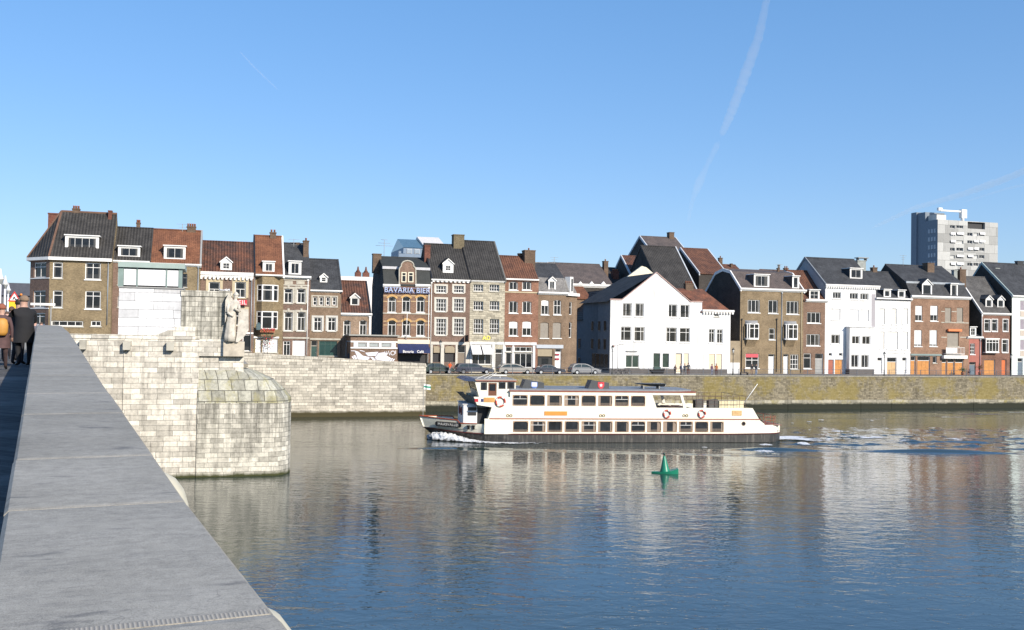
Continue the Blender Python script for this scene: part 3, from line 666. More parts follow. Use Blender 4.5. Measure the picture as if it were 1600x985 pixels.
# wall head sweeping up to the tower
sw = [Pp(a, b) for a, b in ((237, 524.5), (250, 521.5), (262, 516.5), (272, 512), (281, 510.5))]
mb.build('wall', stone_pier, pr)
s = MB(); s.box(xL, sw[0][0] - .01, -.08, .8, ztop - .298, ztop)
pts = sw + [(x310 - .3, sw[-1][1]), (x310 - .3, ztop - .298), (sw[0][0], ztop - .298)]
s.prism(list(reversed(pts)), -.06, .8); fixn(s.build('coping', stone_pier, pr))
for r in ((124, 532, 134, 546), (192, 534, 203.5, 547), (260, 535, 272, 548)):
    x0, x1, z0, z1 = Rr(r, -.5); MB().box(x0, x1, -.55, -.003, z0, z1).build('corbel_block', cope, pr)
MB().tube((Pp(193, 600)[0], -.06, -.1), (Pp(193, 600)[0], -.06, ztop - .4), .03).build('pipe', stone_pier, pr)
zt = Pp(322, 454.5)[1]; zpd0 = Pp(365, 557)[1]; zs0 = Pp(345, 581)[1]
mb = MB().box(xt0, xt1, .05, 5.5, ztop - .25, zt - .42)
mb.box(xt0 + 0, x310, .821, 5.5, 0, ztop - .251)
mb.build('tower', stone_cut, pr)
MB().box(xt0 - .04, xt1 + .03, -.01, 5.55, zt - .418, zt).build('tower_coping', stone_cut, pr)
xs1 = Pp(381, 568)[0]
MB().box(x310 + .0, xs1, .32, 5.2, zs0 - .6, zpd0 - .0).build('shaft', stone_pier, pr)
MB().box(x310 + .0, xt1 + .05, .06, 5.2, zpd0 + .002, ztop - .251).build('shaft_upper', stone_pier, pr)
x0, x1, z0, z1 = Rr((349, 534, 382, 557), -.5); PED = (x0, x1, z1)
MB().box(x0, x1, -.35, 4.5, zpd0 + .003, z1).build('pedestal', plain('pedestal_stone', (.47, .42, .34), .85, .25, 2), pr)
xc1 = Pp(454.5, 690, 2.)[0]; zcap = Pp(400, 630)[1]
def outline(x1, ins, z):
    ins = ins * .22      # stadium: long front face, round nose to the right
    yb, yf = 5.4 - ins, -.10 + ins; h = (yb - yf) / 2; xc = x1 - h * .55; pts = [(x310 - .05, yf, z)] + [(x310 + (xc - x310) * i / 6, yf, z) for i in range(1, 6)]
    pts += [(xc + h * .55 * cos(t), (yf + yb) / 2 + h * sin(t), z) for t in [(-pi / 2 + pi * i / 16) for i in range(17)]]
    return pts + [(x310 - .05, yb, z)]
zr = [Pp(400, y)[1] for y in (630, 611, 594, 583, 577)]
MB().rings([outline(xc1, 0, -3), outline(xc1, 0, .25), outline(xc1, .0, zcap)], smooth=False).build('cutwater', stone_cut, pr)
cap = MB(); cx = [Pp(a, b, 2.)[0] for a, b in ((455, 630), (446, 608), (428, 596), (404, 586), (386, 579))]
cap.rings([outline(cx[0] + .04, -.04, zr[0]), outline(cx[0] + .02, 0.02, zr[0] + .35), outline(cx[1], .25, zr[1]), outline(cx[2], .8, zr[2]), outline(cx[3], 1.5, zr[3]), outline(cx[4], 2.1, zr[4])], smooth=False)
cap.build('cutwater_cap', capst, pr)
# land block behind the wall
ab = MB(); xa1 = xs1 - 1; ab.box(xL - 30, x310 - .5, 2.01, 50, -3, 9.2); ab.box(x310 - .49, xs1 + .5, 5.6, 50, -3, 8.2)
ab.build('abutment', brs, pr)
# carved figure on the pedestal
st = empty('statue', PF.W(PED[0], 0, PED[2]), TH, label='weathered stone statue of a robed figure with shield, standing against the pier tower', cat='statue')
sx = Pp(363, 500, -.3)[0] - PED[0]; H = Pp(366, 456, -.3)[1] - PED[2]
def ell(cx, cy, z, a, b, n=16, fold=0): return [(cx + a * cos(t) * (1 + fold * cos(7 * t)), cy + b * sin(t) * (1 + fold * cos(7 * t)), z) for t in [2 * pi * i / n for i in range(n)]]
stm = plain('statue_stone', (.54, .50, .43), .85, .28, 2.5, bumps=.5)
R_ = []
for z, a, b, ox, f in ((0, .42, .4, -.12, .08), (.12, .44, .4, -.12, .08), (.3, .36, .34, -.1, .08), (.48, .33, .31, -.06, .06), (.56, .30, .28, -.02, .03), (.66, .38, .31, .03, .02), (.76, .43, .32, .08, 0), (.81, .36, .27, .12, 0), (.835, .14, .14, .17, 0), (.86, .12, .13, .19, 0), (.885, .17, .18, .21, 0), (.93, .19, .20, .23, 0), (.97, .15, .16, .23, 0), (1.0, .04, .05, .22, 0)):
    R_.append(ell(sx + ox, -.28, z * H, a, b, 24, f))
MB().rings(R_).build('figure', stm, st)
arm = MB(); arm.tube((sx - .3, -.42, .74 * H), (sx - .36, -.62, .58 * H), .13, .10, 10).tube((sx - .36, -.62, .58 * H), (sx + .06, -.66, .50 * H), .11, .075, 10).tube((sx + .42, -.4, .74 * H), (sx + .5, -.6, .60 * H), .13, .10, 10).tube((sx + .5, -.6, .6 * H), (sx + .12, -.7, .66 * H), .10, .07, 10)
arm.build('arms', stm, st)
def LS(px, py): a = Pp(px, py, -.4); return a[0] - PED[0], a[1] - PED[2]
MB().prism([LS(*p) for p in ((373, 486), (377, 483), (388, 483.5), (388.5, 516), (380, 528), (372, 535), (368, 535), (371, 515))][::-1], -.55, -.1).build('shield', stm, st)
MB().prism([LS(*p) for p in ((357, 459), (364, 468), (357, 480), (353, 500), (351.5, 505), (352, 470))][::-1], -.5, .3).build('cloak', stm, st)
MB().lathe((sx + .23, -.28, .93 * H), [(.215, -.02), (.225, .03), (.17, .12), (.05, .2)], 14).build('helmet', stm, st)
# bridge keeper's house: stone base with a glazed watch room
kf = Frame(80.5 + .12, 184, 9.2); kh = empty('watch_house', kf.o, TH, label='white stone watch house with flat mint-green roof and glazed upper room above the pier wall', cat='watch house')
w0 = 0; x1 = kf.P(285, 480)[0]; zt = kf.P(230, 449)[1]; zg = kf.P(230, 412)[1]
front = ashlar('white_ashlar', (.70, .70, .71), 2.4, .62, dark=.14, wetz=-9, streak=.25, ms=.018, joint=.1)
MB().box(w0, x1, 0, 4.5, -.5, zt - .08).build('base_wall', front, kh)
MB().box(w0 - .06, x1 + .1, -.1, 4.6, zt - .078, zt + .02).build('ledge', GREYT, kh)
mint = plain('mint_metal', (.32, .40, .37), .5, .1)
MB().box(w0 - .1, x1 + .12, -.18, 4.7, zg - .32, zg + .05).build('flat_roof', mint, kh)
blindw = plain('white_blind', (.76, .77, .78), .6, .03)
MB().box(w0 + .15, x1 - .1, .3, 4.3, zt + .021, zg - .321).build('inner_room', DARK, kh)
for a, b in ((193.5, 213), (215.5, 259), (261.5, 279)):
    xa, xb = kf.P(a, 430)[0], kf.P(b, 430)[0]; MB().box(xa, xb, .05, .12, zt + .12, zg - .42).build('blind_panel', blindw, kh)
fr = MB()
for a, b in ((184.5, 193), (213.2, 215.3), (259.2, 261.3), (279.2, 285)):
    xa, xb = kf.P(a, 430)[0], kf.P(b, 430)[0]; MB().box(xa, xb, 0, .2, zt + .021, zg - .322).build('frame_post', plain('green_grey_frame', (.20, .27, .25), .5, .1), kh)
# ---------------------------------------------------------------- the rows of houses
BR_OLIVE = brick('olive_brick', (.245, .19, .115)); BR_BROWN = brick('brown_brick', (.225, .16, .11)); BR_DK = brick('dark_brown_brick', (.14, .10, .08))
BR_RED = brick('red_brick', (.27, .145, .10)); BR_PURP = brick('purple_brown_brick', (.205, .14, .11)); BR_TAN = brick('tan_brick', (.29, .21, .15)); BR_SIDE = brick('side_shade_brick', (.065, .058, .052))  # BR_SIDE: brick darkened to put the shade of side walls into it
GREYST = ashlar('grey_house_stone', (.44, .40, .31), .7, .3, dark=.12, wetz=-9, streak=.2); PLW = plaster('white_plaster', (.82, .82, .82))
PLW2 = plain('off_white_plaster', (.80, .77, .74), .8, .05, .5); REDPL = plain('red_painted_wall', (.36, .13, .10), .8, .12)
T_BLK = tiles('black_pantiles', (.058, .054, .050)); T_BRN = tiles('dark_brown_pantiles', (.065, .045, .032)); T_RED = tiles('red_pantiles', (.165, .075, .045), (.10, .05, .035))
T_ORG = tiles('orange_flat_tiles', (.20, .085, .045), (.14, .06, .035), ribs=.25, rib=.25); T_MIX = tiles('brown_red_pantiles', (.15, .065, .04), (.06, .04, .035)); T_SLT = tiles('slate', (.06, .062, .066), ribs=.12, rib=.3, course=.3)
T_GRY = tiles('grey_slate', (.11, .105, .10), ribs=.15, rib=.3, course=.3); T_LG = tiles('pale_slate', (.22, .21, .20), ribs=.15, rib=.3, course=.3); FELT = plain('roofing_felt', (.035, .038, .036), .8, .2)
T_BG = tiles('brown_grey_tiles', (.12, .095, .085), (.09, .075, .07), ribs=.2)
TANSH = plain('tan_shutter', (.33, .27, .18), .6, .08); GREYSH = plain('grey_brown_shutter', (.27, .24, .20), .6, .08); WSH = plain('white_shutter', (.78, .76, .73), .6, .05); NAVY = plain('navy_canvas', (.018, .03, .10), .8, .15)
GREEN = plain('dark_green_paint', (.02, .06, .05), .45, .15); CREAMSH = plain('cream_shutter', (.70, .58, .42), .6, .05); SURR = plain('tan_stone_surround', (.50, .42, .28), .85, .15)
LR = 'houses of the row along the river'

# A: corner house at the bridge head
h = House('corner_house', 'olive-brick corner house with hipped black tile roof and wide white dormer, beyond the parapet', 138, (75, 172.5), 9.0, 10, BR_OLIVE, group=LR)
for r in ((82.5, 410, 98, 435), (82.5, 454, 98, 481)): h.win(r, cols=1, rows=(.72,))
for r in ((133, 411, 157.6, 437), (133, 455, 157.6, 483)): h.win(r, cols=2, rows=(.72,), sill='w')
h.win((80, 501.5, 130, 510), cols=4, rows=()); h.win((142, 501.5, 158, 510), cols=2, rows=())
h.prof = [(0, h.P(120, 402)[1]), (5., h.P(130, 333, 5.)[1])]; h.eave = h.prof[0][1]; ez, rz = h.prof[0][1], h.prof[1][1]
fx = h.P(47, 440, 3.2)[0]; w = h.w; h.ops_c = [] ; t = ez
m = MB(); front_wall(m, 0, w, -1.2, t, h.ops); m.face([(w, 0, -1.2), (w, 10, -1.2), (w, 10, t), (w, 5, rz), (w, 0, t)], 1); m.face([(fx, 3.2, -1.2), (fx, 3.2, t), (fx, 10, t), (fx, 10, -1.2)], 1); m.face([(w, 10, -1.2), (fx, 10, -1.2), (fx, 10, t), (w, 10, t)], 1)
m.face([(.05, .35, -1.2), (w - .05, .35, -1.2), (w - .05, .35, t), (.05, .35, t)], 2); m.build('wall', [BR_OLIVE, BR_OLIVE, DARK], h.root)
# the chamfered corner, with a window on each storey
ca = math.atan2(3.2, -fx); cl = sqrt(fx * fx + 3.2 ** 2); ch = empty('corner_bay', (fx, 3.2, 0), -ca); ch.parent = h.root; ch.matrix_basis = Matrix.Translation((fx, 3.2, 0)) @ Matrix.Rotation(-ca, 4, 'Z')
zs = [(h.P(60, 434, 1.5)[1], h.P(60, 410, 1.5)[1]), (h.P(60, 481, 1.5)[1], h.P(60, 454, 1.5)[1]), (h.P(60, 508, 1.5)[1], h.P(60, 489, 1.5)[1])]
m = MB(); ops = [(cl * .18, cl * .82, a, b) for a, b in zs]; front_wall(m, 0, cl, -1.2, t, ops); m.face([(0, .4, -1.2), (cl, .4, -1.2), (cl, .4, t), (0, .4, t)], 1)
for o in ops: m.box(-.02, cl + .02, -.05, 0.02, o[2] - .14, o[2] - .02, 2)
m.build('wall', [BR_PURP, DARK, WHITE], ch)
for o in ops: window_parts(ch, o[0], o[1], o[2], o[3], cols=(.5,), rows=(.7,), t=.12)
mr = MB(); o_ = .35; nz = ez - .05
rl_ = (h.P(96, 332, 5.)[0], 5., rz + .1); rr_ = (w, 5., rz + .1); c1 = (-.1, -o_, nz); c2 = (fx - .35, 3.0, nz); c3 = (w, -o_, nz); c4 = (fx - .35, 10.3, nz); c5 = (w, 10.3, nz)
mr.face([c1, c3, rr_, rl_]); mr.face([c2, c1, rl_]); mr.face([c4, c2, rl_]); mr.face([c5, c4, rl_, rr_]); mr.face([c1, c2, c4, c5, c3])
h.roofo = fixn(mr.build('roof', T_BLK, h.root)); hp = MB().path([c1, rl_], .14).path([c2, rl_], .14).path([rl_, rr_], .14); hp.build('ridge_tiles', plain('ridge_tile', (.16, .09, .06), .8, .2), h.roofo)
cm = MB(); cz0, cz1 = ez - .45, ez - .07
cm.prismz([(-.1, -o_ - .1), (w, -o_ - .1), (w, -.003), (0, -.003), (fx, 3.2), (fx, 10), (fx - .45, 10), (fx - .45, 3.05)], cz0, cz1); fixn(cm.build('cornice', WHITE, h.root))
h.dormer((101.6, 369, 154.6, 391), 'flat', wins=4, marg=(.3, .3, .3)); h.chimney((169, 329, 174.5, 349), mat=CHIMR, pots=0, y=4.6); h.chimney((113, 326, 124, 333), pots=3, y=5.2)
h.chimney((75, 333, 91, 356), pots=0, y=6.8, mat=CHIMR, thick=1.)
h.band((75, 500, 160, 514), PLW2, .05) if False else None
h.drain(169.5, 404, 508)

# B: two houses behind the watch house
h = House('terraced_house', 'brown terraced house with black tile roof and white dormer, directly right of the corner house', 139.5, (172.5, 233), 9.0, 10, BR_PURP, group=LR)
h.win((184, 425, 189, 445), 1, ()); h.win((184, 463, 189, 480), 1, ())
h.roof((205, 407), [(4.5, (205, 357.5))], T_BLK, verge={'l': plain('grey_verge', (.3, .3, .3))}); h.cornice((170, 407.5, 234, 411.5)); h.dormer((184.5, 385.5, 219, 403), 'flat', 2, marg=(.25, .25, .25)); h.wall()
h.chimney((213, 348, 219, 356), pots=2, y=4.7, thick=.5)
h = House('terraced_house', 'terraced house with red-brown roof and beige dormer, rising right behind the watch house', 139.5, (233, 311), 9.0, 10, BR_OLIVE, group=LR)
h.win((284, 428, 292.5, 449), 1, (.7,), fm=GREYT); h.win((297, 470, 305, 495), 1, (.7,))
h.roof((270, 412), [(4.5, (270, 361))], T_ORG, verge={'r': GREYT}); h.cornice((233, 412, 315, 416)); h.dormer((256, 385, 290, 407), 'flat', 2, mat=PLW2, marg=(.25, .25, .3)); h.wall(); h.drain(310, 416, 500)
h.chimney((292, 354, 306, 364), pots=4, thick=.6)
# C: hotel with red sign
h = House('terraced_house', 'dark brown terraced house with ribbed red-brown roof and single pointed dormer, behind the statue', 141, (311.5, 396), 8.6, 10, BR_PURP, group=LR)
for a, b in ((326, 343.5), (367, 384)): h.win((a, 441, b, 465.5), 2, (.55,), sur=.35, surm=SURR, rowpat='T', keystone=True); h.win((a, 484, b, 509), 2, (.6,), sur=.35, surm=SURR)
h.win((330, 523, 352, 548), 3, (.7,)); h.door((362, 522, 374, 556), WHITE, transom=.25); h.win((379, 523, 392, 549), 1, ())
h.roof((352, 425), [(4.5, (350, 379.5))], T_MIX, verge={'r': BLACK}); h.cornice((311.5, 425.5, 396, 434.5), dent=.5); h.dormer((344.5, 401, 362.5, 424), 'gable', 2, (.5,), marg=(.28, .28, .35)); h.wall(); h.drain(393.5, 434, 550)
h.band((311.6, 519, 395.8, 521.5), WHITE, .06)
sg = tag(MB().box(*[v for v in (h.R((371.5, 469, 386, 477), -.6)[0], h.R((371.5, 469, 386, 477), -.6)[1])], -.75, -.6, *h.R((371.5, 469, 386, 477), -.6)[2:]).build('hotel_sign', plain('red_sign', (.55, .03, .05), .5, .05)), 'small red sign with white letters beside the head of the stone statue', 'sign')
sg.matrix_world = h.root.matrix_basis
def text(par, txt, x, z, y, size, mat, name='lettering', ext=.02, align='CENTER', M=None, sx=1., off=0.):
    c = bpy.data.curves.new(name, 'FONT'); c.body = txt; c.size = size; c.extrude = ext; c.align_x = align; c.align_y = 'CENTER'; c.space_character = 1.05; c.offset = off
    t = bpy.data.objects.new(name + '_curve', c); COL.objects.link(t); bpy.context.view_layer.update()
    me = bpy.data.meshes.new_from_object(t.evaluated_get(bpy.context.evaluated_depsgraph_get())); bpy.data.objects.remove(t); bpy.data.curves.remove(c)
    me.materials.clear(); me.materials.append(mat); o = bpy.data.objects.new(name, me); COL.objects.link(o); o.parent = par; o.location = (x, y, z); o.rotation_euler = (pi / 2, 0, 0); o.scale = (sx, 1, 1)
    return o
rx = h.R((371.5, 469, 386, 477), -.76); text(sg, 'EIL', (rx[0] + rx[1]) / 2, (rx[2] + rx[3]) / 2, -.77, .8, WHITE)
# D: orange roof with two-storey bay
h = House('terraced_house', 'house with orange-red roof, two-storey bay and red window flowers, right of the statue', 142, (396, 441.5), 7.4, 10, BR_OLIVE, group=LR)
yb = -.75; bx = [h.P(p, 480, y)[0] for p, y in ((400.6, 0), (409, yb), (426.5, yb), (434.8, 0))]
rows_ = [(h.P(417, b, yb)[1], h.P(417, a, yb)[1]) for a, b in ((446, 470), (487.5, 513.5))]; bz0 = h.P(417, 526, yb)[1]; bz1 = h.P(417, 432, yb)[1]
bm = MB(); pl = [(bx[0], 0), (bx[1], yb), (bx[2], yb), (bx[3], 0)]
zl = [bz0, rows_[1][0] - .1, rows_[1][1] + .1, rows_[0][0] - .1, rows_[0][1] + .1, bz1]
for k in (0, 2, 4): bm.prismz(pl, zl[k], zl[k + 1])
bm.prismz([(bx[0] + .15, .15), (bx[1] + .12, yb + .2), (bx[2] - .12, yb + .2), (bx[3] - .15, .15)], zl[1], zl[4] - .01, 1)
bayo = bm.build('bay', [BR_OLIVE, DARK], h.root)
for z0_, z1_ in rows_:
    for (xa, ya), (xb_, yb_), cc, rw_ in (((bx[0], 0), (bx[1], yb), 1, (.7,)), ((bx[1], yb), (bx[2], yb), 1, (.68,)), ((bx[2], yb), (bx[3], 0), 1, (.7,))):
        an = math.atan2(yb_ - ya, xb_ - xa); ln = math.hypot(xb_ - xa, yb_ - ya); e = empty('window_bay', (xa, ya, 0), an); e.matrix_basis = Matrix.Translation((xa, ya, 0)) @ Matrix.Rotation(an, 4, 'Z')
        wf = window_parts(h.root, 0, ln, z0_ - .1, z1_ + .1, cc, rw_, y=.02, t=.14); wf.matrix_basis = e.matrix_basis; bpy.data.objects.remove(e)
h.win((399, 529.5, 408, 551), 1, (), pane=blindw); h.win((410, 529.5, 434, 551), 2, (), pane=blindw)
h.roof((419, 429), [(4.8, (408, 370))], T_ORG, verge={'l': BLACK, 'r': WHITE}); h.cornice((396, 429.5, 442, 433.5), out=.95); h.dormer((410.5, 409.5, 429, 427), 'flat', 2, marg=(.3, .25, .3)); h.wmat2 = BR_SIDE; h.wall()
h.band((396.1, 526, 436, 528.8), WHITE, .1); h.drain(398, 434, 545); h.chimney((422, 363, 431.5, 371), pots=2)
xx, zz = h.P(418, 517, -1.); fl = tag(MB().box(xx - .95, xx + .95, -1.15, -.85, zz - .22, zz + .02).build('flower_box', POT), 'window box of red flowers on the lower bay of the orange-roofed house', 'flower box'); fl.matrix_world = h.root.matrix_basis
fm_ = MB(); 
for i in range(120): x = xx + random.uniform(-1, 1); y = -1 + random.uniform(-.25, .2); z = zz + random.uniform(-.1, .3); fm_.lathe((x, y, z), [(.01, -.06), (.07, 0), (.01, .06)], 5, mi=0 if random.random() < .7 else 1)
fm_.build('flowers', [plain('red_petals', (.62, .02, .03), .6, .2), plain('leaf', (.05, .10, .03), .6, .3)], fl)
lx, lz = h.P(404, 511, -1.2); ln_ = tag(MB().prismz([(lx - .28, -1.45), (lx + .28, -1.45), (lx + .28, -.9), (lx - .28, -.9)], lz - .4, lz + .35).tube((lx, -1.2, lz + .34), (lx, -1.2, lz + .6), .3, .02, 6).tube((lx, -1.2, lz + .1), (lx, .05, lz + .7), .03).build('wall_lantern', plain('verdigris', (.06, .10, .11), .5, .2)), 'dark square lantern hanging from the left corner of the lower bay', 'lantern'); ln_.matrix_world = h.root.matrix_basis
# E: stone-trimmed
h = House('terraced_house', 'narrow purple-brown house with pale stone window surrounds and tall white dormer, mid left row', 142.5, (441.5, 483.5), 7.1, 10, BR_PURP, group=LR)
for y0, y1 in ((451.5, 474), (488, 517.5)):
    for a, b in ((443.8, 457), (464, 477.2)): h.win((a, y0, b, y1), 2, (.72,), arch=.12, sur=.28, rowpat='T', keystone=True)
h.win((442.5, 533, 453.5, 556), 2, (.75,)); h.win((457, 532, 477, 556), 1, (), pane=blindw)
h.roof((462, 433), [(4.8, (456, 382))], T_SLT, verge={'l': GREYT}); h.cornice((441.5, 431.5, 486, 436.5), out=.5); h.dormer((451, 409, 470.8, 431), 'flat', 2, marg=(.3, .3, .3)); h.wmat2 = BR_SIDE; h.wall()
h.band((442, 437.5, 483, 439), STONE, .08); h.band((442, 445, 483, 447), STONE, .1); h.band((442, 527, 483, 529.5), STONE, .12)
for a, b in ((444.5, 457.5), (463, 476)): h.band((a, 439.5, b, 444.5), STONE, .05)
h.drain(481.5, 437, 556, WHITE); h.chimney((474, 376, 482.5, 406), y=3.2, pots=1, thick=.9, mat=CHIMB); h.chimney((462, 379, 468, 384), pots=0, y=4.8, thick=.4)
# F: slate roof
h = House('terraced_house', 'brown house with broad grey slate roof, tiny pointed dormer and strip of four small windows', 143, (483.5, 532), 6.8, 10, BR_BROWN, group=LR)
for a, b in ((489, 495.2), (499, 505.2), (509.3, 515.3), (519.3, 525.4)): h.win((a, 464.5, b, 477.5), 1, (.5,), sill=False, t=.1)
x0, x1, z0, z1 = h.R((486.3, 462, 528, 480.5)); sm = MB(); 
sm.box(x0, x1, -.06, .01, z1 - .14, z1).box(x0, x1, -.06, .01, z0, z0 + .16)
for i in (486.3, 496, 506, 516, 526): xa = h.P(i, 470)[0]; sm.box(xa, xa + .17, -.058, .01, z0 + .161, z1 - .141)
sm.build('window_surround', STONE, h.root)
for a, b in ((490, 502.6), (512, 524.6)): h.win((a, 496.5, b, 517.5), 2, (.7,), sur=.28, surm=plain('pale_grey_surround', (.52, .50, .45), .8, .08))
h.door((485.5, 532.5, 495.8, 560), GREEN, transom=.3, frame=STONE, panels=1); h.win((498.5, 533, 526.5, 556), 3, (.78,), pane=plain('green_window', (.015, .05, .045), .2, .2), fm=plain('green_frame', (.03, .08, .07), .5, .1))
h.roof((508, 453), [(4.8, (503, 407))], T_SLT, verge={'r': T_SLT}); h.cornice((483.5, 453.5, 535, 457)); h.dormer((500, 427, 511.5, 443), 'gable', 1, (.5,), marg=(.18, .18, .25)); h.wmat2 = BR_SIDE; h.wall(); h.band((484, 529, 532, 531.5), STONE, .1)
# G: low house
h = House('terraced_house', 'low reddish house with ribbed red-brown roof and arched windows, behind the graffitied kiosk', 143.5, (532, 578), 6.5, 9, BR_TAN, group=LR)
for a, b in ((536.5, 547.8), (561.5, 573)): h.win((a, 500.5, b, 524), 2, (.68,), arch=.2, rowpat='T')
h.win((540, 534, 570, 556), 3, ())
h.roof((555, 489), [(4.6, (551, 441))], T_MIX, verge={'l': T_SLT, 'r': BLACK}); h.cornice((531, 489.5, 581, 494), out=.4); h.dormer((547.3, 458, 561.5, 479), 'gable', 1, (), marg=(.16, .16, .25), mat=plain('dormer_grey', (.55, .53, .5), .6, .05)); h.wmat2 = BR_SIDE; h.wall(); h.drain(577.5, 494, 545, WHITE)
# kiosk
kf2 = Frame(139.2, 547.6, 5.6); ko = empty('kiosk', kf2.o, TH, label='flat-roofed brick kiosk with white window band and large white graffiti above the ramp wall', cat='kiosk')
kw = kf2.P(621, 545)[0]; zt = kf2.P(585, 524)[1]; KR = kf2.R
m = MB().box(0, kw, 0, 4.5, -1, zt - .12); m.build('wall', brick('kiosk_brick', (.22, .15, .11)), ko)
MB().box(-.25, kw + .2, -.35, 4.8, zt - .118, zt + .06).build('roof', plain('grey_roof_edge', (.33, .33, .30), .7, .1), ko)
a = KR((547.8, 533.2, 620.8, 545)); b = MB(); b.box(.01, kw - .01, -.1, -.003, a[3] - .2, a[3]); b.box(.01, kw - .01, -.12, -.003, a[2], a[2] + .18)
for p in (552.5, 555.5, 573.2, 592.3, 611.5, 614.5): x = kf2.P(p, 540)[0]; b.box(x, x + .3, -.09, -.003, a[2] + .181, a[3] - .201)
b.build('band', WHITE, ko)
for p, q_ in ((558, 572.5), (576.5, 591.5), (596, 610.8)):
    r = KR((p, 536, q_, 542.5)); window_parts(ko, r[0], r[1], r[2], r[3], 1, (), y=-.06, fm=GREYT, pane=plain('frosted_pane', (.35, .38, .37), .2, .1))
m = MB(); gr = plain('white_spray_paint', (.80, .80, .83), .6, .05); gd = plain('grey_spray_paint', (.30, .27, .30), .6, .1)
def G(px, py): return kf2.P(px, py)
def shp(pts, y, mi): m.prism([G(*p) for p in pts][::-1], y, y + .006, mi)
for pts in (((554.5, 548.5), (560, 550), (566.5, 556), (577.5, 558.5), (573.5, 563), (559.5, 562), (557.5, 555)), ((571, 551.5), (590.5, 550), (587, 556), (575.5, 556.5)), ((592, 552), (600, 551), (606, 553), (603, 555.5), (611, 560), (607, 565), (588, 562), (586.5, 558.5)), ((578.5, 558), (583, 558.5), (588.5, 565), (585, 565.3)), ((552, 556), (555, 555.3), (557.8, 560.5), (555.5, 562)), ((549.5, 557.5), (551.3, 557), (554.5, 562), (553, 562)), ((612, 560), (614, 560), (610.8, 565.5), (608.5, 565.3)), ((615.2, 561), (617, 561), (613.5, 566), (611.7, 565.8))): 
    cx_ = sum(p[0] for p in pts) / len(pts); cy_ = sum(p[1] for p in pts) / len(pts)
    shp([(cx_ + (p[0] - cx_) * 1.09 + (.5 if p[0] > cx_ else -.5), cy_ + (p[1] - cy_) * 1.12 + .3) for p in pts], -.010, 1); shp(pts, -.018, 0)
c_ = G(613.5, 552); m.torus((c_[0], -.012, c_[1]), (0, 1, 0), .27, .055, 14, 5, 0)
for p, q_ in (((600.5, 549.5), (603.5, 555)), ((603.5, 549.5), (605.5, 553)), ((606.5, 548.5), (609, 555.5)), ((548.5, 548.5), (556, 548.8)), ((562, 548), (569.5, 549.5)), ((617.8, 548), (618, 553))): u_, v_ = G(*p), G(*q_); m.tube((u_[0], -.012, u_[1]), (v_[0], -.012, v_[1]), .05, n=5, mi=0)
m.build('graffiti', [gr, gd], ko)
# side face of the kiosk: blue door and pale stripe
MB().box(-.05, -.003, 1.2, 2.4, .1, 2.5).build('door', plain('blue_door', (.02, .05, .10), .5, .1), ko); MB().box(-.06, -.003, .05, 4.4, a[3] - .2, a[3]).build('side_band', plain('side_band_grey', (.25, .27, .3), .6, .1), ko)

# ---- middle row
h = House('cafe', 'brown-brick beer cafe with scrolled dormer gable, blue roof lettering and navy awning', 150, (598, 672), 5.2, 11, brick('bavaria_brick', (.24, .15, .105)), group=LR)
Bb = h
for y0, y1 in ((463.5, 488.5), (500.5, 525)):
    for a, b in ((606, 619), (628.3, 641.2), (650.7, 663.5)): h.win((a, y0, b, y1), 2, (.70,), arch=.34, head=(plain('yellow_brick', (.52, .33, .14), .9, .15, 4), .3), rowpat='T', sill='w')
h.ops.append((*h.R((622, 553, 669.5, 580)), 0))
yb_ = plain('cream_brick_band', (.55, .40, .22), .9, .12, 3)
for y0 in (462, 470.5, 501.5, 507.5):
    xs_ = [599, 605.2, 619.8, 627.4, 642, 649.9, 664.4, 671.6]
    for i in (0, 2, 4, 6): h.band((xs_[i], y0, xs_[i + 1], y0 + 1.2), yb_, .015)
for y0 in (489.5, 526.5): h.band((598.2, y0, 671.8, y0 + 1.6), STONE, .09)
h.band((621, 531, 671, 537.5), CREAM, .25, 'fascia')
h.roof((635, 446), [(1.3, (635, 419)), (5.5, (628, 403.5))], FELT, thick=.1, over=.15)
h.wmat2 = BR_SIDE; h.cornice((598, 444.5, 625, 449)); h.cornice((648.5, 444.5, 672, 449)); h.wall()
MB().box(-.05, h.w + .05, .9, 1.25, h.P(635, 420, 1)[1] - .15, h.P(635, 418, 1)[1] + .05).build('mansard_trim', plain('pale_grey_trim', (.5, .5, .52), .6, .1), h.root)
# scrolled gable
gy = -.05; gp = lambda a, b: h.P(a, b, gy); c0 = 636.5
side = [(649.5, 447), (649.3, 421), (647.8, 417.5), (646.3, 417), (646, 413), (643.8, 410), (640.5, 408.3), (636.5, 407.6)]
pts = side + [(2 * c0 - a, b) for a, b in side[::-1][1:]]
pin = [gp(a, b) for a, b in pts]; gm = MB().prism(pin[::-1], gy, gy + .5); go = gm.build('gable', brick('gable_brick', (.24, .16, .12)), h.root)
em = MB()
for p, q_ in zip(pin, pin[1:]): em.tube((p[0], gy - .04, p[1]), (q_[0], gy - .04, q_[1]), .1, n=6)
em.build('gable_edging', STONE, go)
for a, b in ((627, 635), (637.5, 646)):
    r = h.R((a, 425.5, b, 441.5), gy); window_parts(go, r[0], r[1], r[2], r[3], 1, (.66,), y=gy - .09, t=.14, fm=CREAM)
MB().box(pin[0][0] - .6, pin[0][0] + .0, 0, 1, 0, .1)
BLUE = plain('sign_blue', (.03, .07, .25), .5, .05); LBL = plain('sign_pale_blue', (.42, .50, .68), .5, .03)
a0, a1 = h.P(600.5, 453, -.35), h.P(671.5, 453, -.35); sgn = empty('roof_lettering', h.root.location, TH, label='pale blue block letters on a blue backing along the cafe cornice', cat='sign')
sgn.matrix_basis = h.root.matrix_basis.copy()
zc = a0[1]; hh = h.P(635, 449, -.35)[1] - h.P(635, 457.3, -.35)[1]
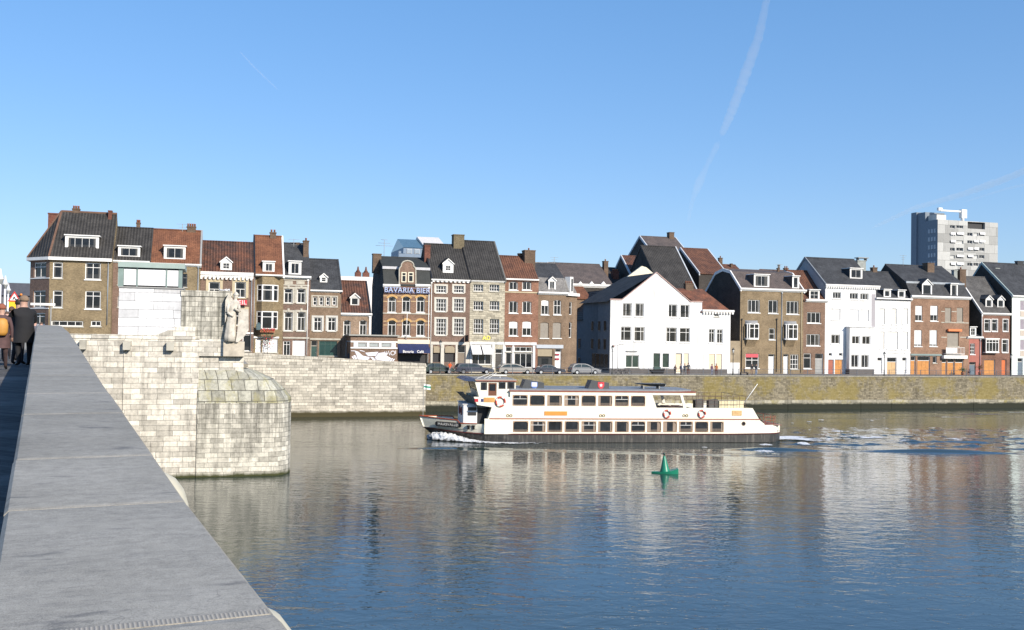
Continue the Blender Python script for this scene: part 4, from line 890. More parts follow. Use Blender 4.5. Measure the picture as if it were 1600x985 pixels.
t1 = text(sgn, 'BAVARIA BIER', (a0[0] + a1[0]) / 2, zc, -.42, hh * 1.38, LBL, 'lettering', .03, off=.0); t2 = text(sgn, 'BAVARIA BIER', (a0[0] + a1[0]) / 2, zc, -.36, hh * 1.38, BLUE, 'letter_backing', .02, off=.028)
bpy.context.view_layer.update(); wd = t1.dimensions.x
for t_ in (t1, t2): t_.scale = ((a1[0] - a0[0]) / wd, 1, 1)
t2.location.x += .03; t2.location.z -= .03
MB().box(a0[0], a1[0], -.33, -.30, zc - hh * .5, zc - hh * .4).box(a0[0], a1[0], -.33, -.30, zc + hh * .4, zc + hh * .5).box(a0[0] + 2, a0[0] + 2.1, -.3, 0, zc - .05, zc + .05).box(a1[0] - 2, a1[0] - 1.9, -.3, 0, zc - .05, zc + .05).build('rails', BLUE, sgn)
# awning, flag pole
x0, x1, z0, z1 = h.R((621.5, 538, 670.5, 552), -1.); aw = empty('cafe_awning', h.root.location, TH, label='navy canvas awning with small white lettering over the beer cafe front', cat='awning'); aw.matrix_basis = h.root.matrix_basis.copy()
MB().prismx([(-.26, z1 + .05), (-1.9, z0 + .45), (-1.9, z0 + .38), (-.26, z1 - .05)], x0, x1).box(x0, x1, -1.92, -1.9, z0, z0 + .45).build('canvas', NAVY, aw)
text(aw, 'Bavaria   Café', (x0 + x1) / 2 - .2, z0 + .22, -1.94, .52, WHITE, ext=.005, off=.01); MB().path([(x0 + .1, -1.85, z0 + .4), (x0 + .1, -.01, z0 + .6)], .02).path([(x1 - .1, -1.85, z0 + .4), (x1 - .1, -.01, z0 + .6)], .02).build('arms', ZINC, aw)
a, b = h.P(636, 489, -.7), h.P(634.5, 531, -.3); fp = tag(MB().tube((b[0], -.28, b[1]), (a[0], -.9, a[1]), .06, .04).lathe((a[0], -.9, a[1]), [(.02, -.05), (.09, 0), (.02, .1)], 8).build('flagpole', WHITE), 'bare white flagpole standing over the navy awning of the beer cafe', 'flagpole'); fp.matrix_world = h.root.matrix_basis
h.drain(670.5, 449, 575, WHITE)
h.chimney((583, 396.5, 596, 406), y=4.8, mat=CHIMB, thick=1., pots=0)
an = h.P(600.5, 375, 5.5); a2 = h.P(600.5, 405, 5.5); am = MB().tube((an[0], 5.5, a2[1] - .5), (an[0], 5.5, an[1]), .035)
for k, wd_ in ((0, .5), (.5, .9), (.9, 1.3)): am.tube((an[0] - wd_, 5.5, an[1] - k), (an[0] + wd_, 5.5, an[1] - k), .025)
am.build('aerial', GREYT, h.roofo)

h = House('townhouse', 'tall brown townhouse with stone-framed paned windows and one pointed white dormer on black roof', 150.5, (673, 733.5), 5.2, 11, BR_PURP, group=LR)
psur = plain('pale_stone', (.58, .55, .48), .85, .08)
for y0, y1, rws in ((447, 458, (.5,)), (467.5, 487, (.35, .68)), (498.5, 524, (.25, .5, .75))):
    for a, b in ((681, 697), (709, 724.5)): h.win((a, y0, b, y1), 4, rws, sur=.26, surm=psur, sill='w', t=.1)
for a, b in ((676, 687.5), (694, 711)):
    h.ops.append((*h.R((a, 540, b, 566)), .5)); h.band((a + 1.5, 541, b - .5, 551.5), TANSH, -.05, 'blind'); 
h.door((715, 540.5, 727, 577), plain('grey_brown_door', (.20, .16, .12), .6, .1), transom=.3, frame=psur, panels=1)
h.band((673.3, 534.5, 733.2, 539), psur, .06); 
for a, b in ((673.3, 675.8), (688, 693.8), (711.5, 714.6), (727.6, 733.2)): h.band((a, 539, b, 577), psur, .05)
h.roof((703, 437), [(6, (692, 383.5))], T_BLK, verge={'l': BLACK, 'r': BLACK}); h.cornice((673.5, 437, 734, 440.5), dent=.6); h.dormer((692, 404, 708.5, 428), 'gable', 2, (.5,), marg=(.42, .42, .55)); h.wmat2 = BR_SIDE; h.wall(); h.drain(674.5, 441, 572, WHITE)
h.chimney((663.5, 383, 672.5, 404), y=3.8, mat=CHIMR, thick=1., pots=0)
fx_, fz_ = h.P(726, 529, -1.2); tag(MB().prismx([(-2.1, fz_ - .4), (-.2, fz_ - .55), (-.2, fz_ + .35), (-2.1, fz_ + .5)], fx_ + .3, fx_ + .34).tube((fx_ + .32, -2.2, fz_ + .52), (fx_ + .32, 0, fz_ + .38), .03).build('hanging_flag', plain('black_cloth', (.015, .015, .02), .9, .2)), 'black cloth flag hanging from a short pole between the brown and the grey townhouse', 'flag').matrix_world = h.root.matrix_basis

h = House('townhouse', 'grey stone townhouse with deep paned windows, black roof and two white awnings', 150.5, (733.5, 788), 5.2, 11, GREYST, group=LR)
for y0, y1, rws in ((445, 455.5, (.5,)), (471, 485, (.5,)), (499, 521, (.33, .66))):
    for a, b in ((739.8, 755), (765, 780)): h.win((a, y0, b, y1), 4, rws, t=.09, y=.2)
h.roof((761, 437), [(6.5, (748, 378.5))], T_BLK, verge={'r': plain('grey_verge2', (.13, .13, .12), .8, .2)}); h.cornice((734, 437.5, 788.5, 441), out=.2); 
h.band((734, 534.5, 788, 538.5), PLW, .08)
for a, b in ((734, 737), (768.8, 773), (785.5, 788)): h.band((a, 538.6, b, 577), PLW, .05)
h.win((737.5, 541, 768.5, 570), 3, (), pane=GLASSD); h.door((773.5, 546, 785, 578), plain('dark_door', (.05, .045, .04), .5, .1), transom=.2, panels=1); h.wmat2 = BR_SIDE; h.wall(); h.chimney((709, 366.5, 725.5, 386), y=6., mat=brick('olive_chimney', (.17, .14, .09)), thick=1.4, pots=0)
for i, (a, b, lb) in enumerate(((736.5, 751.5, 'left of the two white canvas awnings on the grey stone townhouse'), (753.5, 768.5, 'right of the two white canvas awnings on the grey stone townhouse'))):
    x0, x1, z0, z1 = h.R((a, 539.5, b, 554), -.7); aw = empty('shop_awning', (0, 0, 0), 0, label=lb, cat='awning', group='white awnings of the grey townhouse'); aw.matrix_basis = h.root.matrix_basis.copy()
    MB().prismx([(-.12, z1), (-1.4, z0 + .2), (-1.4, z0 + .15), (-.12, z1 - .06)], x0, x1).box(x0, x1, -1.42, -1.4, z0, z0 + .2).build('canvas', PLW, aw); MB().tube((x0 + .05, -1.4, z0 + .15), (x0 + .05, 0, z0 + .15), .015).tube((x1 - .05, -1.4, z0 + .15), (x1 - .05, 0, z0 + .15), .015).build('arms', ZINC, aw)
r = h.R((755, 526, 765, 531)); YEL = plain('yellow_letters', (.85, .75, .12), .5, .03); nm = empty('shop_sign', (0, 0, 0), 0, label='pale yellow letters on the grey stone wall above the white awnings', cat='sign'); nm.matrix_basis = h.root.matrix_basis.copy(); text(nm, 'AD', (r[0] + r[1]) / 2, (r[2] + r[3]) / 2, -.05, .85, YEL, sx=1.0, off=.02)
# J
h = House('townhouse', 'narrow red-brick townhouse with red pantile roof, right of the grey stone townhouse', 151, (788, 840.5), 5.2, 11, BR_RED, group=LR)
for y0, y1 in ((440.5, 453.5), (471, 489.5), (502.5, 525)):
    for a, b in ((795.3, 809), (816, 830.3)): h.win((a, y0, b, y1), 2, (), arch=.1, sill='w', blind=.45 if y0 > 500 else 0)
h.roof((814, 438), [(4.6, (802, 402))], T_RED); h.cornice((790, 436, 841.5, 440), out=.35); h.band((788.4, 456, 840.2, 458), SURR, .08)
h.band((788.3, 535, 838, 539.5), PLW, .15); h.win((790, 542, 800, 550), 1, ()); h.win((803.5, 542, 832, 550), 3, ()); h.win((790, 551.5, 800, 573), 1, ()); h.win((803.5, 552, 832, 575), (.35, .65), (), pane=GLASSD)
for a, b in ((788.2, 789.6), (800.3, 803.2), (832.3, 836)): h.band((a, 540, b, 577), PLW, .04)
h.wmat2 = BR_SIDE; h.wall(); h.chimney((820, 391, 836.5, 414), y=4., thick=1.5, pots=1); h.chimney((811, 396, 818, 404), y=5, thick=.8, pots=0)
# K with chamfered right corner
h = House('corner_townhouse', 'brown corner townhouse with pale slate mansard and closed brown shutters, beside the dark alley', 151, (840.5, 884), 5.2, 11, BR_BROWN, group=LR)
for a, b in ((845.5, 857.5), (865, 876.8)): h.win((a, 469, b, 492), 2, (.62,), arch=.15, blind=.35 if a < 850 else 0, sill='w')
for a, b in ((844.2, 857.2), (863.6, 876.8)): h.win((a, 504, b, 528.5), shut=GREYSH, arch=.12, sill='w')
h.roof((862, 457), [(1.0, (862, 436)), (5.5, (836, 412))], T_LG, over=.1)
h.roofo.data.materials.append(T_SLT)
for p_ in h.roofo.data.polygons:
    if p_.center.z > h.prof[1][1] + .25 and p_.center.y > .8: p_.material_index = 1
h.cornice((840.5, 456.5, 887, 461), out=.4)
h.ops.append((*h.R((839.8, 545.5, 863, 577)), 0)); h.band((840.2, 546, 862.6, 557), TANSH, -.06, 'blind'); h.band((840.2, 560, 862.6, 575), GLASSD, -.2, 'shop_window')
dr = h.door((867, 545.5, 877, 578), WHITE, panels=1, transom=.15); h.band((838, 539, 880, 544.5), plain('blue_grey_fascia', (.45, .48, .52), .6, .05), .1)
for yy in (553, 560): h.band((868, yy, 874, yy + 2.5), plain('red_stripe', (.35, .02, .05)), -.17, 'door_stripe')
h.dormer((857, 432.5, 868.5, 455), 'gable', 2, (), marg=(.2, .2, .3)); h.wmat2 = BR_SIDE
uf = MB(); h.wall()
# right-hand chamfer face
cw = 3.2; e = empty('corner_face', (h.w, 0, 0), 0); e.parent = h.root; ang = radians(38); e.matrix_basis = Matrix.Translation((h.w, 0, 0)) @ Matrix.Rotation(ang, 4, 'Z')
m = MB(); z1c = h.eave; zw = h.R((887, 472, 894, 492), .6); ln = cw; op = [(.9, 1.75, zw[2], zw[3]), (.9, 1.75, *h.R((887, 504, 894, 528), .6)[2:])]
front_wall(m, 0, ln, -.5, z1c, op); m.face([(0, .32, -.5), (ln, .32, -.5), (ln, .32, z1c), (0, .32, z1c)], 1); m.face([(ln, 0, -.5), (ln, 5, -.5), (ln, 5, z1c), (ln, 0, z1c)], 0); m.build('wall', [BR_BROWN, DARK], e)
for o in op: window_parts(e, *o, cols=1, rows=(.6,))
MB().box(-.1, ln + .15, -.4, 0, z1c - .45, z1c).build('cornice', WHITE, e)
mz = h.prof[1][1]; MB().face([(0, 0, z1c), (ln, 0, z1c), (ln - .5, .9, mz), (.3, .9, mz)]).face([(.3, .9, mz), (ln - .5, .9, mz), (-1, 5, mz + 1.2)]).face([(ln, 0, z1c), (ln, 5, z1c), (ln - .8, 5, mz), (ln - .5, .9, mz)]).build('mansard', T_LG, e)
zz0, zz1 = z1c, mz + .4; dm = MB().box(1.0, 1.9, -.05, .9, zz0, zz1).build('dormer', WHITE, e); window_parts(dm, 1.15, 1.75, zz0 + .2, zz1 - .25, 1, (), y=-.13, t=.06, name='window_frame')
h.chimney((829, 392, 837, 414), y=5, pots=0) if False else None

# ---- alley side
M_ = House('white_gabled_house', 'big white-plastered house with one wide pointed gable and dark plinth, right of the alley', 152.5, (953, 1141), 5.2, 12, PLW, group=LR, py=540)
h = M_; h.wmat2 = PLW; SHADEPL = plain('shaded_side_plaster', (.20, .215, .235), .9, .15)  # side wall is white plaster too; its shade is painted in as grey
for r in ((973, 474, 987, 494.7), (992.5, 474.3, 1006, 495), (1044.5, 476, 1058.3, 496), (1063, 476.5, 1077, 497)): h.win(r, (.4,) if r[0] in (973, 1044.5) else (.6,), (), sill='w')
for r in ((970, 510.5, 986.5, 532.7), (991, 511, 1007.2, 533.5), (1041, 512, 1057.8, 534.8), (1062, 512.5, 1078.2, 535.3)): h.win(r, (.35,) if r[0] in (970, 1041) else (.65,), (.68,), sill='w', blind=0)
for r in ((1107.7, 514.3, 1116.7, 536), (1120.2, 515, 1129.4, 536.7)): h.win(r, 2, (.72,), sill='w')
h.win((1116, 489, 1123.5, 495), 2, ())
gp_ = plain('green_glass', (.03, .05, .04), .15, .3)
h.win((977.5, 555, 998.8, 574.8), 2, (), pane=gp_); h.win((1021, 552.3, 1031.3, 573.8), 1, (), pane=gp_, fm=plain('grey_green_frame', (.10, .13, .11)), t=.06, sill='w'); h.win((1035.3, 552.6, 1045.3, 574.2), 1, (), pane=gp_, fm=plain('grey_green_frame', (.10, .13, .11)), t=.06, sill='w')
h.door((1056, 552.5, 1065.5, 583), CREAMSH, panels=1, frame=plain('brown_frame', (.12, .07, .04))); h.win((1068.5, 552.5, 1076, 577), shut=CREAMSH, sill=False); h.win((1107.7, 553.3, 1117.3, 576.7), shut=CREAMSH, sill=False); h.win((1118.8, 553.5, 1128, 577), shut=CREAMSH, sill=False)
top = h.P(1097, 478)[1]; zl_, zr_ = h.P(970, 468)[1], h.P(1090, 472.6)[1]; zlow = h.P(1120, 488.5)[1]
m = MB(); front_wall(m, 0, h.w, -1, zlow, h.ops)
ops2 = [o for o in h.ops if o[3] > zlow]; outl = [(a, b) for a, b in ((953, 468), (972, 468), (1025.5, 426.5), (1078.5, 472.5), (1097, 472.5), (1097, 489))]
P_ = [h.P(*p) for p in outl]
# upper part of the facade: rectangle up to the shoulders with holes, then the gable
xR = P_[4][0]; zs_ = min(P_[0][1], P_[4][1])
h2ops = [o for o in h.ops if o[3] > zlow - .01]
m2 = MB(); front_wall(m2, 0, xR, zlow, zs_, [(o[0], o[1], max(o[2], zlow), o[3]) for o in h.ops if o[3] > zlow and o[0] < xR])
m2.face([(0, 0, zs_), (xR, 0, zs_), (P_[3][0], 0, zs_ + .001), (P_[2][0], 0, P_[2][1]), (P_[1][0], 0, zs_ + .001)])
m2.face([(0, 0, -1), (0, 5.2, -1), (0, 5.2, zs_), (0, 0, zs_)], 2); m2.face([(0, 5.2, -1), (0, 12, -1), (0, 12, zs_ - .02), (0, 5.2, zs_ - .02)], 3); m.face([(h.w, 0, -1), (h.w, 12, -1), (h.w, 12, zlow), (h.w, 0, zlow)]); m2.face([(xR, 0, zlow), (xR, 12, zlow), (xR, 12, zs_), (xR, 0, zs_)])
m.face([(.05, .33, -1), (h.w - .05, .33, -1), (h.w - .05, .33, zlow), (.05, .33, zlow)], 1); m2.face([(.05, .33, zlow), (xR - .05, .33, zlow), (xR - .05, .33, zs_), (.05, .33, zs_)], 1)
m.build('wall', [PLW, DARK], h.root); m2.build('gable_wall', [PLW, DARK, SHADEPL, plain('alley_shade_plaster', (.13, .15, .17), .9, .15)], h.root)  # rear stretch of the side wall: deeper alley shade put into the colour
MB().prism([(P_[2][0], P_[2][1] + .15), (P_[1][0], zs_ + .16), (P_[1][0], zs_ + .0), (P_[2][0], P_[2][1])], -.12, .25).prism([(P_[2][0], P_[2][1] + .15), (P_[2][0], P_[2][1]), (P_[3][0], zs_), (P_[3][0], zs_ + .16)], -.12, .25).box(-.1, P_[1][0], -.12, .25, zs_, zs_ + .16).box(P_[3][0], xR + .1, -.12, .25, zs_, zs_ + .16).build('coping', plain('red_capping', (.45, .30, .26), .7, .1), h.root)
# main roof behind the gable (ridge runs back) and the side roof on the right (ridge runs along)
mr = MB(); ap = P_[2]; xl_, xr_ = -.3, xR + 1.5; pz = lambda x: 0
mr.face([(ap[0], .25, ap[1]), (ap[0], 13, ap[1]), (P_[0][0] - .4, 13, zs_ - .3), (P_[0][0] - .4, .25, zs_ - .3)]); mr.face([(ap[0], .25, ap[1]), (P_[3][0] + 2, .25, zs_ - .8), (P_[3][0] + 2, 13, zs_ - .8), (ap[0], 13, ap[1])])
h.roofo = mr.build('roof', T_BLK, h.root)
rz = h.P(1080, 451.5, 5)[1]; xa = P_[2][0] + 2; xb = h.P(1097.5, 452, 5)[0]; rm = MB()
rm.face([(xR - .3, -.25, zlow - .05), (h.w + .4, -.25, zlow - .05), (xb, 5, rz), (xR - .3, 5, rz)]); rm.face([(xa, .3, zs_ - .3), (xR - .3, .3, zs_ - .3), (xR - .3, 5, rz), (xa, 5, rz)]); rm.face([(h.w + .4, -.25, zlow - .05), (h.w + .4, 10.5, zlow - .05), (xb, 5, rz)]); rm.face([(h.w + .4, 10.5, zlow - .05), (xa, 10.5, zlow - .05), (xa, 5, rz), (xb, 5, rz)]); rm.face([(xR - .3, -.25, zlow - .05), (xR - .3, 5, rz), (xR - .3, 5, zlow - .05)])
rb = rm.build('side_roof', tiles('rust_tiles', (.21, .085, .05), (.11, .055, .04), ribs=.15), h.root); h.roofo = rb
h.cornice((1096.8, 484.5, 1146, 489.5), dent=.5, out=.35); h.chimney((1071.5, 443, 1083.7, 452), y=5, pots=4, thick=.8)
pk = plain('dark_plinth', (.11, .10, .095), .8, .15); ml = MB(); zp1 = h.P(1050, 577)[1]
ml.box(-.03, h.P(1055.6, 580)[0], -.06, -.003, -1, zp1).box(h.P(1066, 580)[0], h.P(1136, 580)[0], -.06, -.003, -1, zp1); ml.build('plinth', pk, h.root)
r = h.R((978.5, 548.3, 996, 549.7), -.1); MB().box(r[0], r[1], -.2, -.004, r[2], r[3]).build('awning_box', GREYT, h.root)
# left side wall details in the alley: windows and shopfront in the shaded side
for y0 in (1.5, 4.0, 7.0):
    for z0, z1 in ((3.6, 5.4), (6.6, 8.3)):
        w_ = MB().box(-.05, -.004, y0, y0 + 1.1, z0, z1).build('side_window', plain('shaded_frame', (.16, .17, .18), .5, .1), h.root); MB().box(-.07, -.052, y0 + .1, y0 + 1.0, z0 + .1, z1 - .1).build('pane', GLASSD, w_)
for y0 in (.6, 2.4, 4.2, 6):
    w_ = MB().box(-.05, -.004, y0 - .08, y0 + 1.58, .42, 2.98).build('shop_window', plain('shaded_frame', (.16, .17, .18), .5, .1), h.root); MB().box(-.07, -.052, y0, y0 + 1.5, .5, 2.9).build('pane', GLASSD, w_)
# small brick-and-timber screen right of the white house
r = h.R((1141, 533, 1155, 585), .3); MB().box(r[0], r[1] + .1, .3, .6, 0, r[2] + 1.9).build('white_gate', PLW, h.root)
MB().box(r[0], r[1] + .1, .3, .6, r[2] + 1.901, r[3]).build('panelled_screen', plain('brick_screen', (.30, .24, .16), .8, .2), h.root)

# N
h = House('townhouse', 'wide olive-brown brick house with two white oriel windows, right of the white gabled house', 153, (1156.2, 1255), 5.2, 12, brick('olive_brown_brick', (.25, .19, .12)), group=LR)
for r in ((1168.4, 468.8, 1187.3, 488.8), (1228.8, 470.8, 1247.8, 491.3)): h.win(r, 3, (), sill='w')
h.win((1200.6, 469.4, 1215.3, 490), 2, (), sill='w'); h.win((1201.5, 513.3, 1211, 531), 1, (.5,), sill='w')
bl = plain('red_blind', (.55, .08, .10), .6, .05)
h.win((1164.8, 552.7, 1186, 575.6), 2, (.55,), sill='w', blind=.22, blindm=bl, t=.14); h.win((1234.6, 554.2, 1247.6, 577.2), 3, (.33, .66))
for r in ((1200.3, 553.8, 1210, 585.5), (1223.7, 553.8, 1231.8, 585.5)): h.door(r, PLW, transom=.12, panels=1)
h.roof((1206, 453), [(3.4, (1200, 427.5)), (6, (1200, 424.5))], T_BG, verge={'l': WHITE, 'r': WHITE}); h.cornice((1155.5, 451.5, 1258.8, 456), out=.4)
h.dormer((1178, 429.6, 1202, 449.7), 'flat', 2, marg=(.25, .25, .25)); h.dormer((1238, 432, 1248.8, 452), 'flat', 1, marg=(.25, .25, .25)); h.wmat2 = BR_SIDE; h.wall()
for r in ((1167.5, 506, 1187.3, 530.5), (1228.3, 507, 1248, 531)):
    yo = -.75; x0, x1, z0, z1 = h.R(r, yo); q_ = .45; pl = [(x0, 0), (x0 + .02, yo + .35), (x0 + q_, yo), (x1 - q_ * .4, yo), (x1, yo + .3), (x1, 0)]
    o = MB().prismz(pl, z0 - .05, z0 + .25).prismz(pl, z1 - .12, z1 + .05).prismz([(x0 + .12, 0), (x0 + .14, yo + .4), (x0 + q_ + .05, yo + .12), (x1 - .3, yo + .12), (x1 - .12, yo + .35), (x1 - .12, 0)], z0 + .25, z1 - .12, 1).build('oriel', [WHITE, GLASS], h.root)
    MB().rings([[(x0 + (x1 - x0) * i / 12, (yo - .12) * sin(pi * i / 12) ** .5 * k, z1 + .05 + zz) for i in range(13)] for k, zz in ((1, 0), (.9, .22), (.5, .42), (.05, .5))], closed=False, caps=False).build('oriel_roof', plain('lead_roof', (.28, .28, .28), .6, .1), o)
    fr = MB()
    for xx in (x0, x0 + q_ - .06, (x0 + x1) / 2 + .1, x1 - .28): fr.box(xx, xx + .12, yo - .01, yo + .25, z0 + .2, z1 - .1)
    fr.box(x0 + q_, x1 - .2, yo - .015, yo + .05, z0 + (z1 - z0) * .68, z0 + (z1 - z0) * .68 + .1); fr.build('oriel_frame', WHITE, o)
    MB().prismx([(0, z0 - .06), (yo + .1, z0 - .06), (0, z0 - 1.25)], x0 + .15, x1 - .5).build('bracket', h.wallm, o)
h.drain(1222, 457, 583); h.drain(1252.8, 457, 583, SURR); h.drain(1159.5, 498, 582, BLACK); h.drain(1214, 498, 582, BLACK)
# O
h = House('townhouse', 'narrow brown house with red roof and low white dormer against the tall white house', 153, (1255, 1289), 5.2, 12, brick('o_brick', (.22, .145, .105)), group=LR)
h.win((1261, 488.3, 1282, 505.2), 3, (), sill='w'); h.win((1260, 522.5, 1281, 540.5), 3, (), sill='w'); h.win((1255.6, 552.5, 1267.5, 576.3), 1, (.7,), sill='w'); h.door((1273.5, 553, 1286, 585.5), GREYT, transom=.25, panels=1)
h.roof((1272, 470), [(5.5, (1262, 425))], T_RED); h.cornice((1258, 468, 1293, 472.5), out=.4); h.dormer((1264.5, 453.5, 1280.5, 469), 'flat', 2, (.5,), marg=(.2, .2, .22)); h.wmat2 = BR_SIDE; h.wall(); h.chimney((1215, 419, 1218, 427), y=5, thick=.3, pots=0)
h.chimney((1228, 422, 1232, 427), y=6, thick=.4, pots=1)
# P
h = House('townhouse', 'tall bright white house with dark roof, dentilled cornice, one flat dormer and a boxed bay', 153, (1289, 1368), 5.2, 12, PLW, group=LR)
for r in ((1301.4, 456.8, 1314.2, 466.8), (1327.8, 458.2, 1341, 468), (1344.2, 458.8, 1356.8, 468.8)): h.win(r, 3, (), sill='w', t=.1)
for r in ((1299, 483, 1313, 500), (1327.5, 484, 1341.5, 502), (1344, 484.4, 1357.5, 502.4)): h.win(r, 2, (), shut=PLW, sill='w')
h.win((1298.8, 523, 1312.3, 537.6), 2, (), sill='w'); h.door((1294, 562, 1303, 586), plain('rust_door', (.34, .10, .06), .5, .1), panels=1); h.door((1304.5, 562, 1317, 586), OAK, panels=2)
for a in (1295, 1311): h.win((a, 552, a + 5, 556.5), 1, (), sill=False)
h.roof((1330, 446), [(6.2, (1302, 405.5))], T_SLT, verge={'l': plain('blue_grey_verge', (.2, .22, .24))}); h.cornice((1289, 445.5, 1374, 450), out=.3, dent=.45); h.dormer((1328, 420, 1347.5, 436.5), 'flat', 2, marg=(.25, .25, .25)); h.wmat2 = plain('side_shade_plaster', (.33, .35, .37), .85, .1); h.wall()  # side walls: white plaster greyed, with their shade in the colour
h.chimney((1340, 407, 1353, 420), y=6.2, mat=plain('pale_chimney', (.3, .32, .3), .8, .2), thick=1., pots=0)
rr_ = h.R((1338, 402.8, 1354.5, 404), 6.2); MB().box(rr_[0], rr_[1], 5.6, 6.8, rr_[2], rr_[3]).box(rr_[0] + .25, rr_[0] + .33, 5.8, 6.6, rr_[2] - .5, rr_[2]).box(rr_[1] - .33, rr_[1] - .25, 5.8, 6.6, rr_[2] - .5, rr_[2]).build('chimney_cowl', GREYT, h.roofo)
yo = -1.1; x0, x1, z0, z1 = h.R((1327.5, 512, 1366, 577), yo); ops = []
for r in ((1331, 525, 1343.3, 538), (1347, 525.3, 1360, 538.6), (1329.8, 554.3, 1341.6, 574.5), (1345.5, 554.5, 1357.5, 575)): ops.append(h.R(r, yo))
m = MB(); front_wall(m, x0, x1, -.5, z1, ops, yo, .25); m.face([(x0, yo, -.5), (x0, yo, z1), (x0, 0, z1), (x0, 0, -.5)]); m.face([(x1, yo, -.5), (x1, 0, -.5), (x1, 0, z1), (x1, yo, z1)]); m.face([(x0, yo, z1), (x1, yo, z1), (x1, 0, z1), (x0, 0, z1)]); m.face([(x0 + .05, yo + .28, -.5), (x1 - .05, yo + .28, -.5), (x1 - .05, yo + .28, z1), (x0 + .05, yo + .28, z1)], 1)
o = m.build('bay', [PLW, DARK], h.root)
for r in ops: window_parts(o, *r, cols=2, rows=(), y=yo + .1)
MB().box(x0 - .15, x1 + .15, yo - .15, 0, z1 + .002, z1 + .14).build('bay_roof', PLW, o); MB().box(x0 - .02, x1 + .02, yo - .03, -.01, -.5, h.R((1330, 577, 1340, 586), yo)[3]).build('bay_plinth', pk, o)
h.band((1361.8, 460, 1367.5, 512), plain('grey_panel', (.35, .33, .35), .6, .05), .02)
# Q
h = House('townhouse', 'white three-storey house with closed white shutters, two small dormers and arched doorways', 153, (1368, 1422.5), 5.2, 12, PLW, group=LR)
wst = plain('warm_white_shutter', (.66, .64, .60), .6, .04)
for a, b in ((1375.5, 1383), (1393.4, 1401), (1411.3, 1419)): h.win((a, 482.5, b, 507), shut=wst, sill='w')
for a, b in ((1375.3, 1382), (1386, 1403), (1409.8, 1418.6)): h.win((a, 518.5, b, 546), shut=wst, sill='w')
h.door((1371, 559, 1378.3, 584), WSH, panels=1, transom=.2); h.door((1386, 559, 1400.8, 586), plain('cream_wood', (.55, .36, .18), .5, .1), panels=2, transom=.25); h.door((1409.8, 559, 1416.5, 584), WSH, panels=1, transom=.2)
h.roof((1395, 468), [(5.8, (1372, 426))], T_SLT); h.cornice((1368, 466, 1424.5, 470), out=.35); h.dormer((1380.8, 453, 1392, 465.5), 'flat', 1, marg=(.22, .22, .25)); h.dormer((1403, 454, 1414.5, 466.5), 'flat', 1, marg=(.22, .22, .25)); h.wmat2 = plain('side_shade_plaster', (.33, .35, .37)); h.wall(); h.band((1368.3, 512, 1422.3, 513.5), PLW, .06); h.band((1368.3, 550, 1422.3, 552), PLW, .08)
h.chimney((1364, 418, 1371, 428), y=6, thick=.8, pots=1)
# R (one house, two bays of brick)
h = House('townhouse', 'broad red-brown brick house with orange garage doors and white balcony, below the tower block', 153, (1422.5, 1514), 5.2, 12, brick('warm_brown_brick', (.28, .175, .12)), group=LR)
for a, b in ((1430, 1441.3), (1453.6, 1465.4)): h.win((a, 478, b, 502), 2, (), blind=.6, blindm=PLW, sill='w')
for a, b in ((1428.6, 1440.4), (1452.4, 1464.3)): h.win((a, 516, b, 541.5), 2, (), blind=.88, blindm=PLW, sill='w')
for a, b in ((1476.6, 1486.3), (1495, 1504.8)): h.win((a, 481, b, 503), shut=GREYSH)
h.win((1480, 520, 1498, 541), shut=GREYSH); orange = plain('orange_canvas', (.75, .22, .08), .7, .05); r = h.R((1481, 514.5, 1502, 518), -.3); MB().box(r[0], r[1], -.5, -.1, r[2], r[3]).build('sun_blind', orange, h.root)
gcm = plain('grey_green_fascia', (.20, .26, .25), .6, .1); org = OAK
h.band((1422.8, 553.3, 1470.5, 556), gcm, .15)
h.door((1422.9, 557, 1430.5, 587.5), org, panels=1, transom=.22); h.door((1433.5, 557, 1453, 587.5), org, panels=3, transom=.22); h.win((1457.4, 557, 1463.6, 567.5), 1, ())
h.band((1470.8, 555.5, 1507.5, 560.5), WHITE, .7, 'canopy')
for a, b in ((1471.5, 1479), (1480.5, 1491), (1492.5, 1505)): h.door((a, 560.8, b, 587.5), org, panels=1, transom=.22)
h.band((1470.7, 503.8, 1513.5, 505.2), STONE, .04); h.band((1470.7, 526.5, 1479, 528), STONE, .04); h.band((1500, 526.5, 1513.5, 528), STONE, .04); h.band((1470.7, 486.3, 1476, 487.6), STONE, .02); h.band((1487, 486.5, 1494.4, 487.8), STONE, .02)
h.roof((1468, 464), [(1.4, (1462, 443.5)), (7, (1434, 416.5))], T_SLT, over=.1); h.cornice((1422.8, 463, 1516, 467.5), out=.4); MB().box(0, h.w, 1.15, 1.42, h.P(1462, 443.5, 1.3)[1] - .1, h.P(1462, 442.3, 1.3)[1] + .12).build('mansard_trim', ZINC, h.root)
h.dormer((1440.8, 436, 1456.3, 462), 'gable', 1, (), fm=PLW, marg=(.2, .2, .25)); h.dormer((1485.3, 444, 1496.5, 464), 'flat', 1, (), marg=(.2, .2, .25)); h.wmat2 = BR_SIDE; h.wall()
h.chimney((1449.5, 411, 1460, 432), y=5.5, thick=1.4, pots=0); h.chimney((1490.7, 422, 1496, 436), y=4.5, mat=plain('pale_chimney', (.3, .32, .3)), pots=0); h.chimney((1500, 421, 1509.5, 438), y=4.5, thick=1.2, pots=1)
bz = h.R((1478, 543, 1507, 553), -.7); bc = MB(); bc.box(bz[0], bz[1], -.75, -.0, bz[2] - .1, bz[2])
for i in range(14): xx = bz[0] + (bz[1] - bz[0]) * i / 13; bc.box(xx - .02, xx + .02, -.75, -.71, bz[2], bz[3])
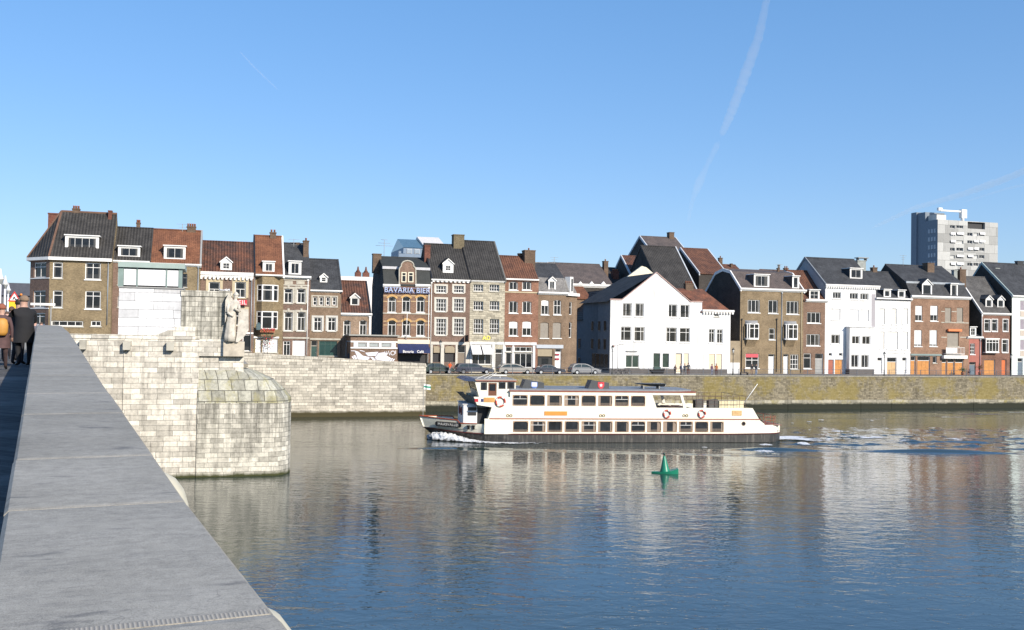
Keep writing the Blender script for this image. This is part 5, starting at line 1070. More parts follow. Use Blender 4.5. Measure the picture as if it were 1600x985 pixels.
bc.box(bz[0], bz[1], -.77, -.70, bz[3] - .05, bz[3]).box(bz[0] + .1, bz[0] + (bz[1] - bz[0]) * .6, -.69, -.67, bz[2] + .1, bz[3] - .1); bc.build('balcony', WHITE, h.root)
# S
h = House('small_house', 'tiny red-painted house with one white dormer, squeezed between two taller brick houses', 153, (1514, 1533.5), 5.2, 9, REDPL, group=LR)
h.win((1515.8, 537, 1523.3, 554), 2, (.33, .66), sill='w'); h.door((1513.9 + .6, 566, 1524.5, 587.5), plain('grey_blue_door', (.12, .16, .2)), transom=.2, frame=STONE, panels=1)
h.roof((1523, 527), [(4.5, (1520, 505))], T_SLT); h.cornice((1510.5, 526, 1535, 529.5), out=.35); h.dormer((1515.6, 511.5, 1525.3, 526), 'flat', 2, (.5,), marg=(.2, .2, .25)); h.wall(); h.drain(1531.7, 530, 586)
# T
h = House('townhouse', 'dark red-brown house with two pointed white dormers and white box bay above orange garage', 153, (1533.5, 1578), 5.2, 11, brick('t_brick', (.21, .12, .09)), group=LR)
for a, b in ((1538, 1546.8), (1549.8, 1558.2), (1567.2, 1574.6)): h.win((a, 499.5, b, 518), 1, (.72,), sur=.12, surm=WHITE)
h.win((1566, 531, 1574.5, 551), 1, (.7,), sur=.14, surm=WHITE); h.door((1537.6, 562.3, 1554.8, 587.5), org, panels=2); h.door((1565, 562, 1572.5, 587.5), plain('orange_red_door', (.55, .14, .04), .5, .1), panels=1, frame=STONE)
h.roof((1556, 490), [(6, (1534, 434.5))], T_GRY, verge={'l': WHITE}); h.cornice((1534, 489.5, 1581, 493), out=.35); h.dormer((1540, 461.5, 1551, 481.5), 'gable', 1, (), marg=(.2, .2, .28)); h.dormer((1558.5, 462, 1569.3, 482), 'gable', 1, (), marg=(.2, .2, .28)); h.wmat2 = BR_SIDE; h.wall(); h.drain(1534.5, 493, 530, WHITE)
yo = -.7; r = h.R((1540.5, 530.5, 1561, 550.5), yo); o = MB().box(r[0], r[1], yo + .1, -.0, r[2], r[3], 1).box(r[0] - .1, r[1] + .1, yo - .1, 0, r[3], r[3] + .2).box(r[0] - .05, r[1] + .05, yo - .05, 0, r[2] - .15, r[2]).build('box_bay', [WHITE, GLASS], h.root)
window_parts(o, r[0], r[1], r[2], r[3], 4, (.75,), y=yo, t=.14)
# U
h = House('townhouse', 'tall pale house with dark roof and mauve-grey windows, cut off by the right edge', 153, (1581, 1665), 5.2, 13, plain('mint_white_plaster', (.66, .72, .68), .8, .05), group=LR)
for y0, y1 in ((470, 486), (499, 516), (531, 548)):
    for a in (1594, 1620, 1646): h.win((a, y0, a + 14, y1), 2, (), pane=plain('mauve_blind', (.30, .26, .30), .4, .15), sill=False); h.band((a, y1 + .5, a + 14, y1 + 9), plain('beige_panel', (.5, .43, .36)), .04)
h.door((1590, 560, 1598, 588), plain('grey_blue_door', (.12, .16, .2)), transom=.2, panels=1); h.win((1604, 560, 1640, 584), 3, (.75,))
h.roof((1620, 463), [(7.5, (1590, 414))], T_SLT, verge={'l': plain('mint_verge', (.35, .42, .4))}); h.wmat2 = BR_SIDE; h.wall(); h.cornice((1580.5, 463, 1668, 466.5), out=.35); h.chimney((1555.5, 419, 1562, 434), y=6.5, mat=plain('pale_chimney', (.3, .32, .3)), pots=0); h.chimney((1590, 408, 1600, 416), y=7.5, pots=0, mat=BLACK)
bg_dark_house = h

def aerial(px, py0, py1, a, label):
    f = Frame(a, px, 0, py1); x0_, z0_ = f.P(px, py1); z1_ = f.P(px, py0)[1]; m = MB().tube((0, 0, z0_ - 1.2), (0, 0, z1_), .035)
    for k, w_ in ((0.05, .75), (.45, .5), (.8, .35)): m.tube((-w_, 0, z1_ - k), (w_, 0, z1_ - k), .02, n=5)
    o = m.build('roof_aerial', GREYT); o.matrix_basis = Matrix.Translation(f.W(x0_, 0, 0)) @ Matrix.Rotation(TH, 4, 'Z'); return tag(o, label, 'aerial', 'aerials on the roofs')
aerial(285, 350, 360, 144, 'thin roof aerial on the red-brown roof behind the watch house'); aerial(459, 374, 382, 147, 'thin roof aerial on the roof left of the tall brick chimney stack'); aerial(1411, 399, 414, 160, 'thin roof aerial left of the tower block, over the white shuttered house'); aerial(1217, 413, 424, 159, 'thin roof aerial above the olive-brown brick house'); aerial(866, 402, 411, 170, 'thin roof aerial left of the long dark rear roof')
# ---------------------------------------------------------------- background buildings
BG = 'roofs and buildings behind the front row'
def backhouse(label, a, xp, eave, ridge, rd, mat, wallm=None, verge=None, chim=(), depth=None, name='rear_house', py=450):
    h = House(name, label, a, xp, 5.2, depth or rd * 2, wallm or BR_SIDE, group=BG, py=py); h.roof(eave, [(rd, ridge)], mat, verge=verge); h.wall()
    for c in chim: h.chimney(c[0], **c[1])
    return h
WV = plain('pale_verge', (.50, .53, .56), .7, .1)
b = backhouse('long dark-roofed rear building with white left gable edge and white eaves, beyond the alley', 180, (874, 958), (905, 445), (905, 413.5), 7, T_BG, verge={'l': WV}, chim=(((944, 408, 950.5, 420), dict(pots=1, thick=1)),))
b.cornice((876, 444, 958, 449.5), out=.4)
for px in (907, 924.5, 943): q_ = b.P(px, 444, -.45); MB().prism([(q_[0] - .55, q_[1] - .1), (q_[0] + .55, q_[1] - .1), (q_[0], q_[1] + .5)], -.5, -.3).build('eaves_gable', WHITE, b.root)
backhouse('low rear building with orange-red roof peeping over the dark alley', 173, (893, 924), (908, 467), (908, 450), 4, T_ORG, BR_BROWN)
backhouse('dark rear roof with brick chimneys left of the big steep roof', 187, (948, 990), (968, 446), (962, 420), 6, T_BLK, chim=(((958, 424, 967, 440), dict(y=2.4, pots=4, mat=CHIMR, thick=1.2)), ((969, 410.5, 975.5, 420), dict(pots=2)),))
backhouse('small rear house with pale gable edge and reddish roof, tucked against the big steep roof', 184, (989, 1018), (1000, 437), (992, 401.5), 6, T_MIX, verge={'l': WV})
bb = backhouse('very large steep dark tiled roof rising behind the white gabled house', 170, (1040, 1097), (1068, 470), (1045, 387), 11, T_BLK, BR_SIDE, verge={'l': T_BLK, 'r': WV})
backhouse('highest dark ridge with pale gable edges and one chimney, behind the very large steep roof', 186, (1028, 1086), (1056, 410), (1048, 372.5), 9, T_BG, verge={'l': WV, 'r': WV}, chim=(((1046, 363, 1053.5, 374), dict(pots=0, thick=1.2)),))
backhouse('rear house with steep red-brown roof right beside the very large dark roof', 178, (1092, 1136), (1110, 428), (1102, 390.5), 8, T_RED, verge={'l': WV, 'r': WV})
backhouse('rear house with low red roof just left of the olive-brown house', 186, (1126, 1172), (1145, 437), (1140, 415), 6, T_RED, chim=(((1124, 403, 1129, 419), dict(y=5, pots=1, thick=.6)), ((1142, 412, 1144.5, 420), dict(y=5, pots=0, thick=.4))))
backhouse('rear house with dark ridge behind the narrow red-roofed house', 175, (1212, 1250), (1230, 440), (1225, 424), 6, T_MIX, chim=(((1216.5, 414, 1218.5, 425), dict(pots=0, thick=.3)), ((1226, 419, 1232, 426), dict(pots=2, thick=.5))))
# gable and dormer behind the white house, alley houses
r = [M_.P(a, b_, 13.5) for a, b_ in ((980, 445), (980, 433), (995, 422), (1003, 416), (1010, 418), (1024, 430), (1024, 445))]
MB().prism(r[::-1], 13.5, 14).build('rear_gable', CREAM, M_.root)
for k, (y0, hh, nm) in enumerate(((12.6, 8.6, 'nearest the river'), (23, 7.6, 'second from the river'), (33, 8.4, 'farthest back'))):
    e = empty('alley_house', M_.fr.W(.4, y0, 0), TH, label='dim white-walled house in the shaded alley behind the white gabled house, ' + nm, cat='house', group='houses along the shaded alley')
    m = MB().box(0, 9, 0, 9.9, -.3, hh); m.build('wall', plain('alley_shade_plaster', (.13, .15, .17), .9, .15), e)  # white walls painted dark to carry the alley's shade
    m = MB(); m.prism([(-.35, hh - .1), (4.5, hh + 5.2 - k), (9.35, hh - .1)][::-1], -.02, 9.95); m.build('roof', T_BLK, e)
    for y in (1.5, 4.3, 7.1):
        for z in (.3, 3.6, 6.2)[: 3 if k else 2]:
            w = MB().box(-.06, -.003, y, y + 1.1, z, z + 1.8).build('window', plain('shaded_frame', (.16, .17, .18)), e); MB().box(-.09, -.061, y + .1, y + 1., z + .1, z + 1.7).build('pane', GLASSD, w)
e = empty('alley_end_house', QF.W(QF.P(915, 540)[0] - 6, 56, 5.2), TH, label='dark building closing the far end of the shaded alley', cat='house'); MB().box(-8, 22, 0, 8, -.3, 9).build('wall', BR_SIDE, e); MB().prismx([(-.3, 8.9), (4, 12.5), (8.3, 8.9)], -8.2, 22.2).build('roof', T_BLK, e)
# tower block
tf = Frame(331, 1465, 5, 380); tb = empty('tower_block', tf.o, TH, label='tall pale concrete tower block with shaded left side, above the roofs at right', cat='tower block'); TP = tf.P
conc = ashlar('concrete_panels', (.42, .42, .40), 6, 3.4, dark=.12, wetz=-99, streak=.2, ms=.05); z1 = TP(1512, 345.8)[1]; w = TP(1559, 400)[0]; concd = plain('shaded_concrete', (.20, .235, .27), .8, .1)  # concd: concrete darkened, the shade of the left side is in its colour
ops = []; rws = [(352.5, 357), (364, 369), (376, 381), (387.5, 392.5), (399, 404), (411, 416)]
for i, (a, b_) in enumerate(rws):
    for c, d in ((1484.5, 1492), (1494.3, 1505)) + (() if i == 0 else ((1511.5, 1519.5), (1521, 1528.5), (1530, 1538))): ops.append(tf.R((c, a, d, b_)))
ops.append(tf.R((1512, 347.5, 1539, 358)))
m = MB(); front_wall(m, 0, w, 0, z1, ops, depth=1.); m.face([(0, 0, 0), (0, 7, 0), (0, 7, z1), (0, 0, z1)], 2); m.face([(w, 0, 0), (w, 0, z1), (w, 15, z1), (w, 15, 0)]); m.face([(0, 0, z1), (w, 0, z1), (w, 15, z1), (3, 15, z1), (3, 7, z1), (0, 7, z1)]); m.face([(3, 15, 0), (w, 15, 0), (w, 15, z1), (3, 15, z1)]); m.face([(.3, 1.02, 0), (w - .3, 1.02, 0), (w - .3, 1.02, z1 - .3), (.3, 1.02, z1 - .3)], 1)
m.build('wall', [conc, DARK, concd], tb)
awn = plain('white_blind2', (.8, .8, .8)); k = 0
for o in ops[:-1]:
    k += 1; wf = window_parts(tb, *o, cols=2 if o[1] - o[0] > 2 else 1, rows=(), y=.35, t=.12, pane=(plain('pale_curtain_pane', (.5, .5, .48), .2, .1) if k % 3 == 0 else GLASS))
    if k % 4 in (0, 3): MB().box(o[0], o[1], -.5, -.45, o[3] - (o[3] - o[2]) * .6, o[3] + .1).build('sun_blind', awn, wf)
z2 = TP(1450, 335, 12)[1]; MB().box(-.0, 9, 7.01, 11.3, 0, z2).box(-.6, 8, 11.31, 14.4, 0, z2 + .4).build('stair_tower', concd, tb); MB().box(1.2, 5.5, 2, 6.8, z1, z1 + 2.2).build('plant_room', plain('pale_plant_room', (.6, .57, .52)), tb)
for i in range(8):
    for y in (1.0, 2.6, 4.2): MB().box(-.12, -.004, y, y + 1.0, z1 - 5 - i * 3.1, z1 - 3.4 - i * 3.1).build('side_window', plain('side_pane', (.35, .38, .42), .2, .1), tb)
cr = MB(); p0, p1, p2 = TP(1470, 328.5, 4), TP(1504, 331, 4), TP(1501, 345, 4); cr.box(p0[0], p1[0], 3.8, 4.6, p1[1] - .3, p1[1] + .3).box(p0[0] - 1.2, p0[0] + .6, 3.7, 4.7, p0[1] - .2, p0[1] + .9).box(p1[0] - .8, p1[0] + 1.6, 3.4, 5, p2[1] + 1, p1[1] + .8).tube((p1[0], 4, z1 - .1), (p1[0], 4, p1[1]), .7, .5)
cr = fixn(cr.build('maintenance_crane', WHITE)); cr.matrix_basis = Matrix.Translation(tf.o) @ Matrix.Rotation(TH, 4, 'Z'); tag(cr, 'white maintenance crane arm on the roof of the tower block', 'crane')
# glazed distant building, flat white one, hall on the far left
df = Frame(250, 623, 5, 390); db = empty('office_building', df.o, TH, label='distant blue-grey office building with glazed sloping roof, above the beer cafe roof', cat='office building'); DP = df.P
w = DP(680, 390)[0]; zA, zB, zC = DP(640, 397)[1], DP(640, 387)[1], DP(650, 377)[1]; xm = DP(631, 390)[0]
bluec = plain('blue_grey_cladding', (.16, .22, .30), .5, .1); MB().box(0, w, 0, 20, 0, zA).box(xm, w, .5, 18, zA, zB).build('wall', bluec, db)
for i in range(9): MB().box(i * 1.1, i * 1.1 + .6, -.1, .3, zA, zA + .6).build('parapet_block', bluec, db) if i < 2 else None
for i in range(4): xa = xm + .8 + i * 1.9; wf = MB().box(xa, xa + 1.3, .38, .49, zA + .1, zB - .3).build('window', plain('light_grey', (.5, .5, .5)), db); MB().box(xa + .1, xa + 1.2, .3, .379, zA + .2, zB - .4).build('pane', plain('sky_pane', (.3, .35, .4), .1, .1), wf)
MB().prismx([(.3, zB + .001), (9, zC + 1.2), (18.2, zB + .001)], xm, w).build('roof', plain('glazed_roof', (.10, .17, .20), .15, .2), db)
MB().prismx([(.0, zB + .3), (10, zC + 2.1), (20, zB)], DP(673, 385)[0] - 1.5, w + 3).build('white_gable', plain('white_cladding', (.7, .66, .62)), db)
wf_ = Frame(195, 531, 5, 436); e = empty('flat_roofed_building', wf_.o, TH, label='flat-roofed white building seen between the low reddish house and the beer cafe', cat='building'); zt = wf_.P(555, 432.5)[1]; MB().box(-3, wf_.P(600, 436)[0], 0, 15, 0, zt).build('wall', PLW2, e)
for px, w_ in ((561, 1.1), (573.5, 1.2)): x = wf_.P(px, 430)[0]; MB().box(x - w_ / 2, x + w_ / 2, 1, 2, zt, zt + .9).lathe((x, 1.5, zt + .9), [(.5, 0), (.2, .5), (.12, 1.1)], 8).build('chimney', CHIMR, e)
hf = Frame(230, 20, 5, 455); e = empty('distant_hall', hf.o, TH, label='low dark-roofed distant hall at the far left edge behind the pedestrians', cat='building')
zt = hf.P(20, 446)[1]; z0 = hf.P(20, 462)[1]; MB().box(-30, hf.P(70, 455)[0], 0, 15, 0, z0).build('wall', plain('hall_wall', (.12, .12, .13)), e); MB().prismx([(-.5, z0), (8, zt + .8), (16, z0)], -30, hf.P(70, 455)[0]).build('roof', plain('hall_roof', (.10, .095, .10), .8, .2), e)

# ---------------------------------------------------------------- passenger boat
bf = Frame(100.6, 655, 0, 650, math.atan(.16)); BP = bf.P
C_ = 3.55
x0b = BP(655, 650, C_)[0]
boat = empty('passenger_boat', bf.o, bf.th, label='long cream two-deck passenger boat with black hull steaming to the left across the river', cat='boat')
BCR = plaster('boat_cream', (.88, .85, .72), .3); BCR.node_tree.nodes['Principled BSDF'].inputs['Roughness'].default_value = .4; BRU = plain('rust_red_trim', (.30, .07, .03), .5, .15); BGR = plain('deck_grey', (.22, .24, .26), .6, .15)
m_, N, L, B = nodemat('black_hull'); v = coords(N, L, 'Object', (1.2, 1.2, .12)); f = noise(N, L, v, 2.2, 5, .75)
f2 = noise(N, L, coords(N, L), .9, 5, .7); L.new(mixc(N, L, ramp(N, L, f, [(.5, (0,) * 3), (.72, (.55,) * 3)]), ramp(N, L, f2, [(.3, (.022, .022, .022)), (.7, (.05, .048, .045))]), (.30, .27, .23)), B.inputs['Base Color']); B.inputs['Roughness'].default_value = .5; BHU = m_
zs = lambda px, y=0: BP(px, 679.4 - (px - 800) * .0085, y)[1]
zst = BP(900, 678.6)[1]; z655 = BP(980, 655)[1]; z612 = BP(900, 612.6)[1]; z620 = BP(770, 620.5)[1]; z637 = BP(1100, 637.6)[1]; z663 = BP(740, 662.7, .5)[1]
xs757, xst = BP(757, 662)[0], BP(1194, 660)[0]; xend = BP(1222, 672, 1.2)[0]
def half(x):
    t = min(1, max(0, (x - x0b) / 9.5)); b = C_ * (1 - (1 - t) ** 2.3)
    if x > xend - 3: b *= sqrt(max(.12, 1 - ((x - xend + 3) / 3.35) ** 2.6))
    return b
zbow = BP(655, 650, C_)[1]; hull = MB(); R_ = []; st_ = [x0b + d for d in (0.02, .25, .6, 1.1, 1.7, 2.5, 3.4)] + [BP(715, 657.5, .9)[0], BP(719, 662, .7)[0]] + [x0b + d for d in (5.6, 6.5)] + [xs757 - .02, xs757 + .02] + [xs757 + (xst - xs757) * i / 8 for i in range(1, 8)] + [xst, xst + .6, xend - 1.0, xend - .4, xend - .08]
st_ = sorted(set(st_)); xstep = BP(717, 660, .8)[0]
def ztop(x):
    if x < xstep: return zbow + (BP(715, 657.5, .9)[1] - zbow) * (x - x0b) / (xstep - x0b)
    if x < xs757: return z663
    if x < xst - .01: return zst + .02
    return BP(1205, 664.5)[1]
def zstr(x):
    t = (x - x0b) / (xs757 - x0b)
    zb = BP(664, 668, 3)[1]
    return zst + (zb - zst) * (1 - min(1, t)) ** 1.6 if x < xst else zst + .06
for x in st_:
    b = half(x); zt = max(ztop(x), zstr(x) + .02); zm = zstr(x); fl = min(1, max(0, (x - x0b) / 7)); rk = (1 - fl) * 2.0
    def hb(z): return b * (1 - .38 * (1 - fl) * (1 - z / zt))
    near = [(x, C_ - b, zt), (x + rk * .45 * (1 - zm / zt), C_ - hb(zm), zm), (x + rk * (1 - .05), C_ - hb(.0) * (.55 + .45 * fl), 0.05), (x + rk * 1.1, C_ - b * .8 * fl - .05, -.9)]
    R_.append(near + [(p[0], 2 * C_ - p[1], p[2]) for p in reversed(near)])
n = 8; base = 0
for r in R_: hull.v += r
for k in range(len(R_) - 1):
    for i in range(7):
        b0 = k * n + i; hull.f.append((b0, b0 + 1, b0 + n + 1, b0 + n)); hull.m.append(0 if i in (0, 6) else 1); hull.sm.append(i in (0, 1, 5, 6) and k < 12)
hull.f.append(tuple(range(n))); hull.m.append(0); hull.sm.append(False); o = (len(R_) - 1) * n; hull.f.append(tuple(o + i for i in range(n))); hull.m.append(0); hull.sm.append(False)
ho = hull.build('hull', [BCR, BHU], boat)
rub = MB(); pn = [(r[1][0], r[1][1] - .04, r[1][2]) for r in R_]; rub.path(pn, .055); rub.path([(p[0], 2 * C_ - p[1], p[2]) for p in pn], .055); rub.build('rubbing_strake', plain('dark_red_strake', (.10, .02, .02)), boat)
tr = MB(); tr.path([(r[0][0], r[0][1], r[0][2] + .02) for r in R_ if r[0][0] < xs757 - .05], .06); tr.path([(r[7][0], r[7][1], r[7][2] + .02) for r in R_ if r[0][0] < xs757 - .05], .06); tr.build('gunwale', BRU, boat)
dkm = MB(); dd = [(r[0][0], r[0][1] + .05) for r in R_ if r[0][0] < xs757]; 
for (a, b_), (c, d) in zip(dd, dd[1:]): dkm.face([(a, b_, z663 - .55), (c, d, z663 - .55), (c, 2 * C_ - d, z663 - .55), (a, 2 * C_ - b_, z663 - .55)])
dkm.box(xst, xend - .5, .6, 2 * C_ - .6, zst + .3, zst + .32); dkm.build('deck', BGR, boat)
# name plate on the bow, following the hull side
np_ = empty('n', (0, 0, 0)); bpy.data.objects.remove(np_)
xa, xb_ = x0b + 1.55, x0b + 4.05
ya, yb2 = C_ - half(xa) - .03, C_ - half(xb_) - .03; an = math.atan2(yb2 - ya, xb_ - xa); ln = math.hypot(xb_ - xa, yb2 - ya)
zn0, zn1 = BP(677, 662, ya)[1], BP(713, 664.8, yb2)[1]; tilt = math.atan2(zn1 - zn0, ln)
npm = Matrix.Translation((xa, ya - .10, zn0)) @ Matrix.Rotation(an, 4, 'Z') @ Matrix.Rotation(-tilt, 4, 'Y') @ Matrix.Rotation(radians(14), 4, 'X')
pl = MB().prism([(.0, -.12), (.12, -.24), (ln - .12, -.24), (ln, -.12), (ln, .12), (ln - .12, .24), (.12, .24), (0, .12)], -.02, .06); po = pl.build('name_plate', BLACK, boat); po.matrix_basis = npm
text(po, 'MAASVALLEI', ln / 2, 0, -.035, .40, WHITE, ext=.006, sx=.98, off=0)
# side walls with window holes
def rrect(r): return r
low = [(802.3, 824.7), (829.7, 851.6), (856, 878), (883, 904), (909.4, 930.8), (935.5, 956.3), (961.4, 981.7), (986.6, 1007.5), (1011.8, 1032.3), (1037, 1057), (1061.8, 1081.7), (1086.4, 1106), (1110.6, 1130)]
upw = [(801.7, 823.6), (828.7, 850.6), (856, 877.4), (882.7, 904), (909.4, 930.4), (935.6, 956), (961.4, 981.7), (986.6, 1007.5)]
zl0, zl1 = BP(900, 674.7)[1], BP(900, 659.3)[1]; zu0, zu1 = BP(900, 633.8)[1], BP(900, 618.8)[1]
lops = [(BP(a, 667)[0], BP(b_, 667)[0], zl0, zl1) for a, b_ in low]; uops = [(BP(a, 626)[0], BP(b_, 626)[0], zu0, zu1) for a, b_ in upw]
x797, x1016, x1177, x768, x740, x1087 = [BP(a, 630)[0] for a in (797, 1016, 1176, 768.5, 740, 1087)]
xrk = BP(1194, 661)[0]
def mir(mb):      # mirror to the far side of the boat
    n = len(mb.v); mb.v += [(x, 2 * C_ - y, z) for x, y, z in mb.v]; mb.f += [tuple(i + n for i in reversed(f)) for f in mb.f]; mb.m += mb.m[:]; mb.sm += mb.sm[:]; return mb
wl_ = MB(); front_wall(wl_, xs757, xrk - .6, zst, z655, lops, depth=.14); wl_.face([(xrk - .6, 0, zst), (xrk + .05, 0, zst), (xrk + .05, 0, BP(1194, 663)[1]), (xrk - .6, 0, z655)])
mir(wl_); wl_.face([(xs757, .0, z663 - .5), (xs757, 2 * C_, z663 - .5), (xs757 + .55, 2 * C_, z655), (xs757 + .55, 0, z655)]); wl_.face([(xrk + .05, 0, zst), (xrk + .05, 2 * C_, zst), (xrk + .05, 2 * C_, BP(1194, 663)[1]), (xrk + .05, 0, BP(1194, 663)[1])]); wl_.face([(xrk + .05, 0, BP(1194, 663)[1]), (xrk + .05, 2 * C_, BP(1194, 663)[1]), (x1177, 2 * C_, z637), (x1177, 0, z637)])
wl_.build('main_deck_wall', BCR, boat)
wu = MB(); front_wall(wu, x797, x1016, z655, z612, uops, depth=.14); wu.face([(x768 - .35, 0, z655), (x797, 0, z655), (x797, 0, BP(780, 636.5)[1]), (x768, 0, BP(780, 636.5)[1])])
z637b = BP(780, 636.5)[1]; wu.face([(x740, 0, z620), (x740 + .35, 0, BP(745, 633)[1]), (x768, 0, z637b), (x797, 0, z637b), (x797, 0, z620)])
wu.face([(x1016, 0, z655), (x1177 + .75, 0, z655), (x1177, 0, z637), (x1016, 0, z637)])
mir(wu)
wu.face([(x768 - .35, 0, z655), (x768 - .35, 2 * C_, z655), (x768, 2 * C_, z637b), (x768, 0, z637b)]); wu.face([(x797, 0, z620), (x797, 2 * C_, z620), (x797, 2 * C_, z612), (x797, 0, z612)])
wu.face([(x740, 0, z620), (x740 + .35, 0, z637b), (x740 + .35, 2 * C_, z637b), (x740, 2 * C_, z620)]); wu.face([(x740, 0, z637b), (x768, 0, z637b), (x768, 2 * C_, z637b), (x740, 2 * C_, z637b)], 1)
wu.face([(x1016, 0, z655), (x1016, 2 * C_, z655), (x1016, 2 * C_, z612), (x1016, 0, z612)], 1)
wu.build('upper_deck_wall', [BCR, BGR], boat)
cur = glass('cabin_glass', (.015, .016, .018), (.55, .42, .32), .9)
for side in (0, 1):
    for o_ in lops + uops:
        y0, y1 = (.06, .075) if side == 0 else (2 * C_ - .075, 2 * C_ - .06); t = .05
        f = MB(); ya_, yb_2 = (-.015, .06) if side == 0 else (2 * C_ - .06, 2 * C_ + .015); a, b_, c, d = o_
        f.box(a - t, a, ya_, yb_2, c - t, d + t).box(b_, b_ + t, ya_, yb_2, c - t, d + t).box(a, b_, ya_, yb_2, c - t, c).box(a, b_, ya_, yb_2, d, d + t)
        for (cx_, cz_, sx_, sz_) in ((a, c, 1, 1), (b_, c, -1, 1), (a, d, 1, -1), (b_, d, -1, -1)):
            f.prism([(cx_, cz_), (cx_ + .16 * sx_, cz_), (cx_, cz_ + .16 * sz_)], ya_, yb_2)
        if side == 0 and (lops + uops).index(o_) % 3 == 1: f.box(a, b_, .02, .055, d - .36, d - .32, 1).box((a + b_) / 2 - .02, (a + b_) / 2 + .02, .02, .055, d - .32, d, 1)
        fo = f.build('window', [plain('window_rubber', (.33, .20, .12), .6, .1), WHITE], boat); MB().box(a, b_, y0, y1, c, d).build('pane', cur, fo)
MB().box(xs757 + .6, xrk - 1, .3, 2 * C_ - .3, zst - .3, z655 - .1).box(x797 + .2, x1016 - .1, .3, 2 * C_ - .3, z655 + .1, z612 - .1).build('cabin_interior', DARK, boat)
mir(MB().box(xs757 + .5, x1177 + .9, -.05, .0, z655 - .04, z655 + .05)).build('deck_stripe', BRU, boat)
MB().box(x768, x1177, .02, 2 * C_ - .02, z655 + .02, z655 + .08).box(x1016 + .01, x1177 - .1, .05, 2 * C_ - .05, z637 - 1.0, z637 - .95).build('upper_deck', BGR, boat)
rf = MB().box(x797 - .1, x1087, -.08, 2 * C_ + .08, z612, z612 + .1); rf.build('roof_edge', BRU, boat)
z617 = BP(1050, 617.8)[1]; mir(MB().box(x1016, x1087, .0, .12, z617, z612 - .001)).build('roof_fascia', BCR, boat)
MB().prismz([(x797, .15), (x1087 - 1.8, .15), (x1087 - .1, 1.2), (x1087 - .1, 2 * C_ - 1.2), (x1087 - 1.8, 2 * C_ - .15), (x797, 2 * C_ - .15)], z612 + .1, z612 + .26).build('roof', BGR, boat)
a, b_ = BP(1064.5, 618)[0], BP(1069.5, 637)[0]; [MB().prism([(a - .12, z617 + .02), (a + .16, z617 + .02), (b_ + .22, z637), (b_ - .12, z637)][::-1], q_, q_ + .12).build('pillar', BCR, boat) for q_ in (0., 2 * C_ - .12)]
a, b_ = BP(1018, 618)[0], BP(1026, 637)[0]; mir(MB().prism([(x1016, z637), (b_, z637), (a + .1, z617 + .02), (x1016, z617 + .02)], .0, .12)).build('rear_pillar', BCR, boat)
# wheelhouse
yw0 = .25; wx0, wx1 = BP(748.5, 619, yw0)[0], BP(805.5, 610, yw0)[0]; wxt = BP(741.8, 596, yw0)[0]; zr0 = BP(775, 596, yw0)[1]; zr1 = BP(775, 592.8, yw0)[1]
wh_ = empty('wheelhouse', (0, 0, 0)); wh_.parent = boat
yw1 = 2 * C_ - yw0; wz = z620 - .02
ops = [BPr for BPr in [bf.R(r, yw0) for r in ((779, 598, 790, 608), (792.5, 598, 804, 608))]]; dr_ = bf.R((763, 598.7, 776, 618.7), yw0)
m = MB(); front_wall(m, wx0, wx1, wz, zr0, ops + [dr_, (bf.R((751, 598, 761, 610), yw0))], yw0, .08); m.face([(wxt, yw0, zr0), (wx0, yw0, wz), (wx0, yw0, zr0)]); n = len(m.v); m.v += [(x, 2 * C_ - y, z) for x, y, z in m.v]; m.f += [tuple(i + n for i in reversed(f)) for f in m.f]; m.m += m.m[:]; m.sm += m.sm[:]
m.face([(wx1, yw0, wz), (wx1, yw1, wz), (wx1, yw1, zr0), (wx1, yw0, zr0)]); zmid = wz + (zr0 - wz) * .38; xm = wx0 + (wxt - wx0) * .38
m.face([(wx0, yw0, wz), (wx0, yw1, wz), (xm, yw1, zmid), (xm, yw0, zmid)])
for i in range(6):
    y = yw0 + (yw1 - yw0 - .12) * i / 5; m.face([(xm, y, zmid), (xm, y + .12, zmid), (wxt, y + .12, zr0), (wxt, y, zr0)])
m.build('walls', BCR, wh_)
MB().face([(xm + .05, yw0, zmid), (xm + .05, yw1, zmid), (wxt + .05, yw1, zr0), (wxt + .05, yw0, zr0)]).build('windscreen', GLASSD, wh_)
for r in ops + [bf.R((751, 598, 761, 610), yw0)]: MB().box(r[0], r[1], yw0 + .04, yw0 + .05, r[2], r[3]).build('pane', GLASSD, wh_)
MB().box(dr_[0], dr_[1], yw0 + .03, yw0 + .06, dr_[2], dr_[3]).box(dr_[0] + .12, dr_[1] - .12, yw0 + .02, yw0 + .029, dr_[2] + .5, dr_[3] - .12, 1).build('door', [plain('brown_varnish', (.16, .06, .03), .4, .1), GLASSD], wh_)
MB().box(wxt + .1, wx1 + .15, yw0 - .2, yw1 + .2, zr0, zr0 + .08).box(wxt, wx1 + .08, yw0 - .12, yw1 + .12, zr0 + .08, zr0 + .2, 1).build('roof', [BRU, plain('wheelhouse_roof', (.32, .30, .27), .6, .1)], wh_)
vis = BP(719, 592.5, 2.5)[0]; MB().prism([(wxt + .15, zr0 - .02), (vis + .4, zr0 - .02), (vis, zr0 + .08), (vis + .5, zr0 + .3), (wxt + .15, zr0 + .22)][::-1], yw0 - .05, yw1 + .05).build('visor', plain('dark_blue_visor', (.03, .05, .11), .4, .1), wh_)
ant = MB(); 
for p, q_ in (((744, 592), (764, 584)), ((756, 592), (771, 584)), ((761, 593), (776, 583))): u_, v_ = BP(*p, 2.), BP(*q_, 2.); MB().tube((u_[0], 2., u_[1]), (v_[0], 2., v_[1]), .025, n=5).build('aerial', WHITE, wh_)
ant.tube((wx1 - 1.2, 3, zr0), (wx1 - 1.2, 3, zr0 + .5), .03).box(wx1 - 2., wx1 - .5, 2.9, 3.1, zr0 + .45, zr0 + .55); ant.build('radar', WHITE, wh_)
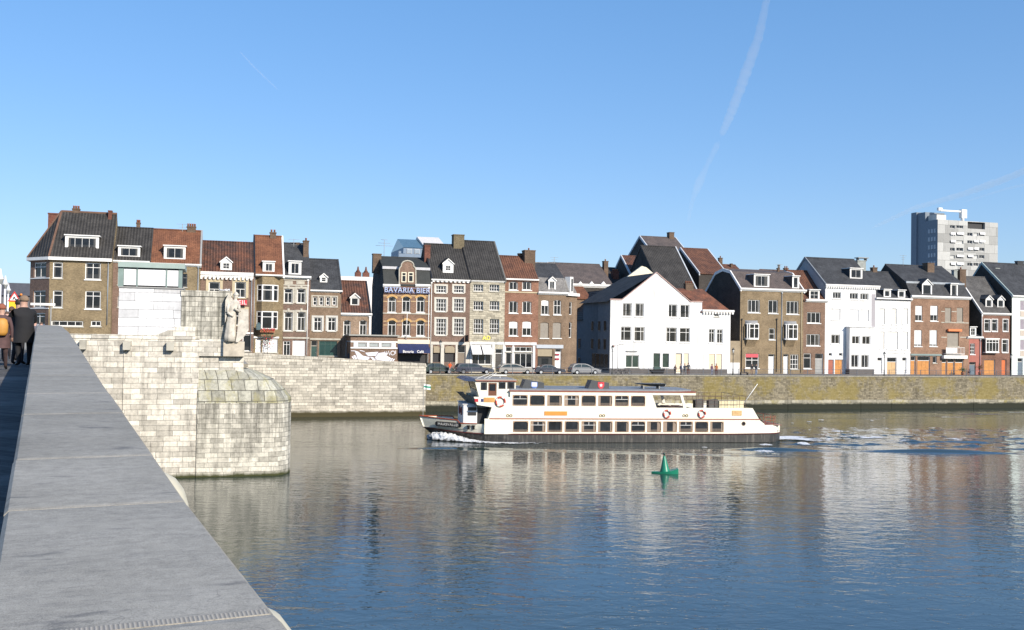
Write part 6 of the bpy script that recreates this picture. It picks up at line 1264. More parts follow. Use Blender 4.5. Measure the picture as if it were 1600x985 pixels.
MB().box(wx0 + .4, wx1 - .2, yw0 + .5, yw1 - .5, wz, wz + 1).build('console', DARK, wh_)
# raked breastwork in front of the wheelhouse, its shade put into the colour
a, b_ = BP(710, 616, 5.2)[0], x740; MB().face([(b_ - .3, .12, z620 + .1), (a, 3.0, z620 + .3), (a, 4.1, z620 + .3), (b_ - .3, 2 * C_ - .12, z620 + .1), (x740 + .6, 2 * C_ - .12, z637b - .05), (a + 1.6, 4.1, z637b - .2), (a + 1.6, 3.0, z637b - .2), (x740 + .6, .12, z637b - .05)]).build('breastwork', plain('breastwork_shade', (.10, .12, .11), .6, .1), boat)
# fore deckhouse with two round emblems
fx0, fx1 = BP(724, 650, 1.)[0], BP(745.5, 650, 1.)[0]; fz = BP(735, 632.5, 1.)[1]; fh = empty('fore_deckhouse', (0, 0, 0)); fh.parent = boat
MB().box(fx0, fx1, 1., 2 * C_ - 1., z663 - .55, fz).box(fx0 - .1, fx1, .9, 2 * C_ - .9, fz, fz + .07).build('walls', PLW, fh)
ro_ = MB(); [ro_.torus((fx0 - .02, y, fz - .75), (1, 0, 0), .36, .09, 20, 6) for y in (2.6, 4.3)]; ro_.build('round_emblems', plain('dark_red_rings', (.16, .03, .03), .6, .1), fh)
v_ = MB(); 
for z in (fz - .45, fz - .95): v_.box(fx0 + .45, fx1 - .1, .95, .998, z - .14, z + .2)
v_.build('louvres', DARK, fh); MB().box(fx1 + .01, x768 - .3, 1.2, 2 * C_ - 1.2, z663 - .54, z637b - .01).build('stairwell', DARK, boat)
bl_ = MB(); [bl_.lathe((fx0 + .5 + i * .5, .6, z663 - .55), [(.13, 0), (.13, .3), (.2, .32), (.2, .4), (.05, .42)], 10) for i in range(2)]; bl_.build('bollard', BLACK, boat)
# flag panel, sign boards, portholes
x_ = lambda p, q_=640, y=-.02: BP(p, q_, y)[0]
fp_ = MB(); zf = BP(748, 626)[1]; fp_.box(x_(741.5), x_(747), -.03, -.004, zf - .14, zf + .16, 0).box(x_(747.1), x_(751), -.03, -.004, zf - .14, zf + .16, 1).box(x_(751.1), x_(755), -.03, -.004, zf - .14, zf + .16, 2); fp_.build('flag_panel', [plain('flag_red', (.5, .02, .03)), WHITE, plain('flag_navy', (.03, .03, .12))], boat)
orm = plain('orange_board', (.70, .28, .05), .5, .06); wbd = plain('worn_wood_board', (.62, .40, .18), .6, .25, 3)
def board(r, m_, nm='sign_board'): q_ = bf.R(r); return MB().box(q_[0], q_[1], -.05, -.004, q_[2], q_[3]).build(nm, m_, boat)
board((850.6, 643, 886, 649.3), orm); board((756, 621.5, 773, 628.5), plain('amber_board', (.62, .32, .10), .5, .2)); board((1143.8, 641.8, 1158.8, 649.6), wbd)
for px in (796, 941, 1071):
    p = BP(px, 649.7, -.03); v_ = MB(); [v_.torus((p[0] + d, -.03, p[1]), (0, 1, 0), .12, .035, 12, 6) for d in (-.16, .16)]; v_.build('fairlead', plain('brass', (.30, .22, .10), .4, .1, metal=.5), boat)
p = BP(1162, 662.3, -.02); MB().torus((p[0], -.01, p[1]), (0, 1, 0), .19, .04, 14, 6).lathe((0, 0, 0), [(.001, 0), (.001, .001)], 3).build('porthole', plain('bronze', (.15, .08, .05)), boat); MB().tube((p[0], -.012, p[1]), (p[0], .01, p[1]), .17, n=14).build('porthole_pane', GLASSD, boat)
for px, py, r, nm in ((1042.4, 647, .36, 'lower of the open deck, left one'), (1097, 647, .36, 'below the open stern deck, right one'), (782, 628, .46, 'larger one beside the wheelhouse')):
    p = BP(px, py, -.1); e = empty('lifebuoy', (0, 0, 0), 0, label='red-banded white lifebuoy hung on the cream boat side, ' + {'lower of the open deck, left one': 'under the open upper-deck window', 'below the open stern deck, right one': 'nearest the stern', 'larger one beside the wheelhouse': 'the large one just below the wheelhouse'}[nm], cat='lifebuoy', group='lifebuoys on the passenger boat')
    e.matrix_basis = boat.matrix_basis @ Matrix.Translation((p[0], -.1, p[1])); mm = MB().torus((0, 0, 0), (0, 1, 0), r, .085, 24, 8); mm.m = [1 if (i // 8) % 6 < 4 else 0 for i in range(len(mm.f))]; mm.build('ring', [WHITE, plain('buoy_red', (.5, .06, .04), .5, .1)], e)
# funnels with shields
for k, (a, b_, c, d, lab) in enumerate(((815.5, 850, 821, 593.5, 'w'), (919, 951.7, 924.5, 594.5, 'r'))):
    zb = z612 + .24; xa, xb_, xt = BP(a, 609, 1.6)[0], BP(b_, 609, 1.6)[0], BP(c, d, 1.6)[0]; ztl, ztr = BP(c, d, 1.6)[1], BP(b_, 598.5, 1.6)[1]
    fu = MB().prism([(xa, zb), (xb_, zb), (xb_, ztr), (xt, ztl)], 1.6, 3.4).build('funnel', plain('dark_funnel', (.055, .06, .065), .5, .15), boat)
    cx_, cz_ = BP(834.8 if k == 0 else 939, 602.3, 1.6); s = .34; shd = [(cx_ - s, cz_ + s), (cx_ - s, cz_ - s * .3), (cx_ - s * .5, cz_ - s * .95), (cx_, cz_ - s * 1.1), (cx_ + s * .5, cz_ - s * .95), (cx_ + s, cz_ - s * .3), (cx_ + s, cz_ + s)]
    mm = MB().prism(shd, 1.57, 1.597, 0)
    if k == 0: mm.prism([(cx_ + (x - cx_) * .8, cz_ + (z - cz_) * .85 - (.02 if z < cz_ else .0)) for x, z in shd], 1.555, 1.568, 1).prism([(cx_ - s * .8, cz_ - s * .35), (cx_ - s * .4, cz_ - s * .8), (cx_, cz_ - s * .93), (cx_ + s * .4, cz_ - s * .8), (cx_ + s * .8, cz_ - s * .35)], 1.54, 1.553, 0)
    else:
        st5 = [(cx_ + s * (.62 if i % 2 == 0 else .27) * sin(pi * i / 5), cz_ + s * (.62 if i % 2 == 0 else .27) * cos(pi * i / 5)) for i in range(10)]
        mm.prism(st5, 1.555, 1.568, 1)
    mm.build('shield', [plain('shield_blue', (.10, .18, .45)) if k == 0 else plain('shield_red', (.55, .04, .05)), WHITE], fu)
# dark tender on the roof
ta, tb_ = BP(993, 604, 2)[0], BP(1040.5, 604, 2)[0]; tz = z612 + .45; tz1 = BP(1010, 599.5, 2)[1]; td = empty('tender', (0, 0, 0), 0, label='small dark dinghy stowed on the roof of the passenger boat', cat='dinghy'); td.matrix_basis = boat.matrix_basis.copy()
rg = []
for i in range(9):
    t = i / 8; x = ta + (tb_ - ta) * t; w = .75 * min(1, .18 + 1.5 * t ** .6) * (1 if t < .9 else .9); zk = tz + .35 * (1 - t) ** 2; rg.append([(x, 2.7 - w, tz1), (x, 2.7 - w * .85, (tz1 + zk) / 2), (x, 2.7, zk), (x, 2.7 + w * .85, (tz1 + zk) / 2), (x, 2.7 + w, tz1)])
MB().rings(rg, closed=False, caps=False).face([p for p in rg[-1]]).face([r[0] for r in rg] + [r[4] for r in reversed(rg)]).build('hull', plain('tender_black', (.03, .035, .04), .35, .1), td); MB().box(tb_ - .04, tb_ + .05, 2.1, 3.3, tz + .1, tz1 - .02).build('transom', GREYT, td)
MB().box(ta + .9, ta + 1., 2.2, 3.2, z612 + .2, tz + .12).box(tb_ - .7, tb_ - .6, 2.2, 3.2, z612 + .2, tz + .1).build('cradle', GREYT, td)
# stern deck furniture and rails
def L2(px, py, y=.3): q_ = BP(px, py, y); return (q_[0], y, q_[1])
rl = MB(); rz0, rz1 = z637, BP(1120, 619, .1)[1]
xA, xB = BP(1088, 628, .1)[0], BP(1165, 628, .1)[0]
for yy in (.1, 2 * C_ - .1):
    for f_ in (1, .62, .3): rl.tube((xA, yy, rz0 + (rz1 - rz0) * f_), (xB, yy, rz0 + (rz1 - rz0) * f_), .022, n=5)
    for i in range(9): x = xA + (xB - xA) * i / 8; rl.tube((x, yy, rz0 - .02), (x, yy, rz1), .022, n=5)
rl.tube((xB, .1, rz1), (xB, 2 * C_ - .1, rz1), .022, n=5); rl.build('stern_railing', plain('brown_rail', (.12, .07, .05), .5, .2), boat)
r = bf.R((1124, 626.5, 1162, 637.5), 1.); MB().box(r[0], r[1], 1., 2.4, z637 - .9, r[3]).build('deck_locker', plain('yellow_cream', (.75, .66, .42)), boat)
for a, b_ in ((1086.5, 1099.5), (1108, 1122)): r = bf.R((a, 624.5, b_, 637), .8); MB().prism([(r[0], z637 - .4), (r[1], z637 - .4), (r[1], r[3]), (r[0], r[3] - .08)], .8, 1.6).build('seat_back', plain('dark_slats', (.08, .075, .07), .6, .2), boat)
mr_ = MB(); 
for i in range(4): x = x1016 + .5 + i * 1.2; mr_.box(x, x + .9, 1.2, 5.8, z637 - .5, z637 - .12)
mr_.build('deck_benches', plain('bench_brown', (.12, .06, .04), .6, .2), boat)
u_, v_ = BP(1167, 620, 3), BP(1187, 600.5, 3); MB().tube((u_[0], C_, u_[1] - .6), (v_[0], C_, v_[1]), .05, .035).build('ensign_staff', WHITE, boat)
sr = MB(); pts = [(xst + .4, .5), (xend - 1.2, .7), (xend - .45, 2.), (xend - .3, C_), (xend - .45, 2 * C_ - 2), (xend - 1.2, 2 * C_ - .7), (xst + .4, 2 * C_ - .5)]; zt = BP(1205, 664.5)[1]
for z in (zt + .45, zt + .8): sr.path([(x, y, z) for x, y in pts], .025)
for x, y in pts: sr.tube((x, y, zt - .3), (x, y, zt + .82), .025)
sr.build('stern_rail', BRU, boat); MB().box(xst + .05, xend - .4, .3, 2 * C_ - .3, zt - .05, zt - .01).build('stern_deck', plain('rust_deck', (.28, .10, .06), .7, .2), boat)
# bow flagstaff with small flag
p = BP(661, 647, C_); q_ = BP(662, 600, C_); fs = empty('bow_flag', (0, 0, 0), 0, label='small green and white flag on the bow staff of the passenger boat', cat='flag'); fs.matrix_basis = boat.matrix_basis.copy()
MB().tube((p[0], C_, p[1] - .2), (q_[0], C_, q_[1]), .03, .02, 6).build('staff', GREYT, fs)
fl = MB(); n = 10; fw, fh_ = .75, .55
for i in range(n):
    for j, mi in ((0, 1), (1, 0), (2, 1)):
        xa, xb_ = q_[0] + fw * i / n, q_[0] + fw * (i + 1) / n; ya, yb3 = C_ + .07 * sin(i * .9), C_ + .07 * sin((i + 1) * .9); za, zb = q_[1] - fh_ * j / 3 - .01 * i, q_[1] - fh_ * (j + 1) / 3 - .01 * i
        fl.face([(xa, ya, zb), (xb_, yb3, zb - .01), (xb_, yb3, za - .01), (xa, ya, za)], mi)
fl.build('cloth', [plain('flag_green', (.03, .30, .20)), WHITE], fs)
# ---------------------------------------------------------------- foam
from mathutils import noise as mno
def foam_mat(name, thr, soft, scale, st=(1, 1, 1)):
    m, N, L, B = nodemat(name); v = coords(N, L, 'Object', st); n1 = noise(N, L, v, scale, 7, .72); n2 = noise(N, L, v, scale * 6, 4, .7)
    at = nd(N, 'ShaderNodeAttribute', attribute_name='edge'); f = math2(N, L, 'MULTIPLY', n1, at.outputs['Fac'])
    L.new(ramp(N, L, f, [(thr, (0,) * 3), (thr + soft, (1,) * 3)]), B.inputs['Alpha'])
    L.new(ramp(N, L, n2, [(.3, (.52, .54, .56)), (.6, (.85, .86, .87))]), B.inputs['Base Color']); B.inputs['Roughness'].default_value = .6; bump(N, L, n2, B, .8, .06); return m
def foam_patch(name, label, W_, u0, u1, hw, hgt, mat, edgef, nu=80, nv=14, jit=.12):
    """sheet between u0..u1 along the hull; W_(u, v) -> world xy; hgt(u, v) -> height above the water; edgef 0..1"""
    m = MB(); vals = []
    for i in range(nu + 1):
        for j in range(nv + 1):
            u = u0 + (u1 - u0) * i / nu; v = -1 + 2 * j / nv; x, y = W_(u, v); e = max(0, edgef(u, v)); z = wh(x, y) + .03 + max(0, hgt(u, v)) * (1 + random.uniform(-1, 1) * jit * 2.2)
            m.v.append((x + random.uniform(-.06, .06), y + random.uniform(-.06, .06), z)); vals.append(e)
    for i in range(nu):
        for j in range(nv): b = i * (nv + 1) + j; m.f.append((b, b + 1, b + nv + 2, b + nv + 1)); m.m.append(0); m.sm.append(True)
    o = m.build(name, mat); a = o.data.attributes.new('edge', 'FLOAT', 'POINT'); a.data.foreach_set('value', vals); return tag(o, label, None, None, 'stuff')
FM1 = foam_mat('bow_foam', .22, .12, 1.6); FM2 = foam_mat('wake_foam', .385, .08, 1.1, (.5, 1.1, 1)); FM3 = foam_mat('wake_foam_fine', .47, .06, 1.3, (.35, 1.5, 1))
def hullxy(x, y): v = bf.W(x, y, 0); return v.x, v.y
def near(u, v):      # u metres aft of the bow; v across, away from the hull side
    x = x0b + u; yh = C_ - half(x - .8) * (.6 + .4 * min(1, u / 7)); return hullxy(x, yh + .15 - (v + 1) * .5 * (1.0 + u * .07))
foam_patch('bow_foam', 'white foam thrown up along the near side of the boat bow', near, .9, 18, 1, lambda u, v: (.62 * math.exp(-((u - 2.3) / 2.4) ** 2) + .16 * math.exp(-u / 9)) * (1 - ((v + .25) / 1.1) ** 2), FM1, lambda u, v: min(1, (1.05 - (u - 2) / 17)) * (1 - max(0, v) ** 2 * .8) * (1.0 if u > 1.3 else .5), nu=150, nv=16)
def farw(u, v): x = x0b + u; yh = C_ + half(x - .8) * .8; return hullxy(x, yh - .15 + (v + 1) * .5 * 1.4)
foam_patch('bow_foam', 'white foam on the far side of the boat bow', farw, .9, 9, 1, lambda u, v: .5 * math.exp(-((u - 2.3) / 2.2) ** 2) * (1 - v * v), FM1, lambda u, v: 1 - (u / 9) ** 2, nu=50, nv=8)
def astern(u, v): x = xend - .8 + u; return hullxy(x, C_ - 1.5 * (u / 40) + v * (3.2 + u * .2))
foam_patch('wake_foam', 'churned white wake streaks trailing behind the boat stern to the right', astern, 0, 62, 1, lambda u, v: .10 * math.exp(-u / 6), FM2, lambda u, v: (1 - abs(v) ** 3) * max(.0, 1.08 - u / 120) * min(1.25, max(0, .62 + .9 * mno.noise(Vector((u * .16, v * 1.6, 3.)))  + .45 * math.exp(-u / 5))), nu=200, nv=30)
for i, (px, py, L_, w_) in enumerate(((1194, 707.5, 1.5, .35), (1197, 697, 1.0, .3), (1256, 696.5, 1.0, .3), (1308, 676, 1.1, .35), (1264, 660.5, .6, .2), (1283, 657.5, .7, .2), (1362, 658, .35, .14), (1238, 662, .3, .12), (1265, 673, .3, .12), (1382, 654.5, .2, .1), (1100, 700, .5, .1))):
    p = at_z(px, py, 0); foam_patch('foam_patch', 'small bright patch of foam on the water behind the boat', (lambda u, v, p=p, w_=w_: (p.x + u, p.y + v * w_ * 3)), -L_, L_, 1, lambda u, v, L_=L_, w_=w_: w_ * .5 * (1 - (u / L_) ** 2) * (1 - v * v), foam_mat('bright_foam%d' % i, .30, .06, 2.6, (.9, 2.2, 1)), lambda u, v, L_=L_: (1 - (u / L_) ** 2) * (1 - v * v), nu=20, nv=8)

# ---------------------------------------------------------------- buoy
bp_ = at_z(1039, 739.5, 0); by = empty('navigation_buoy', (bp_.x, bp_.y, wh(bp_.x, bp_.y)), radians(-4), label='green conical navigation buoy on a boat-shaped float, alone in the river', cat='buoy')
by.scale = (.84, .84, .8)
GB = plain('buoy_green', (.015, .22, .13), .35, .12, 2); r_ = []
for i in range(11):
    t = i / 10; x = -1.28 + 2.5 * t; w = .62 * sin(pi * min(1, t * .62 + .02)) ** .7; zt = .14 + .38 * max(0, t - .45) ** 1.2 / .5; r_.append([(x, -w, zt), (x, -w * .9, -.12), (x, w * .9, -.12), (x, w, zt)])
fl = MB().rings(r_, smooth=False); fl.build('float', GB, by)
ct = MB().lathe((0, 0, 0), [(.5, .05), (.47, .22), (.36, .6), (.24, 1.15), (.13, 1.6), (.09, 1.72), (.02, 1.75)], 20); ct.xform(Matrix.Rotation(radians(-3), 4, 'Y')); ct.build('cone', GB, by)
tp = MB().lathe((-.09, 0, 1.72), [(.05, 0), (.05, .1), (.11, .12), (.11, .26), (.03, .32)], 12); tp.build('topmark', plain('buoy_dark', (.03, .06, .05)), by)
MB().torus((.9, 0, .5), (0, 1, 0), .09, .02, 10, 5).tube((.9, 0, .36), (.9, 0, .44), .02).build('lifting_eye', GREYT, by)

# ---------------------------------------------------------------- street lamps
lamp_m = plain('lamp_iron', (.035, .04, .04), .5, .2)
def lamp(px, base_py, top_py, label, y=.75):
    x = QF.P(px, 560, y)[0]; zt = QF.P(px, top_py, y)[1]; hh = zt - 5.2
    e = empty('street_lamp', QF.W(x, y, 5.2), TH, label=label, cat='street lamp', group='old style street lamps on the quay')
    MB().lathe((0, 0, 0), [(.16, 0), (.16, .12), (.1, .3), (.09, .9), (.06, 1.0), (.05, hh - 1.05), (.07, hh - 1.0), (.05, hh - .9)], 10).build('post', lamp_m, e)
    MB().lathe((0, 0, hh - .9), [(.09, 0), (.20, .5), (.20, .52)], 6).build('lantern_glass', plain('lamp_glass', (.75, .75, .72), .2, .05), e)
    MB().lathe((0, 0, hh - .38), [(.27, 0), (.14, .18), (.05, .25), (.03, .38)], 6).build('lantern_cap', lamp_m, e)
    MB().tube((-.3, 0, hh - 1.05), (.3, 0, hh - 1.05), .02).build('ladder_bar', lamp_m, e); return e
lamp(688, 583, 531, 'old style street lamp on the quay before the beer cafe, beside the green hatchback'); lamp(957, 586, 539, 'old style street lamp at the alley, beside the parked bicycles'); lamp(1145.5, 586, 543, 'old style street lamp at the right corner of the white gabled house'); lamp(1381.8, 588, 549, 'old style street lamp in front of the white house with closed shutters'); lamp(1580, 588, 552, 'old style street lamp near the right edge, in front of the pale house')
x = QF.P(965, 560, 1.2)[0]; zt = QF.P(965, 539, 1.2)[1] - 5.2; e = empty('street_light', QF.W(x, 1.2, 5.2), TH, label='slim modern twin-arm street light in front of the white gabled house', cat='street light'); MB().lathe((0, 0, 0), [(.09, 0), (.05, 1.2), (.04, zt)], 8).build('post', GREYT, e); MB().tube((-.7, 0, zt - .15), (0, 0, zt - .1), .03).tube((0, 0, zt - .05), (.6, 0, zt), .03).build('arms', GREYT, e); MB().box(.2, .95, -.09, .09, zt - .04, zt + .06).build('lamp_head', plain('lamp_head_grey', (.25, .24, .22)), e); 
e2 = MB().lathe((-.75, 0, zt - .32), [(.28, 0), (.12, .18), (.03, .28)], 8); e2.build('lamp_bell', plain('rust_bell', (.3, .12, .08)), e)

# ---------------------------------------------------------------- cars
def car(px0, px1, kind, col, label, y=2.2, flip=False, base=5.2, fr=None, hgt=None, wid=1.72):
    fr = fr or QF; x0, x1 = fr.P(px0, 578, y)[0], fr.P(px1, 578, y)[0]; L_ = x1 - x0; paint = plain(label[:14], col, .38, .04, 1, spec=.6, bumps=0)
    e = empty('parked_car', fr.W(x0, y, base), TH, label=label, cat='car', group='cars parked along the quay'); H = hgt or {'estate': 1.5, 'hatch': 1.5, 'sedan': 1.42, 'mpv': 1.6}[kind]
    # profiles as fractions of length (front at +x): lower body outline and greenhouse
    lo = {'estate': [(0, .5), (.01, .95), (.03, 1.0), (.70, .96), (.93, .82), (.985, .68), (1, .45)], 'hatch': [(0, .5), (.015, .95), (.04, 1.02), (.70, .98), (.92, .82), (.98, .66), (1, .42)], 'sedan': [(0, .5), (.01, .82), (.04, .92), (.17, .94), (.70, .92), (.93, .78), (.985, .64), (1, .42)], 'mpv': [(0, .5), (.015, .98), (.04, 1.05), (.74, 1.0), (.93, .82), (.985, .64), (1, .42)]}[kind]
    gh = {'estate': [(.02, 1.0), (.07, H - .06), (.14, H), (.50, H), (.58, H - .08), (.71, .97)], 'hatch': [(.03, 1.0), (.10, H - .12), (.2, H), (.48, H), (.57, H - .1), (.74, .97)], 'sedan': [(.15, .94), (.26, H - .08), (.34, H), (.50, H), (.57, H - .08), (.70, .93)], 'mpv': [(.03, 1.04), (.09, H - .15), (.2, H), (.46, H), (.56, H - .1), (.77, 1.0)]}[kind]
    wr = .31; wx = (.19 * L_, .80 * L_); sill = .24; out = [(L_, .32), (L_ - .03, .24)]
    def arch(cx): return [(cx + (wr + .06) * cos(t), .31 + (wr + .06) * sin(t)) for t in [pi * i / 8 for i in range(9)]]
    bot = [(L_ - .02, .26)] + [(p[0], max(.24, p[1])) for p in arch(wx[1])] + [(p[0], max(.24, p[1])) for p in arch(wx[0])] + [(.02, .28)]
    poly = [(a * L_, b_) for a, b_ in lo] + bot
    def sec(poly, ys): return [[(x, yy, z) for x, z in poly] for yy in ys]
    m = MB(); hw = wid / 2
    m.rings([[(x + (0.05 if x < L_ / 2 else -.05) * k2, yy, z) for x, z in poly] for yy, k2 in ((-hw + .03, 1), (-hw, 0), (hw, 0), (hw - .03, 1))], smooth=False)
    m.v = [(x, y_ + hw, z) for x, y_, z in m.v]; m.build('body', paint, e)
    g = MB(); gp = [(a * L_, b_) for a, b_ in gh]; ins = .05; tum = .05
    lowr = [(p[0], 0.04, p[1]) for p in gp]; n = len(gp)
    def yy(z): return .04 + tum * max(0, z - .95) / (H - .95)
    s0 = [(x, yy(z), z) for x, z in gp]; s1 = [(x, wid - yy(z), z) for x, z in gp]
    for i in range(n - 1): g.face([s0[i], s0[i + 1], s1[i + 1], s1[i]])
    g.face(s0[::-1]); g.face(s1); g.build('cabin', paint, e)
    gl = MB(); c0 = sum(p[0] for p in gp) / n; zc0 = .98
    def inset(x, z, k=.86): return (c0 + (x - c0) * k, z if z < 1.1 else z - .10)
    gi = [inset(*p) for p in gp]; zb = max(.99, min(p[1] for p in gi) + .06); gi = [(x, max(zb, z)) for x, z in gi]
    pil = c0 - .02 * L_
    for a, b_ in ((0, pil - .04), (pil + .04, 99)):
        pp = [p for p in gi if a <= p[0] <= b_]
        top = max(p[1] for p in gi)
        if a == 0: pp = [p for p in gi if p[0] < b_] + [(b_, top), (b_, zb)]
        else: pp = [(a, zb), (a, top)] + [p for p in gi if p[0] > a]
        for sgn in (0, 1):
            gl.face([(x, (yy(z) - .012) if sgn == 0 else wid - yy(z) + .012, z) for x, z in pp])
    fa, fb = s0[-1], s0[-2]; f2, f3 = s1[-1], s1[-2]; gl.face([(fa[0] - .06 + .03, .14, fa[2] + .06), (fb[0] + .03, .18, fb[2] - .02), (fb[0] + .03, wid - .18, fb[2] - .02), (fa[0] - .03, wid - .14, fa[2] + .06)])
    ra, rb = s0[0], s0[1]; gl.face([(ra[0] - .012, .16, ra[2] + .08), (rb[0] - .015, .24, rb[2] - .03), (rb[0] - .015, wid - .24, rb[2] - .03), (ra[0] - .012, wid - .16, ra[2] + .08)]); gl.build('windows', glass('car_glass', (.02, .03, .035), (.3, .3, .3), .1), e)
    for cx in wx:
        for sd in (0, 1):
            ya = (.0, .2) if sd == 0 else (wid - .2, wid); w = MB().lathe((0, 0, 0), [(.02, 0), (wr - .03, 0), (wr, .03), (wr, .17), (wr - .03, .2), (.02, .2)], 20); w.xform(Matrix.Translation((cx, ya[0], .31)) @ Matrix.Rotation(-pi / 2, 4, 'X')); wo_ = w.build('wheel', plain('tyre', (.015, .015, .015), .8, .1), e)
            yo_ = -.012 if sd == 0 else wid + .012; rm = MB().tube((cx, yo_, .31), (cx, (ya[0] + ya[1]) / 2, .31), wr * .66, n=16)
            rm.build('rim', plain('alloy', (.55, .56, .58), .3, .1, metal=.6), wo_)
    for sd in (0, 1): y_ = .05 if sd == 0 else wid - .33; MB().box(L_ - .07, L_ - .005, y_, y_ + .28, .58, .72).build('headlight', plain('headlight_glass', (.7, .72, .75), .1, .05), e); MB().box(.005, .05, y_, y_ + .2, .72, .92).build('tail_light', plain('tail_red', (.35, .02, .02), .2, .1), e)
    MB().box(-.04, .06, .06, wid - .06, .36, .52).box(L_ - .06, L_ + .04, .06, wid - .06, .32, .5).box(.28 * L_, .72 * L_, -.015, .02, .50, .56).build('bumpers', plain('bumper_grey', (.10, .10, .11), .6, .1), e)
    MB().box(.64 * L_, .67 * L_, -.14, .0, .98, 1.09).build('mirror', paint, e)
    MB().box(.0, .01, wid / 2 - .26, wid / 2 + .26, .55, .66).build('number_plate', plain('plate_yellow', (.7, .55, .08)), e)
    if flip:
        pass
    return e
car(664, 711, 'hatch', (.015, .035, .03), 'dark green hatchback half hidden behind the end of the pale ramp wall'); car(713.5, 772, 'estate', (.02, .028, .055), 'navy blue estate car with pale side strip parked behind the bicycles'); car(780, 835.5, 'hatch', (.27, .26, .24), 'silver-beige hatchback parked in front of the red-brick house'); car(836.5, 884, 'sedan', (.02, .026, .045), 'dark blue saloon car between the two silver cars'); car(893, 939.5, 'mpv', (.22, .225, .235), 'silver compact car parked at the mouth of the dark alley')
car(451, 484, 'hatch', (.02, .03, .03), 'dark car of which only the roof shows over the sloping ramp wall', fr=RF, y=2.2, base=6.25, hgt=1.5)

# ---------------------------------------------------------------- bicycles
def bicycle(px, label, fr=QF, y=1.2, rz=0.):
    x = fr.P(px, 580, y)[0]; e = empty('bicycle', fr.W(x, y, 5.2), TH + rz, label=label, cat='bicycle', group='bicycles standing at the quay railing'); fm_ = plain('bike_frame', (.04, .04, .05), .4, .1)
    for cx in (0, 1.05):
        w = MB().torus((cx, 0, .34), (0, 1, 0), .32, .022, 24, 5).build('wheel', plain('tyre', (.015, .015, .015)), e); s = MB()
        for i in range(12): s.tube((cx, 0, .34), (cx + .31 * cos(i * pi / 6), 0, .34 + .31 * sin(i * pi / 6)), .006, n=3)
        s.build('spokes', plain('spoke_steel', (.12, .12, .12), .4, .05), w)
    MB().path([(0, 0, .34), (.42, 0, .30), (.30, 0, .82), (0, 0, .34)], .018).path([(.42, 0, .30), (.86, 0, .78), (.31, 0, .74)], .018).path([(1.05, 0, .34), (.88, 0, .72), (.84, 0, .98)], .018).build('frame', fm_, e)
    MB().path([(.72, -.26, 1.0), (.84, -.12, 1.02), (.84, .12, 1.02), (.72, .26, 1.0)], .014).build('handlebar', fm_, e); MB().box(.17, .42, -.07, .07, .86, .92).build('saddle', BLACK, e); MB().torus((.42, .03, .30), (0, 1, 0), .09, .01, 14, 4).tube((.42, -.12, .22), (.42, .12, .38), .012).build('crank', fm_, e); MB().box(-.25, .22, -.06, .06, .70, .73).build('carrier', fm_, e); return e
bicycle(713, 'black bicycle leaning beside the person in orange'); bicycle(722, 'black bicycle in front of the navy estate car', y=1.0); bicycle(958.5, 'black bicycle beside the lamp post at the alley'); bicycle(967, 'black bicycle at the railing under the modern street light', y=1.1); bicycle(974, 'black bicycle nearest the large ground-floor window of the white house', y=.95)
# boat-like black planter against the white house, terrace things
x = QF.P(1029, 578, 6)[0]; pt = tag(MB().rings([[(x - 1.1 - .2, 6, 5.25 + .55), (x + 1.1, 6, 5.25 + .75), (x + 1.1, 6.9, 5.8), (x - 1.3, 6.9, 5.8)], [(x - .8, 6.1, 5.2), (x + .9, 6.1, 5.2), (x + .9, 6.8, 5.2), (x - .8, 6.8, 5.2)]], smooth=False).box(x - .6, x + .5, 6.2, 6.7, 5.8, 6.25, 1).build('market_tub', [BLACK, GREEN]), 'black boat-shaped tub with green lid standing before the dark plinth of the white house', 'tub'); pt.matrix_basis = Matrix.Translation((0, 0, 0)); pt.matrix_basis = Matrix.Translation(QF.o) @ Matrix.Rotation(TH, 4, 'Z')

# ---------------------------------------------------------------- trees in tubs
def pot_tree(px, fr, y, h_, base, label, name='potted_shrub', leaf=(.05, .09, .03), r=.45, red=0.):
    x = fr.P(px, 580, y)[0]; e = empty(name, fr.W(x, y, base), TH, label=label, cat='potted plant'); MB().lathe((0, 0, 0), [(.22, 0), (.28, .45), (.3, .5), (.26, .5)], 12).build('pot', POT, e)
    MB().tube((0, 0, .4), (.03, 0, h_ * .7), .035, .02).path([(.03, 0, h_ * .6), (.2, .1, h_ * .85)], .012).path([(.03, 0, h_ * .6), (-.2, -.1, h_ * .8)], .012).build('trunk', plain('bark', (.10, .07, .05), .9, .2), e); m = MB()
    for i in range(220):
        a_, b2, c_ = random.gauss(0, r * .5), random.gauss(0, r * .5), random.gauss(h_ * .75, h_ * .14); s = random.uniform(.05, .11); n_ = Vector((random.gauss(0, 1), random.gauss(0, 1), random.gauss(0, 1))).normalized(); u = n_.orthogonal().normalized() * s; w = n_.cross(u).normalized() * s * .6
        p = Vector((a_, b2, c_)); m.face([p - u, p + w, p + u, p - w], 1 if random.random() < red else 0)
    m.build('crown', [plain('shrub_leaf', leaf, .6, .3, 4), plain('red_petals', (.5, .02, .03))], e)
pot_tree(1531, QF, 7.5, 1.9, 5.2, 'bushy potted shrub with reddish leaves between the small red house and the orange garage', red=.3); pot_tree(1504, QF, 7.5, 1.2, 5.2, 'low dark potted shrub right of the three orange garage doors'); pot_tree(417, RF, 5.5, 3.6, 6.9, 'slender potted tree with red blossoms before the white shopfront of the orange-roofed house', name='potted_tree', r=.7, red=.35)

